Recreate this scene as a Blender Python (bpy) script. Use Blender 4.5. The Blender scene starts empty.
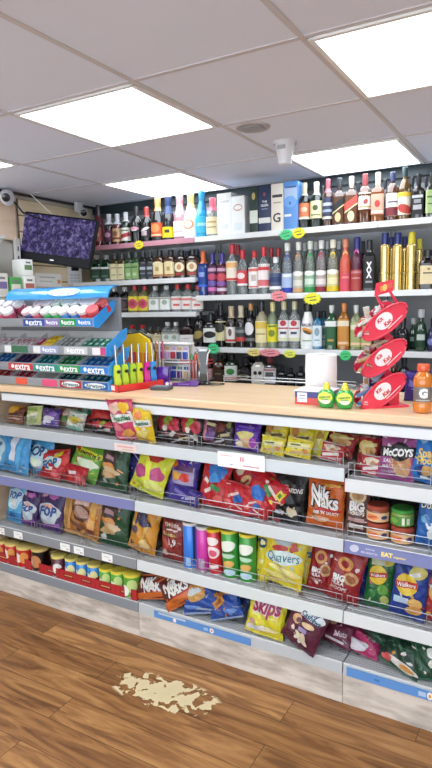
import bpy, bmesh, math, random
from mathutils import Matrix, Vector
from math import sin, cos, pi, radians
C = bpy.context.scene.collection
SC = bpy.context.scene
random.seed(7)

# ------------------------------------------------------------ camera, world, exposure
F_PX, PITCH, YAW, ROLL, EYE = 590.5, .135, .527, -.020, 1.56
fw = Vector((-sin(YAW)*cos(PITCH), cos(YAW)*cos(PITCH), -sin(PITCH)))
r0 = Vector((cos(YAW), sin(YAW), 0)); u0 = r0.cross(fw)
rt = r0*cos(ROLL)+u0*sin(ROLL); up = rt.cross(fw)
cam = bpy.data.cameras.new('camera'); co = bpy.data.objects.new('camera', cam); C.objects.link(co)
co.matrix_world = Matrix(((rt.x, up.x, -fw.x, 0), (rt.y, up.y, -fw.y, 0), (rt.z, up.z, -fw.z, EYE), (0, 0, 0, 1)))
cam.sensor_fit = 'VERTICAL'; cam.sensor_height = 24; cam.lens = 24*F_PX/768; cam.clip_start = .02
SC.camera = co
w = bpy.data.worlds.new('fill_world'); SC.world = w; w.use_nodes = True
w.node_tree.nodes['Background'].inputs[0].default_value = (.84, .93, 1, 1)
w.node_tree.nodes['Background'].inputs[1].default_value = 2.9  # even fill added through the open, unseen front, raised to brighten the ceiling
PANEL_STRENGTH = 6.0
SC.view_settings.view_transform = 'Standard'; SC.view_settings.look = 'None'
SC.view_settings.gamma = 1; SC.view_settings.use_curve_mapping = False
SC.view_settings.exposure = 0.42
SC.cycles.max_bounces = 10; SC.cycles.transparent_max_bounces = 16
SC.cycles.caustics_reflective = False; SC.cycles.caustics_refractive = False
SC.cycles.sample_clamp_indirect = 6

# ------------------------------------------------------------ materials
def lin(h):
    h = h.lstrip('#'); o = []
    for k in (0, 2, 4):
        c = int(h[k:k+2], 16)/255
        o.append(c/12.92 if c <= .04045 else ((c+.055)/1.055)**2.4)
    return (o[0], o[1], o[2], 1)
MATS = {}
def base_nodes(name):
    m = bpy.data.materials.new(name); m.use_nodes = True
    nt = m.node_tree; p = nt.nodes['Principled BSDF']
    return m, nt, p
def vary(nt, p, h, amt=.12, scale=8, rough=None, coords='Object'):
    """base colour broken up by a soft noise"""
    n = nt.nodes; l = nt.links
    tc = n.new('ShaderNodeTexCoord'); no = n.new('ShaderNodeTexNoise'); no.inputs['Scale'].default_value = scale
    no.inputs['Detail'].default_value = 4
    l.new(tc.outputs[coords], no.inputs['Vector'])
    mx = n.new('ShaderNodeMixRGB'); mx.blend_type = 'MULTIPLY'; mx.inputs[0].default_value = amt
    mx.inputs[1].default_value = lin(h); l.new(no.outputs[1], mx.inputs[2])
    l.new(mx.outputs[0], p.inputs['Base Color'])
    return tc, no
def foil(h):
    """printed plastic film: soft gloss with crinkles"""
    k = ('foil', h)
    if k not in MATS:
        m, nt, p = base_nodes('film_'+h.strip('#'))
        tc, no = vary(nt, p, h, .45, 38); no.inputs['Distortion'].default_value = .8
        p.inputs['Roughness'].default_value = .38; p.inputs['Specular IOR Level'].default_value = .35; p.inputs['Coat Weight'].default_value = .22; p.inputs['Coat Roughness'].default_value = .05
        n2 = nt.nodes.new('ShaderNodeTexNoise'); n2.inputs['Scale'].default_value = 26; n2.inputs['Distortion'].default_value = 1.5; n2.inputs['Detail'].default_value = 3
        nt.links.new(tc.outputs['Object'], n2.inputs['Vector'])
        b = nt.nodes.new('ShaderNodeBump'); b.inputs['Strength'].default_value = .8; b.inputs['Distance'].default_value = .012
        nt.links.new(n2.outputs[0], b.inputs['Height']); nt.links.new(b.outputs[0], p.inputs['Normal'])
        MATS[k] = m
    return MATS[k]
def paint(h, rough=.45, metal=0, coat=0, amt=.08, scale=6, spec=.5):
    k = ('p', h, rough, metal, coat, amt, scale)
    if k not in MATS:
        m, nt, p = base_nodes('surface_'+h.strip('#'))
        vary(nt, p, h, amt, scale)
        p.inputs['Roughness'].default_value = rough; p.inputs['Metallic'].default_value = metal
        p.inputs['Coat Weight'].default_value = coat; p.inputs['Specular IOR Level'].default_value = spec
        MATS[k] = m
    return MATS[k]
def gloss(h): return paint(h, .12, 0, .5, .05, 5)
def glass(h, density=.5):
    """thin tinted glass: see-through, tinted body and a sharp reflection"""
    k = ('g', h, density)
    if k not in MATS:
        m, nt, p = base_nodes('glass_'+h.strip('#')); n = nt.nodes; l = nt.links
        vary(nt, p, h, .1, 3); p.inputs['Roughness'].default_value = .05
        p.inputs['Coat Weight'].default_value = .6
        t = n.new('ShaderNodeBsdfTransparent'); t.inputs[0].default_value = lin(h)
        mx = n.new('ShaderNodeMixShader'); mx.inputs[0].default_value = density
        l.new(t.outputs[0], mx.inputs[1]); l.new(p.outputs[0], mx.inputs[2])
        g = n.new('ShaderNodeBsdfGlossy'); g.inputs['Roughness'].default_value = .04
        fr = n.new('ShaderNodeFresnel'); fr.inputs[0].default_value = 1.45
        m2 = n.new('ShaderNodeMixShader'); l.new(fr.outputs[0], m2.inputs[0]); l.new(mx.outputs[0], m2.inputs[1]); l.new(g.outputs[0], m2.inputs[2])
        l.new(m2.outputs[0], n['Material Output'].inputs[0])
        MATS[k] = m
    return MATS[k]
def emit(h, s):
    k = ('e', h, s)
    if k not in MATS:
        m, nt, p = base_nodes('lit_'+h.strip('#')); tc, no = vary(nt, p, h, .02, 2)
        p.inputs['Emission Color'].default_value = lin(h); p.inputs['Emission Strength'].default_value = s
        MATS[k] = m
    return MATS[k]
def metal(h='#c8cacb', r=.3): return paint(h, r, .9, 0, .1, 20)

def floor_mat():
    m, nt, p = base_nodes('wood_plank_floor'); n = nt.nodes; l = nt.links
    tc = n.new('ShaderNodeTexCoord')
    mp = n.new('ShaderNodeMapping'); mp.inputs['Location'].default_value = (.37, .03, 0); l.new(tc.outputs['Object'], mp.inputs[0])
    br = n.new('ShaderNodeTexBrick'); br.offset = .37; br.inputs['Scale'].default_value = 1
    br.inputs['Brick Width'].default_value = 1.25; br.inputs['Row Height'].default_value = .135
    br.inputs['Mortar Size'].default_value = .0012; br.inputs['Mortar Smooth'].default_value = .3; br.inputs['Bias'].default_value = 0
    br.inputs['Color1'].default_value = (0, 0, 0, 1); br.inputs['Color2'].default_value = (1, 1, 1, 1); br.inputs['Mortar'].default_value = (.5, .5, .5, 1)
    l.new(mp.outputs[0], br.inputs[0])
    sc_ = n.new('ShaderNodeMapping'); sc_.inputs['Scale'].default_value = (1.6, 13, 1); l.new(tc.outputs['Object'], sc_.inputs[0])
    off = n.new('ShaderNodeVectorMath'); off.operation = 'ADD'; l.new(sc_.outputs[0], off.inputs[0])
    cm = n.new('ShaderNodeVectorMath'); cm.operation = 'SCALE'; cm.inputs['Scale'].default_value = 9; l.new(br.outputs[0], cm.inputs[0]); l.new(cm.outputs[0], off.inputs[1])
    g = n.new('ShaderNodeTexNoise'); g.inputs['Scale'].default_value = 1.6; g.inputs['Detail'].default_value = 7; g.inputs['Distortion'].default_value = 1.3; g.inputs['Roughness'].default_value = .6
    l.new(off.outputs[0], g.inputs[0])
    cr = n.new('ShaderNodeValToRGB'); e = cr.color_ramp.elements
    e[0].position = .28; e[0].color = lin('#6e4a2a'); e[1].position = .74; e[1].color = lin('#c9985f')
    x = e.new(.43); x.color = lin('#936439'); x = e.new(.54); x.color = lin('#ad7b48')
    l.new(g.outputs[0], cr.inputs[0])
    mv = n.new('ShaderNodeMixRGB'); mv.blend_type = 'MULTIPLY'; mv.inputs[0].default_value = 1
    r2 = n.new('ShaderNodeValToRGB'); r2.color_ramp.elements[0].color = (.66, .6, .54, 1); r2.color_ramp.elements[1].color = (1.0, 1.0, 1.0, 1)
    l.new(br.outputs[0], r2.inputs[0]); l.new(cr.outputs[0], mv.inputs[1]); l.new(r2.outputs[0], mv.inputs[2])
    mo = n.new('ShaderNodeMixRGB'); l.new(br.outputs['Fac'], mo.inputs[0]); l.new(mv.outputs[0], mo.inputs[1]); mo.inputs[2].default_value = lin('#3a2210')
    # worn patch: cream underlay showing through, broken by noise inside a long ellipse
    pm = n.new('ShaderNodeMapping'); pm.vector_type = 'TEXTURE'
    pm.inputs['Location'].default_value = (-1.315, 1.79, 0); pm.inputs['Rotation'].default_value = (0, 0, .09); pm.inputs['Scale'].default_value = (.25, .1, 1)
    l.new(tc.outputs['Object'], pm.inputs[0])
    ln = n.new('ShaderNodeVectorMath'); ln.operation = 'LENGTH'; l.new(pm.outputs[0], ln.inputs[0])
    wn = n.new('ShaderNodeTexNoise'); wn.inputs['Scale'].default_value = 22; wn.inputs['Detail'].default_value = 5; wn.inputs['Distortion'].default_value = .6; l.new(tc.outputs['Object'], wn.inputs[0])
    a = n.new('ShaderNodeMath'); a.operation = 'MULTIPLY_ADD'; a.inputs[1].default_value = -.26; a.inputs[2].default_value = .75
    l.new(ln.outputs['Value'], a.inputs[0])
    s = n.new('ShaderNodeMath'); s.operation = 'ADD'; l.new(a.outputs[0], s.inputs[0]); l.new(wn.outputs[0], s.inputs[1])
    gt = n.new('ShaderNodeMapRange'); gt.inputs['From Min'].default_value = 1.055; gt.inputs['From Max'].default_value = 1.085; l.new(s.outputs[0], gt.inputs[0])
    gi = n.new('ShaderNodeMapRange'); gi.inputs['From Min'].default_value = 1.05; gi.inputs['From Max'].default_value = .95; l.new(ln.outputs['Value'], gi.inputs[0])
    mm = n.new('ShaderNodeMath'); mm.operation = 'MULTIPLY'; l.new(gt.outputs[0], mm.inputs[0]); l.new(gi.outputs[0], mm.inputs[1])
    mw = n.new('ShaderNodeMixRGB'); l.new(mm.outputs[0], mw.inputs[0]); l.new(mo.outputs[0], mw.inputs[1]); mw.inputs[2].default_value = lin('#d8c79c')
    l.new(mw.outputs[0], p.inputs['Base Color'])
    p.inputs['Roughness'].default_value = .42
    bp = n.new('ShaderNodeBump'); bp.inputs['Strength'].default_value = .15; bp.inputs['Distance'].default_value = .004; l.new(g.outputs[0], bp.inputs['Height']); l.new(bp.outputs[0], p.inputs['Normal'])
    return m
def laminate(h1, h2, scale=(1.2, 22, 22), rough=.35, name='laminate'):
    m, nt, p = base_nodes(name); n = nt.nodes; l = nt.links
    tc = n.new('ShaderNodeTexCoord'); mp = n.new('ShaderNodeMapping'); mp.inputs['Scale'].default_value = scale; l.new(tc.outputs['Object'], mp.inputs[0])
    g = n.new('ShaderNodeTexNoise'); g.inputs['Scale'].default_value = 2; g.inputs['Detail'].default_value = 6; l.new(mp.outputs[0], g.inputs[0])
    cr = n.new('ShaderNodeValToRGB'); cr.color_ramp.elements[0].position = .3; cr.color_ramp.elements[1].position = .7
    cr.color_ramp.elements[0].color = lin(h1); cr.color_ramp.elements[1].color = lin(h2); l.new(g.outputs[0], cr.inputs[0])
    l.new(cr.outputs[0], p.inputs['Base Color']); p.inputs['Roughness'].default_value = rough
    return m
def plinth_mat():
    m, nt, p = base_nodes('scuffed_plinth'); n = nt.nodes; l = nt.links
    tc = n.new('ShaderNodeTexCoord'); mp = n.new('ShaderNodeMapping'); mp.inputs['Scale'].default_value = (2, 1, 9); l.new(tc.outputs['Object'], mp.inputs[0])
    g = n.new('ShaderNodeTexNoise'); g.inputs['Scale'].default_value = 3; g.inputs['Detail'].default_value = 8; l.new(mp.outputs[0], g.inputs[0])
    cr = n.new('ShaderNodeValToRGB'); e = cr.color_ramp.elements; e[0].position = .32; e[0].color = lin('#a69c92'); e[1].position = .6; e[1].color = lin('#d9d0c6')
    l.new(g.outputs[0], cr.inputs[0])
    v = n.new('ShaderNodeTexVoronoi'); v.inputs['Scale'].default_value = 9; l.new(mp.outputs[0], v.inputs[0])
    t = n.new('ShaderNodeMath'); t.operation = 'LESS_THAN'; t.inputs[1].default_value = .07; l.new(v.outputs[0], t.inputs[0])
    mx = n.new('ShaderNodeMixRGB'); l.new(t.outputs[0], mx.inputs[0]); l.new(cr.outputs[0], mx.inputs[1]); mx.inputs[2].default_value = lin('#6d625a')
    l.new(mx.outputs[0], p.inputs['Base Color']); p.inputs['Roughness'].default_value = .5
    return m
def screen_mat():
    m, nt, p = base_nodes('cctv_screen'); n = nt.nodes; l = nt.links
    tc = n.new('ShaderNodeTexCoord')
    vo = n.new('ShaderNodeTexVoronoi'); vo.inputs['Scale'].default_value = 45; l.new(tc.outputs['Object'], vo.inputs[0])
    no = n.new('ShaderNodeTexNoise'); no.inputs['Scale'].default_value = 32; no.inputs['Detail'].default_value = 10; no.inputs['Roughness'].default_value = .7; no.inputs['Distortion'].default_value = .8; l.new(tc.outputs['Object'], no.inputs[0])
    mx = n.new('ShaderNodeMixRGB'); mx.inputs[0].default_value = .9; l.new(vo.outputs['Distance'], mx.inputs[1]); l.new(no.outputs[0], mx.inputs[2])
    cr = n.new('ShaderNodeValToRGB'); e = cr.color_ramp.elements; e[0].position = .38; e[0].color = lin('#14102a'); e[1].position = .66; e[1].color = lin('#9a8cc4')
    x = e.new(.5); x.color = lin('#3a3068'); l.new(mx.outputs[0], cr.inputs[0])
    p.inputs['Base Color'].default_value = lin('#101018'); p.inputs['Roughness'].default_value = .6; p.inputs['Specular IOR Level'].default_value = .15
    l.new(cr.outputs[0], p.inputs['Emission Color']); p.inputs['Emission Strength'].default_value = .6
    return m

# ------------------------------------------------------------ mesh building
class M:
    def __init__(s): s.v = []; s.f = []; s.mi = []; s.sm = []; s.mats = []
    def m(s, mat):
        if mat not in s.mats: s.mats.append(mat)
        return s.mats.index(mat)
    def add(s, verts, faces, mat, smooth=False, mx=None):
        o = len(s.v); k = s.m(mat)
        for p in verts:
            p = Vector(p)
            s.v.append(mx @ p if mx else p)
        for f in faces: s.f.append([o+i for i in f]); s.mi.append(k); s.sm.append(smooth)
        return s
    def box(s, x0, x1, y0, y1, z0, z1, mat, mx=None, b=0):
        if b <= 0:
            vs = [(x, y, z) for x in (x0, x1) for y in (y0, y1) for z in (z0, z1)]
            fs = [(0, 1, 3, 2), (4, 6, 7, 5), (0, 4, 5, 1), (2, 3, 7, 6), (0, 2, 6, 4), (1, 5, 7, 3)]
            return s.add(vs, fs, mat, False, mx)
        bm = bmesh.new(); bmesh.ops.create_cube(bm, size=1)
        for v in bm.verts: v.co = Vector(((x0+x1)/2+v.co.x*(x1-x0), (y0+y1)/2+v.co.y*(y1-y0), (z0+z1)/2+v.co.z*(z1-z0)))
        bmesh.ops.bevel(bm, geom=bm.edges[:], offset=b, segments=2, affect='EDGES', profile=.6)
        bm.verts.index_update()
        s.add([v.co.copy() for v in bm.verts], [[v.index for v in f.verts] for f in bm.faces], mat, False, mx); bm.free()
        return s
    def lathe(s, prof, mat, n=20, sq=0, mx=None, c=(0, 0), cap=True):
        vs = []; fs = []
        for r, z in prof:
            for k in range(n):
                a = 2*pi*(k+.5)/n; q = 1
                if sq: q = (abs(cos(a))**sq+abs(sin(a))**sq)**(-1/sq)
                vs.append((c[0]+r*q*cos(a), c[1]+r*q*sin(a), z))
        for i in range(len(prof)-1):
            for k in range(n):
                k2 = (k+1) % n; fs.append((i*n+k, i*n+k2, (i+1)*n+k2, (i+1)*n+k))
        if cap: fs.append(tuple(range(n))[::-1]); fs.append(tuple((len(prof)-1)*n+k for k in range(n)))
        return s.add(vs, fs, mat, True, mx)
    def tube(s, pts, r, mat, n=6):
        pts = [Vector(p) for p in pts]; vs = []; fs = []
        for i, p in enumerate(pts):
            d = (pts[min(i+1, len(pts)-1)]-pts[max(i-1, 0)]).normalized()
            a = d.cross(Vector((0, 0, 1)));
            if a.length < 1e-3: a = d.cross(Vector((1, 0, 0)))
            a.normalize(); b = d.cross(a)
            for k in range(n): t = 2*pi*k/n; vs.append(p+a*(r*cos(t))+b*(r*sin(t)))
        for i in range(len(pts)-1):
            for k in range(n): k2 = (k+1) % n; fs.append((i*n+k, i*n+k2, (i+1)*n+k2, (i+1)*n+k))
        fs.append(tuple(range(n))[::-1]); fs.append(tuple((len(pts)-1)*n+k for k in range(n)))
        return s.add(vs, fs, mat, True)
    def prism(s, poly, axis, a, b, mat, mx=None):
        """poly of 2D points extruded along axis 'x','y' or 'z' from a to b"""
        def P(u, v, t): return {'x': (t, u, v), 'y': (u, t, v), 'z': (u, v, t)}[axis]
        n = len(poly); vs = [P(u, v, a) for u, v in poly]+[P(u, v, b) for u, v in poly]
        fs = [tuple(range(n))[::-1], tuple(range(n, 2*n))]+[(i, (i+1) % n, n+(i+1) % n, n+i) for i in range(n)]
        return s.add(vs, fs, mat, False, mx)
    def build(s, name, parent=None, loc=None):
        me = bpy.data.meshes.new(name); me.from_pydata([tuple(v) for v in s.v], [], s.f)
        for m_ in s.mats: me.materials.append(m_)
        me.polygons.foreach_set('material_index', s.mi); me.polygons.foreach_set('use_smooth', s.sm)
        bm = bmesh.new(); bm.from_mesh(me); bmesh.ops.recalc_face_normals(bm, faces=bm.faces[:]) if not getattr(s, 'keep', 0) else None
        bm.to_mesh(me); bm.free(); me.update()
        if any(s.sm):
            try: me.set_sharp_from_angle(angle=radians(40))
            except Exception: pass
        o = bpy.data.objects.new(name, me); C.objects.link(o)
        if loc: o.location = loc
        if parent: o.parent = parent
        return o
def empty(name, loc=(0, 0, 0), rz=0):
    o = bpy.data.objects.new(name, None); C.objects.link(o); o.location = loc; o.rotation_euler = (0, 0, rz); o.empty_display_size = .05
    return o
def tag(o, label, cat, group=None):
    o['label'] = label; o['category'] = cat
    if group: o['group'] = group
    return o
def struct(o): o['kind'] = 'structure'; return o
def copy_tree(o, parent=None):
    c = o.copy(); C.objects.link(c); c.parent = parent
    for ch in KIDS.get(o.name, []): copy_tree(bpy.data.objects[ch], c)
    return c
KIDS = {}
def remember(o):
    KIDS[o.name] = [x.name for x in bpy.data.objects if x.parent == o]
    for x in KIDS[o.name]: remember(bpy.data.objects[x])

# flat lettering, cached
TXT = {}
def text_mesh(t, bold=.02, shear=0):
    k = (t, bold, shear)
    if k not in TXT:
        cu = bpy.data.curves.new('lettering', 'FONT'); cu.body = t; cu.offset = bold; cu.shear = shear; cu.resolution_u = 2
        cu.align_x = 'CENTER'; cu.align_y = 'CENTER'
        ob = bpy.data.objects.new('lettering', cu); C.objects.link(ob)
        for b_try in (bold, bold*.7, bold*.4, .004, 0):       # a heavy outline can break a glyph: thin it until it fills
            cu.offset = b_try
            dg = bpy.context.evaluated_depsgraph_get(); me = ob.evaluated_get(dg).to_mesh()
            ys = [v.co.y for v in me.vertices]; xs = [v.co.x for v in me.vertices]
            if max(ys)-min(ys) < 1.35 and max(xs)-min(xs) < .95*len(t)+.3: break
            ob.evaluated_get(dg).to_mesh_clear()
        vs = [v.co.copy() for v in me.vertices]; fs = [list(p.vertices) for p in me.polygons]
        ob.evaluated_get(dg).to_mesh_clear(); bpy.data.objects.remove(ob); bpy.data.curves.remove(cu)
        bm = bmesh.new(); bvs = [bm.verts.new(v) for v in vs]
        for f in fs:
            try: bm.faces.new([bvs[i] for i in f])
            except ValueError: pass
        bmesh.ops.triangulate(bm, faces=bm.faces[:]); lim = max(.12, (max(v.x for v in vs)-min(v.x for v in vs))*.05)
        for _ in range(3):
            ed = [e for e in bm.edges if e.calc_length() > lim]
            if not ed: break
            bmesh.ops.subdivide_edges(bm, edges=ed, cuts=1); bmesh.ops.triangulate(bm, faces=bm.faces[:])
        bm.verts.index_update(); vs = [v.co.copy() for v in bm.verts]; fs = [[v.index for v in f.verts] for f in bm.faces]; bm.free()
        x0 = min(v.x for v in vs); x1 = max(v.x for v in vs); y0 = min(v.y for v in vs); y1 = max(v.y for v in vs); W = x1-x0
        TXT[k] = ([((v.x-(x0+x1)/2)/W, (v.y-(y0+y1)/2)/W) for v in vs], fs, (y1-y0)/W)
    return TXT[k]
def prints(mm, spec, S, asp, matf=foil, off0=.0018, doff=.0006, wob=0):
    """lay printed shapes on a surface. S(u,v,off)->point, u and v in -.5..5; asp = height/width of the surface"""
    for i, q in enumerate(spec):
        off = off0+doff*i; t = q[0]
        if t == 'e':
            _, cu, cv, ru, rv, col = q[:6]; rot = radians(q[6]) if len(q) > 6 else 0
            vs = [S(cu, cv, off)]; fs = []; n = 22
            nr = max(2, math.ceil(max(ru, rv)/.045))
            for ring in [(q_+1)/nr for q_ in range(nr)]:
                for k in range(n):
                    a = 2*pi*k/n; wb = ring*(1+wob*(sin(3*a+i*2.1)+.7*sin(5*a+i*4.3+cu*9))); x = ru*wb*cos(a); y = rv*asp*wb*sin(a)
                    xr = x*cos(rot)-y*sin(rot); yr = (x*sin(rot)+y*cos(rot))/asp
                    vs.append(S(cu+xr, cv+yr, off))
            for k in range(n):
                k2 = (k+1) % n; fs.append((0, 1+k, 1+k2)); fs += [(1+j*n+k, 1+(j+1)*n+k, 1+(j+1)*n+k2, 1+j*n+k2) for j in range(nr-1)]
            mm.add(vs, fs, matf(col), True)
        elif t == 'r':
            _, cu, cv, wu, hv, col = q[:6]; rot = radians(q[6]) if len(q) > 6 else 0
            nx, ny = max(2, math.ceil(wu/.045)), max(2, math.ceil(hv/.05)); vs = []
            for j in range(ny+1):
                for k in range(nx+1):
                    x = (k/nx-.5)*wu; y = (j/ny-.5)*hv*asp
                    xr = x*cos(rot)-y*sin(rot); yr = (x*sin(rot)+y*cos(rot))/asp
                    vs.append(S(max(-.49, min(.49, cu+xr)), max(-.5, min(.5, cv+yr)), off))
            fs = [(j*(nx+1)+k, j*(nx+1)+k+1, (j+1)*(nx+1)+k+1, (j+1)*(nx+1)+k) for j in range(ny) for k in range(nx)]
            mm.add(vs, fs, matf(col), True)
        elif t == 't':
            _, s_, cu, cv, wu, col = q[:6]; rot = radians(q[6]) if len(q) > 6 else 0
            bold = q[7] if len(q) > 7 else .02; hs = q[8] if len(q) > 8 else 1
            vs0, fs, _a = text_mesh(s_, bold, .15 if rot else 0)
            vs = []
            for x, y in vs0:
                x *= wu; y *= wu*hs; xr = x*cos(rot)-y*sin(rot); yr = (x*sin(rot)+y*cos(rot))/asp
                vs.append(S(cu+xr, cv+yr, off+.0012 if off > .001 else off+.0003))
            mm.add(vs, fs, matf(col), False)

# ------------------------------------------------------------ the setting
X0, X1 = -3.09, 2.6; YBK = 3.53; CE = 2.301; YF = -2.6
m_ = M().box(X0-.1, X1+.1, YF, YBK+.1, -.05, 0, floor_mat()); struct(m_.build('floor'))
ceil_m = paint('#e6ecfe', .8, 0, 0, .03, 2.5)
m_ = M().box(X0-.1, X1+.1, YF, YBK+.1, CE, CE+.05, ceil_m); struct(m_.build('ceiling'))
m_ = M().box(X0-.1, X1+.1, YBK, YBK+.1, 0, CE, paint('#56595c', .7)); struct(m_.build('wall_back'))
sl = laminate('#d9c4a2', '#e6d5b6', (1.5, 1.5, 14), .5, 'slatwall_laminate')
m_ = M()
m_.box(X0-.1, X0, YF, YBK, 0, CE, paint('#cfc6b8', .7)); struct(m_.build('wall_left'))
m_ = M().box(X1, X1+.1, YF, YBK, 0, CE, paint('#d8d4cc', .7)); struct(m_.build('wall_right'))
m_ = M(); m_.box(X0, X0+.02, 2.2, YBK-.02, CE-.018, CE-.001, paint('#2c2e33', .5)); struct(m_.build('trim_1'))
m_ = M(); m_.box(X0, X1, YBK-.02, YBK, CE-.06, CE-.001, paint('#26343a', .5)); struct(m_.build('trim_2'))
# suspended ceiling grid, 600 mm module
GX, GY = -1.869, 1.672
bar = paint('#cfcbd0', .55, 0, 0, .04, 3)
m_ = M()
for i in range(-3, 8):
    x = GX+.6*i
    if X0 < x < X1: m_.box(x-.009, x+.009, YF, YBK, CE-.0035, CE, bar)
for j in range(-8, 4):
    y = GY+.6*j
    if YF < y < YBK: m_.box(X0, X1, y-.009, y+.009, CE-.003, CE, bar)
struct(m_.build('trim_3'))
# lit ceiling panels
LN = {(0, 0): 'large lit ceiling panel near the top of the picture over the shop floor', (2, 0): 'large lit ceiling panel nearest the camera, over the right shelving joint',
      (-2, 0): 'lit ceiling panel over the camera dome by the cream wall', (-1, 2): 'lit ceiling panel over the fizz bottles', (1, 2): 'lit ceiling panel over the amber whiskies'}
proto = None
for (i, j) in [(0, 0), (2, 0), (-2, 0), (-1, 2), (1, 2), (4, 0), (3, 2), (-1, -2), (1, -2), (3, -2), (0, -4), (2, -4), (-2, -4)]:
    cx, cy = GX+.6*i+.3, GY+.6*j+.3
    if cx-.3 < X0: cx = X0+.3+.012
    if proto is None:
        proto = empty('ceiling_light', (cx, cy, CE))
        f = M(); a = .288
        for k in range(4):
            mx = Matrix.Rotation(k*pi/2, 4, 'Z'); f.box(-a, a, -a, -a+.016, -.009, 0, paint('#f2f2f2', .4), mx)
        f.build('frame', proto)
        d = M(); d.box(-a+.016, a-.016, -a+.016, a-.016, -.006, -.002, emit('#edf6ff', PANEL_STRENGTH)); d.build('diffuser', proto); remember(proto); o = proto
    else:
        o = copy_tree(proto); o.location = (cx, cy, CE)
    tag(o, LN.get((i, j), 'square lit ceiling panel behind or beside the camera, out of the picture'), 'ceiling light', 'square lit panels in the ceiling')
# ceiling fittings
t = empty('ceiling_sensor', (-1.15, 2.66, CE)); tag(t, 'white tapered sensor hanging under the ceiling beside the lit panel', 'sensor')
wm = paint('#dcdde2', .4)
m_ = M(); m_.lathe([(.05, -.004), (.055, -.012), (.055, 0)], wm, 24); m_.build('base', t)
m_ = M(); m_.lathe([(.018, -.105), (.03, -.1), (.034, -.07), (.046, -.02), (.048, -.004)], wm, 24); m_.build('body', t)
m_ = M(); m_.box(-.02, .02, -.05, -.042, -.04, -.022, paint('#a8aab2', .3), None, .003); m_.build('lens', t)
t = empty('air_vent', (-1.17, 2.365, CE)); tag(t, 'small flat round vent flush in the ceiling', 'vent')
m_ = M(); m_.lathe([(.062, -.003), (.07, -.006), (.075, 0)], paint('#b9b5b8', .5), 28); m_.build('rim', t)
m_ = M()
for k in range(4): m_.box(-.045, .045, -.035+.02*k, -.027+.02*k, -.009, -.003, paint('#a29ea2', .5))
m_.build('grille', t)

# ------------------------------------------------------------ back wall shelving
white = paint('#e6e8e8', .35, 0, .1, .05, 3); grey_p = paint('#84868a', .55, 0, 0, .1, 2); under = paint('#b9bbbc', .5)
def back_bay(name, label, xa, xb, levels, strip=None, back='#84868a'):
    r = empty(name, ((xa+xb)/2, 3.5, 0)); tag(r, label, 'shelving', 'shelving along the back wall'); ox = (xa+xb)/2
    X = lambda x: x-ox
    m = M(); m.box(X(xa), X(xb), .005, .02, .1, 2.2, paint(back, .55, 0, 0, .1, 2)); m.build('back_panel', r)
    for x in (xa+.012, xb-.012):
        m = M(); m.box(X(x)-.011, X(x)+.011, -.018, .004, .1, 2.2, paint('#9a9c9f', .45))
        for k in range(30): m.box(X(x)-.004, X(x)+.004, -.0195, -.018, .2+k*.065, .225+k*.065, paint('#3a3b3e', .6))
        m.build('upright', r)
    for z, y0 in levels:
        m = M(); m.box(X(xa)+.001, X(xb)-.001, y0-3.5+.014, -.02, z-.022, z, white)
        s = m.build('shelf', r)
        m = M(); col = strip if (strip and z > 1.9) else None
        m.box(X(xa)+.001, X(xb)-.001, y0-3.5, y0-3.5+.013, z-.03, z+.002, paint(col, .4) if col else white, None, .002)
        m.build('price_strip', s)
    m = M(); m.box(X(xa)+.001, X(xb)-.001, 3.2-3.5, 0, .02, .12, white); m.build('base', r)
    return r
lv = [(1.972, 3.2), (1.727, 3.2), (1.511, 3.2), (1.288, 3.2), (1.06, 3.2)]
back_bay('wall_shelving', 'back shelving bay full of half bottles beside the cream wall', -3.03, -2.0, lv, '#c98d9c')
lv = [(1.972, 3.2), (1.611, 3.2), (1.288, 3.2), (1.06, 3.2)]
back_bay('wall_shelving', 'middle back shelving bay holding vodkas and dark liqueurs', -1.998, -.856, lv)
back_bay('wall_shelving', 'back shelving bay holding the gold bottles behind the red rack', -.854, .3, lv)

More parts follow.
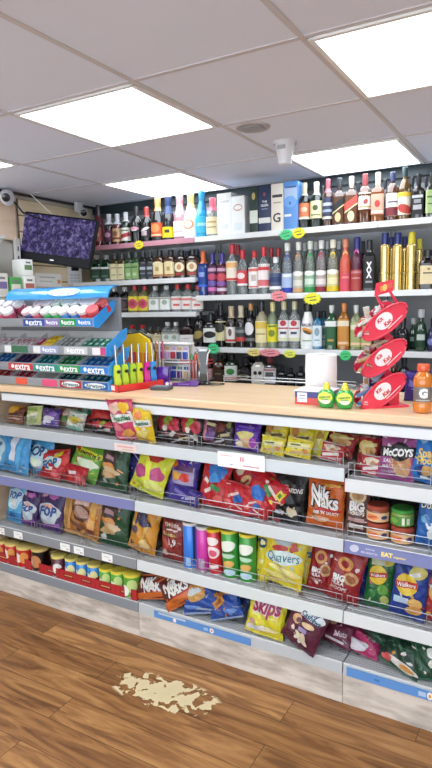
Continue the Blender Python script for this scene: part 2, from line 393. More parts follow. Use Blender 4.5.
# ------------------------------------------------------------ front gondola
PL = plinth_mat(); shelf_m = paint('#bfc1c2', .4, .2, 0, .1, 4); tick = paint('#f4f4f2', .5); wire = metal('#b9bcc0', .28)
lip_w = paint('#d7dad9', .35, 0, .1, .06, 3)
LIP = {'A': '#b9bfc6', 'B': '#7c7fae', 'C': '#86898f', 'D': '#8b9199'}
def fence(par, xa, xb, z, y):
    m = M(); h = .062
    for k, hz in enumerate((.014, .036, h)):
        m.tube([(xa, y+.05 if k in (0, 2) else y, z+hz), (xa, y, z+hz), (xb, y, z+hz), (xb, y+.05 if k in (0, 2) else y, z+hz)], .0013, wire, 5)
    for x in (xa+.001, xb-.001, xa+.024, xb-.024): m.tube([(x, y-.001, z), (x, y-.001, z+h)], .0015, wire, 5)
    m.build('wire_fence', par)
def front_bay(label, xa, xb, zs, strips, back):
    r = empty('shelf_unit', ((xa+xb)/2, 2.3, 0)); ox = (xa+xb)/2
    tag(r, label, 'shelving', 'shelf units under the counter'); X = lambda x: x-ox; fy = 2.07-2.3
    m = M(); m.box(X(xa), X(xb), fy+.004, fy+.03, 0, .121, PL); m.build('plinth', r)
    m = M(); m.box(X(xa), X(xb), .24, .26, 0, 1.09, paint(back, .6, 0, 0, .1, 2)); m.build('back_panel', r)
    for x in (xa+.006, xb-.006):
        m = M(); m.box(X(x)-.005, X(x)+.005, .2, .24, .121, 1.09, paint('#a7a9ac', .45)); m.build('upright', r)
    for k, z in zs.items():
        m = M(); m.box(X(xa)+.001, X(xb)-.001, fy+.014, .235, z-.02, z, shelf_m)
        for i in range(5): m.box(X(xa)+.002, X(xb)-.002, fy+.016+i*.012, fy+.021+i*.012, z, z+.0012, paint('#c9cbcc', .4))
        if k == 'D':
            for i in range(24): m.box(X(xa)+.03+i*.04, X(xa)+.036+i*.04, fy+.085, fy+.091, z, z+.0006, paint('#2a2b2d', .7))
        s = m.build('base_shelf' if k == 'D' else 'shelf', r)
        m = M(); m.prism([(fy, z-.044), (fy+.003, z-.046), (fy+.013, z-.04), (fy+.013, z+.002), (fy+.006, z+.004), (fy+.003, z-.001)], 'x', X(xa)+.001, X(xb)-.001, paint(strips[k], .38, 0, .15, .1, 3))
        m.build('price_strip', s)
        m = M(); m.box(X(xa)+.001, X(xb)-.001, fy+.0035, fy+.008, z+.0025, z+.0045, paint('#eef0f0', .3)); m.build('strip_edge', s)
        if k != 'D':
            L = (xb-xa)/3
            for i in range(3): fence(s, X(xa)+L*i+.008, X(xa)+L*(i+1)-.008, z+.001, fy+.018)
    return r
r1 = front_bay('far front shelf unit with purple strip, from the cream end panel to the first joint', -2.66, -1.655, {'A': .94, 'B': .665, 'C': .379, 'D': .166}, {'A': '#b4b9bf', 'B': '#7b7fb0', 'C': '#8b8e93', 'D': '#878d95'}, '#c9b5a6')
r2 = front_bay('middle front shelf unit between the two joints, with green crisp tubes', -1.653, -.663, {'A': .94, 'B': .665, 'C': .379, 'D': .166}, {'A': '#ccd3d6', 'B': '#cdd3d6', 'C': '#d6dbdb', 'D': '#bfc4c8'}, '#3a3634')  # dark back of this and the next unit: shade between bags put into colour
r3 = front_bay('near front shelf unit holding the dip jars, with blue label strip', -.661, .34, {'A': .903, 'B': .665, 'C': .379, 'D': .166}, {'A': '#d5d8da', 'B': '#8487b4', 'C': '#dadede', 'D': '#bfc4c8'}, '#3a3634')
# paper tickets and printed strips, each slotted in the shelf edge
def flat_thing(name, label, cat, x0, x1, z0, z1, col, spec=(), group=None, y=2.068, th=.0015, asp=None, tilt=0):
    w, h = x1-x0, z1-z0; m = M(); m.box(-w/2, w/2, 0, th, -h/2, h/2, paint(col, .45, 0, 0, .05, 9))
    S = lambda u, v, o: Vector((u*w, -o*.5, v*h))
    prints(m, spec, S, h/w, lambda c: paint(c, .5, 0, 0, .03, 9), .0004, .0003)
    o = m.build(name, None, ((x0+x1)/2, y, (z0+z1)/2)); o.rotation_euler = (tilt, 0, 0)
    return tag(o, label, cat, group)
G_T = 'white price tickets on the dark shelf edge'
for x, lab in [(-2.583, 'white price ticket at the far end, above the red crisp cans'), (-2.444, 'white price ticket above the black crisp can'), (-2.105, 'white price ticket above the blue cans, inner of the close pair'),
               (-2.012, 'white price ticket above the blue cans, outer of the close pair'), (-1.83, 'white price ticket above the green crisp cans')]:
    flat_thing('price_ticket', lab, 'price ticket', x-.033, x+.033, .338, .376, '#f6f6f4', [('r', -.05, .12, .5, .07, '#b4b4b4'), ('r', .25, -.2, .2, .12, '#8a8a8a')], G_T)
flat_thing('paper_sign', 'white paper sign with faint red writing taped on the top shelf edge', 'sign', -1.20, -.985, .892, .957, '#fbfbfb',
           [('r', -.32, .25, .25, .04, '#e08a9a'), ('r', .0, .12, .03, .3, '#e08a9a'), ('r', .05, .12, .03, .3, '#e08a9a'), ('r', .22, -.28, .35, .08, '#d9a0aa'), ('r', -.2, -.28, .08, .06, '#b0b0c0')], y=2.064)
flat_thing('paper_sign', 'small pinkish paper label on the shelf edge below the pink sweet bag', 'sign', -1.755, -1.625, .898, .934, '#e6d3cf', [('r', 0, .1, .7, .2, '#dfa6a0'), ('r', .1, -.25, .5, .12, '#c9b08a')])
# EAT strip, blue strips on the base
flat_thing('shelf_strip', 'lilac shelf strip with yellow EAT lettering below the dip jars', 'shelf strip', -.655, .33, .624, .664, '#7f86b8',
           [('e', -.465, .05, .018, .35, '#c8c9dc', 20), ('t', 'WITH THE', -.405, .2, .035, '#eef0f6', 0, .01), ('t', 'BIG NIGHT IN', -.408, -.15, .06, '#eef0f6', 0, .01), ('t', 'EAT', -.342, .02, .042, '#ffe889', 0, .05), ('t', 'together', -.296, -.08, .045, '#ffe889', 0, .02)], y=2.0675)
flat_thing('shelf_strip', 'faded blue strip taped along the middle bottom shelf edge', 'shelf strip', -1.56, -1.06, .126, .158, '#5b8fd0',
           [('r', -.3, .3, .3, .3, '#b9c4cf'), ('e', .12, 0, .022, .36, '#f0e6e0'), ('e', .12, 0, .01, .16, '#e08070'), ('r', .06, 0, .04, .4, '#9fc0e6'), ('e', -.27, -.1, .018, .3, '#f0e6e0')], y=2.0675)
flat_thing('shelf_strip', 'blue strip on the near bottom shelf edge with round badge', 'shelf strip', -.645, -.31, .124, .16, '#5f93d2',
           [('r', -.15, 0, .06, .25, '#4575bb'), ('r', .34, 0, .08, .5, '#b4cbe8'), ('e', .42, 0, .03, .42, '#f4ece4'), ('e', .42, 0, .014, .2, '#e6a04f')], y=2.0675)
flat_thing('shelf_strip', 'darker blue strip past the round badge on the near bottom shelf edge', 'shelf strip', -.308, .33, .124, .16, '#4f76c0', [('r', .1, 0, .06, .2, '#b4cbe8')], y=2.0675)

# end panel at the far side and the plinth that turns the corner
endm = laminate('#cdb096', '#dcc3a8', (1.5, 1.5, 9), .5, 'end_panel_laminate')
m_ = M(); m_.box(-2.72, -2.663, 2.068, 2.56, 0, 1.13, endm, None, .002); tag(m_.build('end_panel'), 'cream wood end panel closing the far end of the counter', 'panel')
m_ = M(); m_.box(-3.05, -2.722, 2.05, 2.2, 0, .9, paint('#e2ddd8', .5), None, .003); tag(m_.build('side_cabinet'), 'white low unit just past the far end of the front shelves', 'cabinet')
# counter top
t = empty('counter_top', (-1.2, 2.35, 1.13)); tag(t, 'long pale wood counter top with thick front edge', 'counter')
wood = laminate('#dcb68c', '#ecd0ab', (1.2, 18, 18), .3, 'beech_counter')
m_ = M(); m_.box(-1.52, 1.54, -.285, .27, 0, .031, wood, None, .004); m_.build('worktop', t)
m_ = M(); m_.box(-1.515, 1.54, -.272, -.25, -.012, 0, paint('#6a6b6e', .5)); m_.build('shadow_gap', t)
m_ = M(); m_.box(-1.3, 1.54, -.281, -.262, -.047, -.01, paint('#dfe4e8', .35, 0, .1), None, .003); m_.build('edge_strip', t)
m_ = M()
m_.tube([(-.27, .25, .052), (.42, .25, .052)], .003, wire); m_.tube([(-.27, .25, .067), (.42, .25, .067)], .002, wire)
for x in (-.265, -.04, .18, .415): m_.tube([(x, .25, .03), (x, .25, .068)], .0025, wire)
m_.build('rear_rail', t)

# ------------------------------------------------------------ tables of the goods
BOTTLES=[
 ('rose', -2.819, 3.26, 1.973, 0.072, 0.283, 'dark-capped reddish wine bottle first on the top shelf, beside the screen', 'bottles and boxes on the top back shelf'),
 ('purple_silver', -2.725, 3.26, 1.973, 0.075, 0.213, 'dark bottle with silver cap and purple label on top shelf', 'bottles and boxes on the top back shelf'),
 ('tan_silver', -2.652, 3.26, 1.973, 0.074, 0.207, 'silver-capped bottle with tan label on a red bottle', 'bottles and boxes on the top back shelf'),
 ('redwhite_silver', -2.578, 3.26, 1.973, 0.073, 0.213, 'silver-capped dark bottle with red and white label', 'bottles and boxes on the top back shelf'),
 ('wine_black', -2.489, 3.26, 1.973, 0.092, 0.244, 'tall black wine bottle with small pinkish label on top shelf', 'bottles and boxes on the top back shelf'),
 ('wine_redcap', -2.403, 3.26, 1.973, 0.082, 0.229, 'black wine bottle with red and white neck foil', 'bottles and boxes on the top back shelf'),
 ('fizz_orange', -2.311, 3.26, 1.973, 0.096, 0.277, 'black fizz bottle with gold foil and orange red label', 'bottles and boxes on the top back shelf'),
 ('fizz_navy', -2.228, 3.26, 1.973, 0.086, 0.278, 'black fizz bottle with blue foil and square yellow label', 'bottles and boxes on the top back shelf'),
 ('fizz_pink', -2.139, 3.26, 1.973, 0.088, 0.281, 'rose fizz bottle with pink foil and white label', 'bottles and boxes on the top back shelf'),
 ('fizz_white', -2.055, 3.26, 1.973, 0.097, 0.279, 'white fizz bottle with yellow neck and round orange emblem', 'bottles and boxes on the top back shelf'),
 ('fizz_blue', -1.973, 3.26, 1.973, 0.08, 0.285, 'bright turquoise blue fizz bottle with blue foil', 'bottles and boxes on the top back shelf'),
 ('pinkcap_cream', -1.895, 3.26, 1.973, 0.086, 0.235, 'bottle with pink cap and large cream label beside white cartons', 'bottles and boxes on the top back shelf'),
 ('orange_label', -1.29, 3.26, 1.973, 0.07, 0.255, 'dark whiskey bottle with orange label and pale neck foil', 'bottles and boxes on the top back shelf'),
 ('cream_green', -1.219, 3.26, 1.973, 0.074, 0.252, 'dark green whiskey bottle with cream label and white foil', 'bottles and boxes on the top back shelf'),
 ('bourbon_pinkcap', -1.151, 3.26, 1.973, 0.061, 0.26, 'amber bottle with pinkish cap and blue white label bands', 'bottles and boxes on the top back shelf'),
 ('diag_black', -1.085, 3.26, 1.973, 0.071, 0.258, 'amber whisky with slanted black label on top shelf', 'bottles and boxes on the top back shelf'),
 ('diag_red', -1.018, 3.26, 1.973, 0.073, 0.258, 'amber whisky with slanted red label on top shelf', 'bottles and boxes on the top back shelf'),
 ('grouse', -0.943, 3.26, 1.973, 0.074, 0.262, 'amber whisky with white label showing a small red bird shape', 'bottles and boxes on the top back shelf'),
 ('rose_label', -0.874, 3.26, 1.973, 0.069, 0.261, 'amber bourbon with square pink label and red rose mark', 'bottles and boxes on the top back shelf'),
 ('white_maroon', -0.797, 3.26, 1.973, 0.07, 0.254, 'amber whisky with white over maroon label and navy cap', 'bottles and boxes on the top back shelf'),
 ('gold_shoulder', -0.734, 3.26, 1.973, 0.071, 0.271, 'tallest top shelf whisky, green neck over gold and white label', 'bottles and boxes on the top back shelf'),
 ('jd_black', -0.664, 3.26, 1.973, 0.065, 0.228, 'square whiskey bottle with black and white label on top shelf', 'bottles and boxes on the top back shelf'),
 ('jd_green', -0.598, 3.26, 1.973, 0.064, 0.23, 'square whiskey bottle with pale green label at the end of the top shelf', 'bottles and boxes on the top back shelf'),
 ('back_dark', -1.223, 3.37, 1.973, 0.055, 0.248, 'dark bottle half hidden behind the cream labelled whiskey', 'bottles and boxes on the top back shelf'),
 ('back_dark', -1.014, 3.37, 1.973, 0.051, 0.246, 'dark bottle half hidden behind the red slanted label whisky', 'bottles and boxes on the top back shelf'),
 ('back_dark', -0.864, 3.37, 1.973, 0.049, 0.245, 'dark bottle half hidden behind the rose mark bourbon', 'bottles and boxes on the top back shelf'),
 ('back_dark', -0.72, 3.37, 1.973, 0.047, 0.238, 'dark bottle half hidden behind the tallest top shelf whisky', 'bottles and boxes on the top back shelf'),
 ('back_dark', -0.648, 3.37, 1.973, 0.046, 0.229, 'dark bottle between the two square whiskey bottles', 'bottles and boxes on the top back shelf'),
 ('back_dark', -2.439, 3.37, 1.973, 0.067, 0.207, 'dark bottle half hidden behind the red foil wine', 'bottles and boxes on the top back shelf'),
 ('gin_green', -2.849, 3.26, 1.727, 0.088, 0.19, 'dark green gin bottle nearest the screen on the half bottle shelf', 'half bottles on the left upper shelf'),
 ('gin_green', -2.763, 3.26, 1.727, 0.086, 0.185, 'dark green gin bottle beside the first cream labelled half bottle', 'half bottles on the left upper shelf'),
 ('half_cream', -2.687, 3.26, 1.727, 0.071, 0.191, 'cream labelled half bottle touching the green gin', 'half bottles on the left upper shelf'),
 ('half_cream', -2.621, 3.26, 1.727, 0.07, 0.187, 'cream labelled half bottle touching the green labelled ones', 'half bottles on the left upper shelf'),
 ('half_greenlab', -2.56, 3.26, 1.727, 0.069, 0.19, 'green labelled half bottle next to the cream labels', 'half bottles on the left upper shelf'),
 ('half_greenlab', -2.5, 3.26, 1.727, 0.068, 0.19, 'green labelled half bottle next to the black labels', 'half bottles on the left upper shelf'),
 ('half_blacklab', -2.441, 3.26, 1.727, 0.063, 0.19, 'black labelled half bottle next to the green labels', 'half bottles on the left upper shelf'),
 ('half_blacklab', -2.382, 3.26, 1.727, 0.062, 0.189, 'black labelled half bottle next to the amber ones', 'half bottles on the left upper shelf'),
 ('half_amber', -2.305, 3.26, 1.727, 0.085, 0.188, 'amber half bottle with arched cream label beside black labels', 'half bottles on the left upper shelf'),
 ('half_amber', -2.217, 3.26, 1.727, 0.083, 0.186, 'amber half bottle with arched cream label, second along', 'half bottles on the left upper shelf'),
 ('half_rum', -2.135, 3.26, 1.727, 0.081, 0.181, 'dark rum half bottle with oval cream label, inner of two', 'half bottles on the left upper shelf'),
 ('half_rum', -2.05, 3.26, 1.727, 0.079, 0.179, 'dark rum half bottle with oval cream label, next to the blue bottle', 'half bottles on the left upper shelf'),
 ('back_navy', -2.159, 3.37, 1.727, 0.063, 0.183, 'navy capped bottle peeking out behind the rum half bottles', 'half bottles on the left upper shelf'),
 ('back_navy', -2.088, 3.37, 1.727, 0.062, 0.192, 'navy capped bottle behind the last rum half bottle', 'half bottles on the left upper shelf'),
 ('black_whitecap', -2.701, 3.26, 1.511, 0.085, 0.179, 'black half bottle with white cap nearest the sweets display', 'half bottles on the left middle shelf'),
 ('black_whitecap', -2.61, 3.26, 1.511, 0.083, 0.176, 'black half bottle with white cap next to the yellow labels', 'half bottles on the left middle shelf'),
 ('yellow_pink', -2.523, 3.26, 1.511, 0.086, 0.183, 'red capped half bottle with yellow and pink label beside black one', 'half bottles on the left middle shelf'),
 ('yellow_pink', -2.438, 3.26, 1.511, 0.084, 0.181, 'red capped half bottle with yellow and pink label beside the gin', 'half bottles on the left middle shelf'),
 ('clear_white', -2.352, 3.26, 1.511, 0.086, 0.175, 'clear half bottle with white cap and white label, inner one', 'half bottles on the left middle shelf'),
 ('clear_white', -2.261, 3.26, 1.511, 0.085, 0.175, 'clear half bottle with white cap and white label, next to red caps', 'half bottles on the left middle shelf'),
 ('clear_red', -2.173, 3.26, 1.511, 0.083, 0.182, 'clear half bottle with red cap and red white label, first of three', 'half bottles on the left middle shelf'),
 ('clear_red', -2.092, 3.26, 1.511, 0.081, 0.179, 'clear half bottle with red cap and red white label, second of three', 'half bottles on the left middle shelf'),
 ('clear_red', -2.015, 3.26, 1.511, 0.079, 0.17, 'clear half bottle with red cap half hidden behind the shelf step', 'half bottles on the left middle shelf'),
 ('back_dark', -2.746, 3.26, 1.288, 0.073, 0.131, 'dark bottle low behind the yellow display card', 'half bottles on the left lower shelf behind the toys'),
 ('half_greenlab', -2.638, 3.26, 1.288, 0.071, 0.124, 'green labelled bottle low behind the gas lighters', 'half bottles on the left lower shelf behind the toys'),
 ('clear_red', -2.558, 3.26, 1.288, 0.079, 0.138, 'red capped bottle standing low behind the lighter wands', 'half bottles on the left lower shelf behind the toys'),
 ('clear_red', -2.471, 3.26, 1.288, 0.077, 0.138, 'red capped bottle standing low behind the blister cards', 'half bottles on the left lower shelf behind the toys'),
 ('half_cream', -2.404, 3.26, 1.288, 0.067, 0.125, 'cream labelled bottle low behind the blister cards', 'half bottles on the left lower shelf behind the toys'),
 ('half_cream', -2.337, 3.26, 1.288, 0.066, 0.125, 'cream labelled bottle low beside the clear bottles', 'half bottles on the left lower shelf behind the toys'),
 ('clear_white', -2.262, 3.26, 1.288, 0.077, 0.158, 'clear white capped bottle low above the blister cards, inner one', 'half bottles on the left lower shelf behind the toys'),
 ('clear_white', -2.194, 3.26, 1.288, 0.076, 0.158, 'clear white capped bottle low beside the square labelled whisky', 'half bottles on the left lower shelf behind the toys'),
 ('sq_white', -2.102, 3.26, 1.288, 0.101, 0.184, 'dark whisky with square white label low beside the green star card', 'half bottles on the left lower shelf behind the toys'),
 ('blue_orange', -1.971, 3.26, 1.611, 0.074, 0.281, 'blue glass bottle with orange cap at the shelf step', 'bottles on the right upper shelf'),
 ('purple_patch', -1.903, 3.26, 1.611, 0.069, 0.264, 'purple red bottle with blue cap and pink patches beside blue bottle', 'bottles on the right upper shelf'),
 ('purple_patch2', -1.834, 3.26, 1.611, 0.072, 0.26, 'purple red bottle with blue cap and red patches beside clear vodka', 'bottles on the right upper shelf'),
 ('vodka_orange', -1.762, 3.26, 1.611, 0.08, 0.31, 'tall clear vodka with red cap and orange white label', 'bottles on the right upper shelf'),
 ('vodka_redlab', -1.69, 3.26, 1.611, 0.076, 0.27, 'clear vodka with red cap and red label', 'bottles on the right upper shelf'),
 ('vodka_white', -1.612, 3.26, 1.611, 0.074, 0.259, 'clear vodka with red cap and long white label', 'bottles on the right upper shelf'),
 ('vodka_whitered', -1.548, 3.26, 1.611, 0.076, 0.279, 'clear vodka with red cap and white over red label', 'bottles on the right upper shelf'),
 ('vodka_bluelab', -1.47, 3.26, 1.611, 0.078, 0.216, 'clear vodka with white cap and dark blue label', 'bottles on the right upper shelf'),
 ('tall_blue', -1.396, 3.26, 1.611, 0.073, 0.292, 'tall clear vodka with blue base and blue medallion', 'bottles on the right upper shelf'),
 ('tall_orange', -1.327, 3.26, 1.611, 0.068, 0.293, 'tall clear vodka with orange medallion', 'bottles on the right upper shelf'),
 ('tall_green', -1.255, 3.26, 1.611, 0.067, 0.293, 'tall clear vodka with green medallion and green base', 'bottles on the right upper shelf'),
 ('tall_red', -1.188, 3.26, 1.611, 0.068, 0.292, 'tall clear vodka with red medallion and dark red base', 'bottles on the right upper shelf'),
 ('tall_yellow', -1.12, 3.26, 1.611, 0.07, 0.292, 'tall clear vodka with yellow medallion and yellow base', 'bottles on the right upper shelf'),
 ('tall_coral', -1.048, 3.26, 1.611, 0.066, 0.29, 'opaque coral bottle with peach cap', 'bottles on the right upper shelf'),
 ('tall_purple', -0.983, 3.26, 1.611, 0.067, 0.296, 'purple to red bottle with blue cap and magenta medallion', 'bottles on the right upper shelf'),
 ('black_xx', -0.914, 3.26, 1.611, 0.069, 0.275, 'black bottle with large white crosses', 'bottles on the right upper shelf'),
 ('gold_blue', -0.831, 3.26, 1.611, 0.056, 0.306, 'gold bottle with blue cap beside the black crossed bottle', 'bottles on the right upper shelf'),
 ('gold_blue', -0.764, 3.26, 1.611, 0.055, 0.301, 'gold bottle with blue cap, middle of the three front gold ones', 'bottles on the right upper shelf'),
 ('gold_yellow', -0.692, 3.26, 1.611, 0.056, 0.301, 'gold bottle with yellow cap', 'bottles on the right upper shelf'),
 ('disaronno', -0.609, 3.26, 1.611, 0.085, 0.204, 'squat dark square liqueur bottle with cream label and black cap', 'bottles on the right upper shelf'),
 ('vodka_redlab', -1.779, 3.37, 1.611, 0.064, 0.313, 'red capped vodka behind the orange labelled one', 'bottles on the right upper shelf'),
 ('vodka_redlab', -1.55, 3.37, 1.611, 0.061, 0.28, 'red capped vodka standing behind the blue labelled vodka', 'bottles on the right upper shelf'),
 ('vodka_redlab', -1.503, 3.37, 1.611, 0.06, 0.277, 'red capped vodka behind the gap beside the tall blue based vodka', 'bottles on the right upper shelf'),
 ('tall_clear', -1.331, 3.37, 1.611, 0.054, 0.296, 'clear tall bottle behind, between the orange and green medallions', 'bottles on the right upper shelf'),
 ('tall_clear', -1.262, 3.37, 1.611, 0.053, 0.297, 'clear tall bottle behind, between the green and red medallions', 'bottles on the right upper shelf'),
 ('tall_clear', -1.191, 3.37, 1.611, 0.052, 0.298, 'clear tall bottle behind, between the red and yellow medallions', 'bottles on the right upper shelf'),
 ('tall_clear', -1.122, 3.37, 1.611, 0.051, 0.293, 'clear tall bottle behind, between the yellow medallion and coral bottle', 'bottles on the right upper shelf'),
 ('back_dark', -0.982, 3.37, 1.611, 0.049, 0.283, 'dark bottle behind, between the purple and black crossed bottles', 'bottles on the right upper shelf'),
 ('gold_blue', -0.825, 3.37, 1.611, 0.046, 0.294, 'gold bottle with blue cap in the back row, inner one', 'bottles on the right upper shelf'),
 ('gold_blue', -0.752, 3.37, 1.611, 0.045, 0.289, 'gold bottle with blue cap in the back row, outer one', 'bottles on the right upper shelf'),
 ('gold_yellow', -0.675, 3.37, 1.611, 0.044, 0.273, 'gold bottle with yellow cap in the back row', 'bottles on the right upper shelf'),
 ('black_tall', -2.008, 3.26, 1.288, 0.08, 0.247, 'tall black bottle with gold label beside the shelf step', 'bottles on the right middle shelf'),
 ('black_whiteblock', -1.926, 3.26, 1.288, 0.093, 0.214, 'black bottle with white label and black oval above the scanner', 'bottles on the right middle shelf'),
 ('black_cream', -1.852, 3.26, 1.288, 0.076, 0.264, 'black bottle with cream label and dark circle', 'bottles on the right middle shelf'),
 ('baileys', -1.776, 3.26, 1.288, 0.078, 0.256, 'dark liqueur bottle with cream neck foil and white label', 'bottles on the right middle shelf'),
 ('baileys_red', -1.707, 3.26, 1.288, 0.077, 0.258, 'dark liqueur bottle with cream neck foil and red band', 'bottles on the right middle shelf'),
 ('black_angled', -1.64, 3.26, 1.288, 0.075, 0.272, 'black bottle with cork top and slanting white label', 'bottles on the right middle shelf'),
 ('yellow_cream', -1.566, 3.26, 1.288, 0.081, 0.283, 'bottle of pale yellow drink with black cap', 'bottles on the right middle shelf'),
 ('gin_yellow', -1.493, 3.26, 1.288, 0.072, 0.276, 'green tinted bottle with bright yellow label', 'bottles on the right middle shelf'),
 ('rum_white', -1.42, 3.26, 1.288, 0.074, 0.28, 'clear rum bottle with white label and red dot, inner one', 'bottles on the right middle shelf'),
 ('rum_white', -1.352, 3.26, 1.288, 0.073, 0.279, 'clear rum bottle with white label and red dot, beside white bottle', 'bottles on the right middle shelf'),
 ('malibu', -1.269, 3.26, 1.288, 0.087, 0.26, 'white coconut rum bottle with wide black cap', 'bottles on the right middle shelf'),
 ('bombay', -1.21, 3.26, 1.288, 0.058, 0.219, 'blue gin bottle with white front label', 'bottles on the right middle shelf'),
 ('bombay', -1.203, 3.34, 1.288, 0.056, 0.217, 'blue gin bottle half hidden behind its twin', 'bottles on the right middle shelf'),
 ('gordons', -1.126, 3.26, 1.288, 0.068, 0.252, 'dark green gin bottle with white shoulder label', 'bottles on the right middle shelf'),
 ('amber_gin', -1.053, 3.26, 1.288, 0.07, 0.262, 'orange gin bottle with orange cap', 'bottles on the right middle shelf'),
 ('pale_gin', -0.984, 3.26, 1.288, 0.063, 0.25, 'pale green bottle with clear cap beside red rack', 'bottles on the right middle shelf'),
 ('pale_gin', -0.922, 3.26, 1.288, 0.061, 0.243, 'pale green bottle hidden behind the red rack', 'bottles on the right middle shelf'),
 ('back_dark', -0.861, 3.26, 1.288, 0.06, 0.221, 'dark bottle hidden behind the red rack, inner one', 'bottles on the right middle shelf'),
 ('back_dark', -0.796, 3.26, 1.288, 0.059, 0.22, 'dark bottle hidden behind the red rack, outer one', 'bottles on the right middle shelf'),
 ('black_diamond', -0.726, 3.26, 1.288, 0.074, 0.177, 'black bottle with white diamond label beside red rack', 'bottles on the right middle shelf'),
 ('tanq', -0.634, 3.26, 1.288, 0.069, 0.223, 'dark green gin bottle with silver cap and grey label', 'bottles on the right middle shelf'),
 ('navy_floral', -0.574, 3.26, 1.288, 0.06, 0.176, 'navy bottle with white pattern at the end of the middle shelf', 'bottles on the right middle shelf'),
 ('black_tall', -2.032, 3.37, 1.288, 0.07, 0.154, 'black bottle standing behind, beside the white label with black oval', 'bottles on the right middle shelf'),
 ('back_dark', -1.949, 3.37, 1.288, 0.061, 0.225, 'dark bottle behind, beside the cream circle label', 'bottles on the right middle shelf'),
 ('back_dark', -1.874, 3.37, 1.288, 0.06, 0.211, 'dark bottle behind, between cream circle and cream foil bottles', 'bottles on the right middle shelf'),
 ('back_dark', -1.728, 3.37, 1.288, 0.057, 0.242, 'dark bottle behind, between the red band and cork top bottles', 'bottles on the right middle shelf'),
 ('back_dark', -1.656, 3.37, 1.288, 0.056, 0.253, 'dark bottle behind, between the cork top and pale yellow bottles', 'bottles on the right middle shelf'),
 ('tanq', -0.696, 3.37, 1.288, 0.054, 0.173, 'dark green bottle behind, between diamond label and grey label', 'bottles on the right middle shelf'),
 ('low_pink', -1.955, 3.26, 1.06, 0.083, 0.18, 'low dark bottle with pinkish label beside the scanner', 'squat bottles on the low back shelf behind the counter'),
 ('low_amber', -1.866, 3.26, 1.06, 0.081, 0.176, 'low amber bottle on the lowest back shelf', 'squat bottles on the low back shelf behind the counter'),
 ('low_leaf', -1.778, 3.26, 1.06, 0.09, 0.185, 'low dark bottle with white label and green leaf mark', 'squat bottles on the low back shelf behind the counter'),
 ('low_round', -1.679, 3.26, 1.06, 0.105, 0.168, 'round shouldered black bottle with oval badge, low shelf', 'squat bottles on the low back shelf behind the counter'),
 ('low_skull', -1.589, 3.26, 1.06, 0.089, 0.177, 'low pale bottle with two dark round marks', 'squat bottles on the low back shelf behind the counter'),
 ('low_white', -1.511, 3.26, 1.06, 0.08, 0.173, 'low bottle with white and red label', 'squat bottles on the low back shelf behind the counter'),
 ('back_dark', -1.435, 3.26, 1.06, 0.059, 0.121, 'short dark bottle left of the paper roll, inner one', 'squat bottles on the low back shelf behind the counter'),
 ('back_dark', -1.376, 3.26, 1.06, 0.058, 0.111, 'short dark bottle in the middle of the low shelf gap', 'squat bottles on the low back shelf behind the counter'),
 ('back_dark', -1.312, 3.26, 1.06, 0.057, 0.125, 'short dark bottle nearest the paper roll', 'squat bottles on the low back shelf behind the counter'),
 ('low_amber', -0.781, 3.26, 1.06, 0.065, 0.22, 'low amber bottle behind the red rack', 'squat bottles on the low back shelf behind the counter'),
 ('low_round', -0.716, 3.26, 1.06, 0.074, 0.2, 'low black bottle behind the orange drink', 'squat bottles on the low back shelf behind the counter'),
 ('back_dark', -1.883, 3.37, 1.06, 0.068, 0.186, 'dark bottle behind the green leaf label bottle', 'squat bottles on the low back shelf behind the counter'),
 ('back_dark', -1.692, 3.37, 1.06, 0.064, 0.19, 'dark bottle behind the round shouldered bottle', 'squat bottles on the low back shelf behind the counter'),
]
CARTONS=[
 ('white1', -1.795, 0.096, 3.22, 1.973, 0.248, 'taller plain white whisky carton on top shelf'),
 ('white2', -1.701, 0.087, 3.22, 1.973, 0.221, 'shorter white whisky carton with oval emblem'),
 ('green', -1.596, 0.056, 3.22, 1.973, 0.261, 'dark green carton with pale label band on top shelf'),
 ('navy', -1.525, 0.077, 3.22, 1.973, 0.259, 'navy blue whisky carton with white lettering'),
 ('cream', -1.444, 0.077, 3.22, 1.973, 0.263, 'cream carton with large dark monogram'),
 ('blue', -1.361, 0.085, 3.22, 1.973, 0.267, 'mid blue carton with paler blue mountain shape'),
]
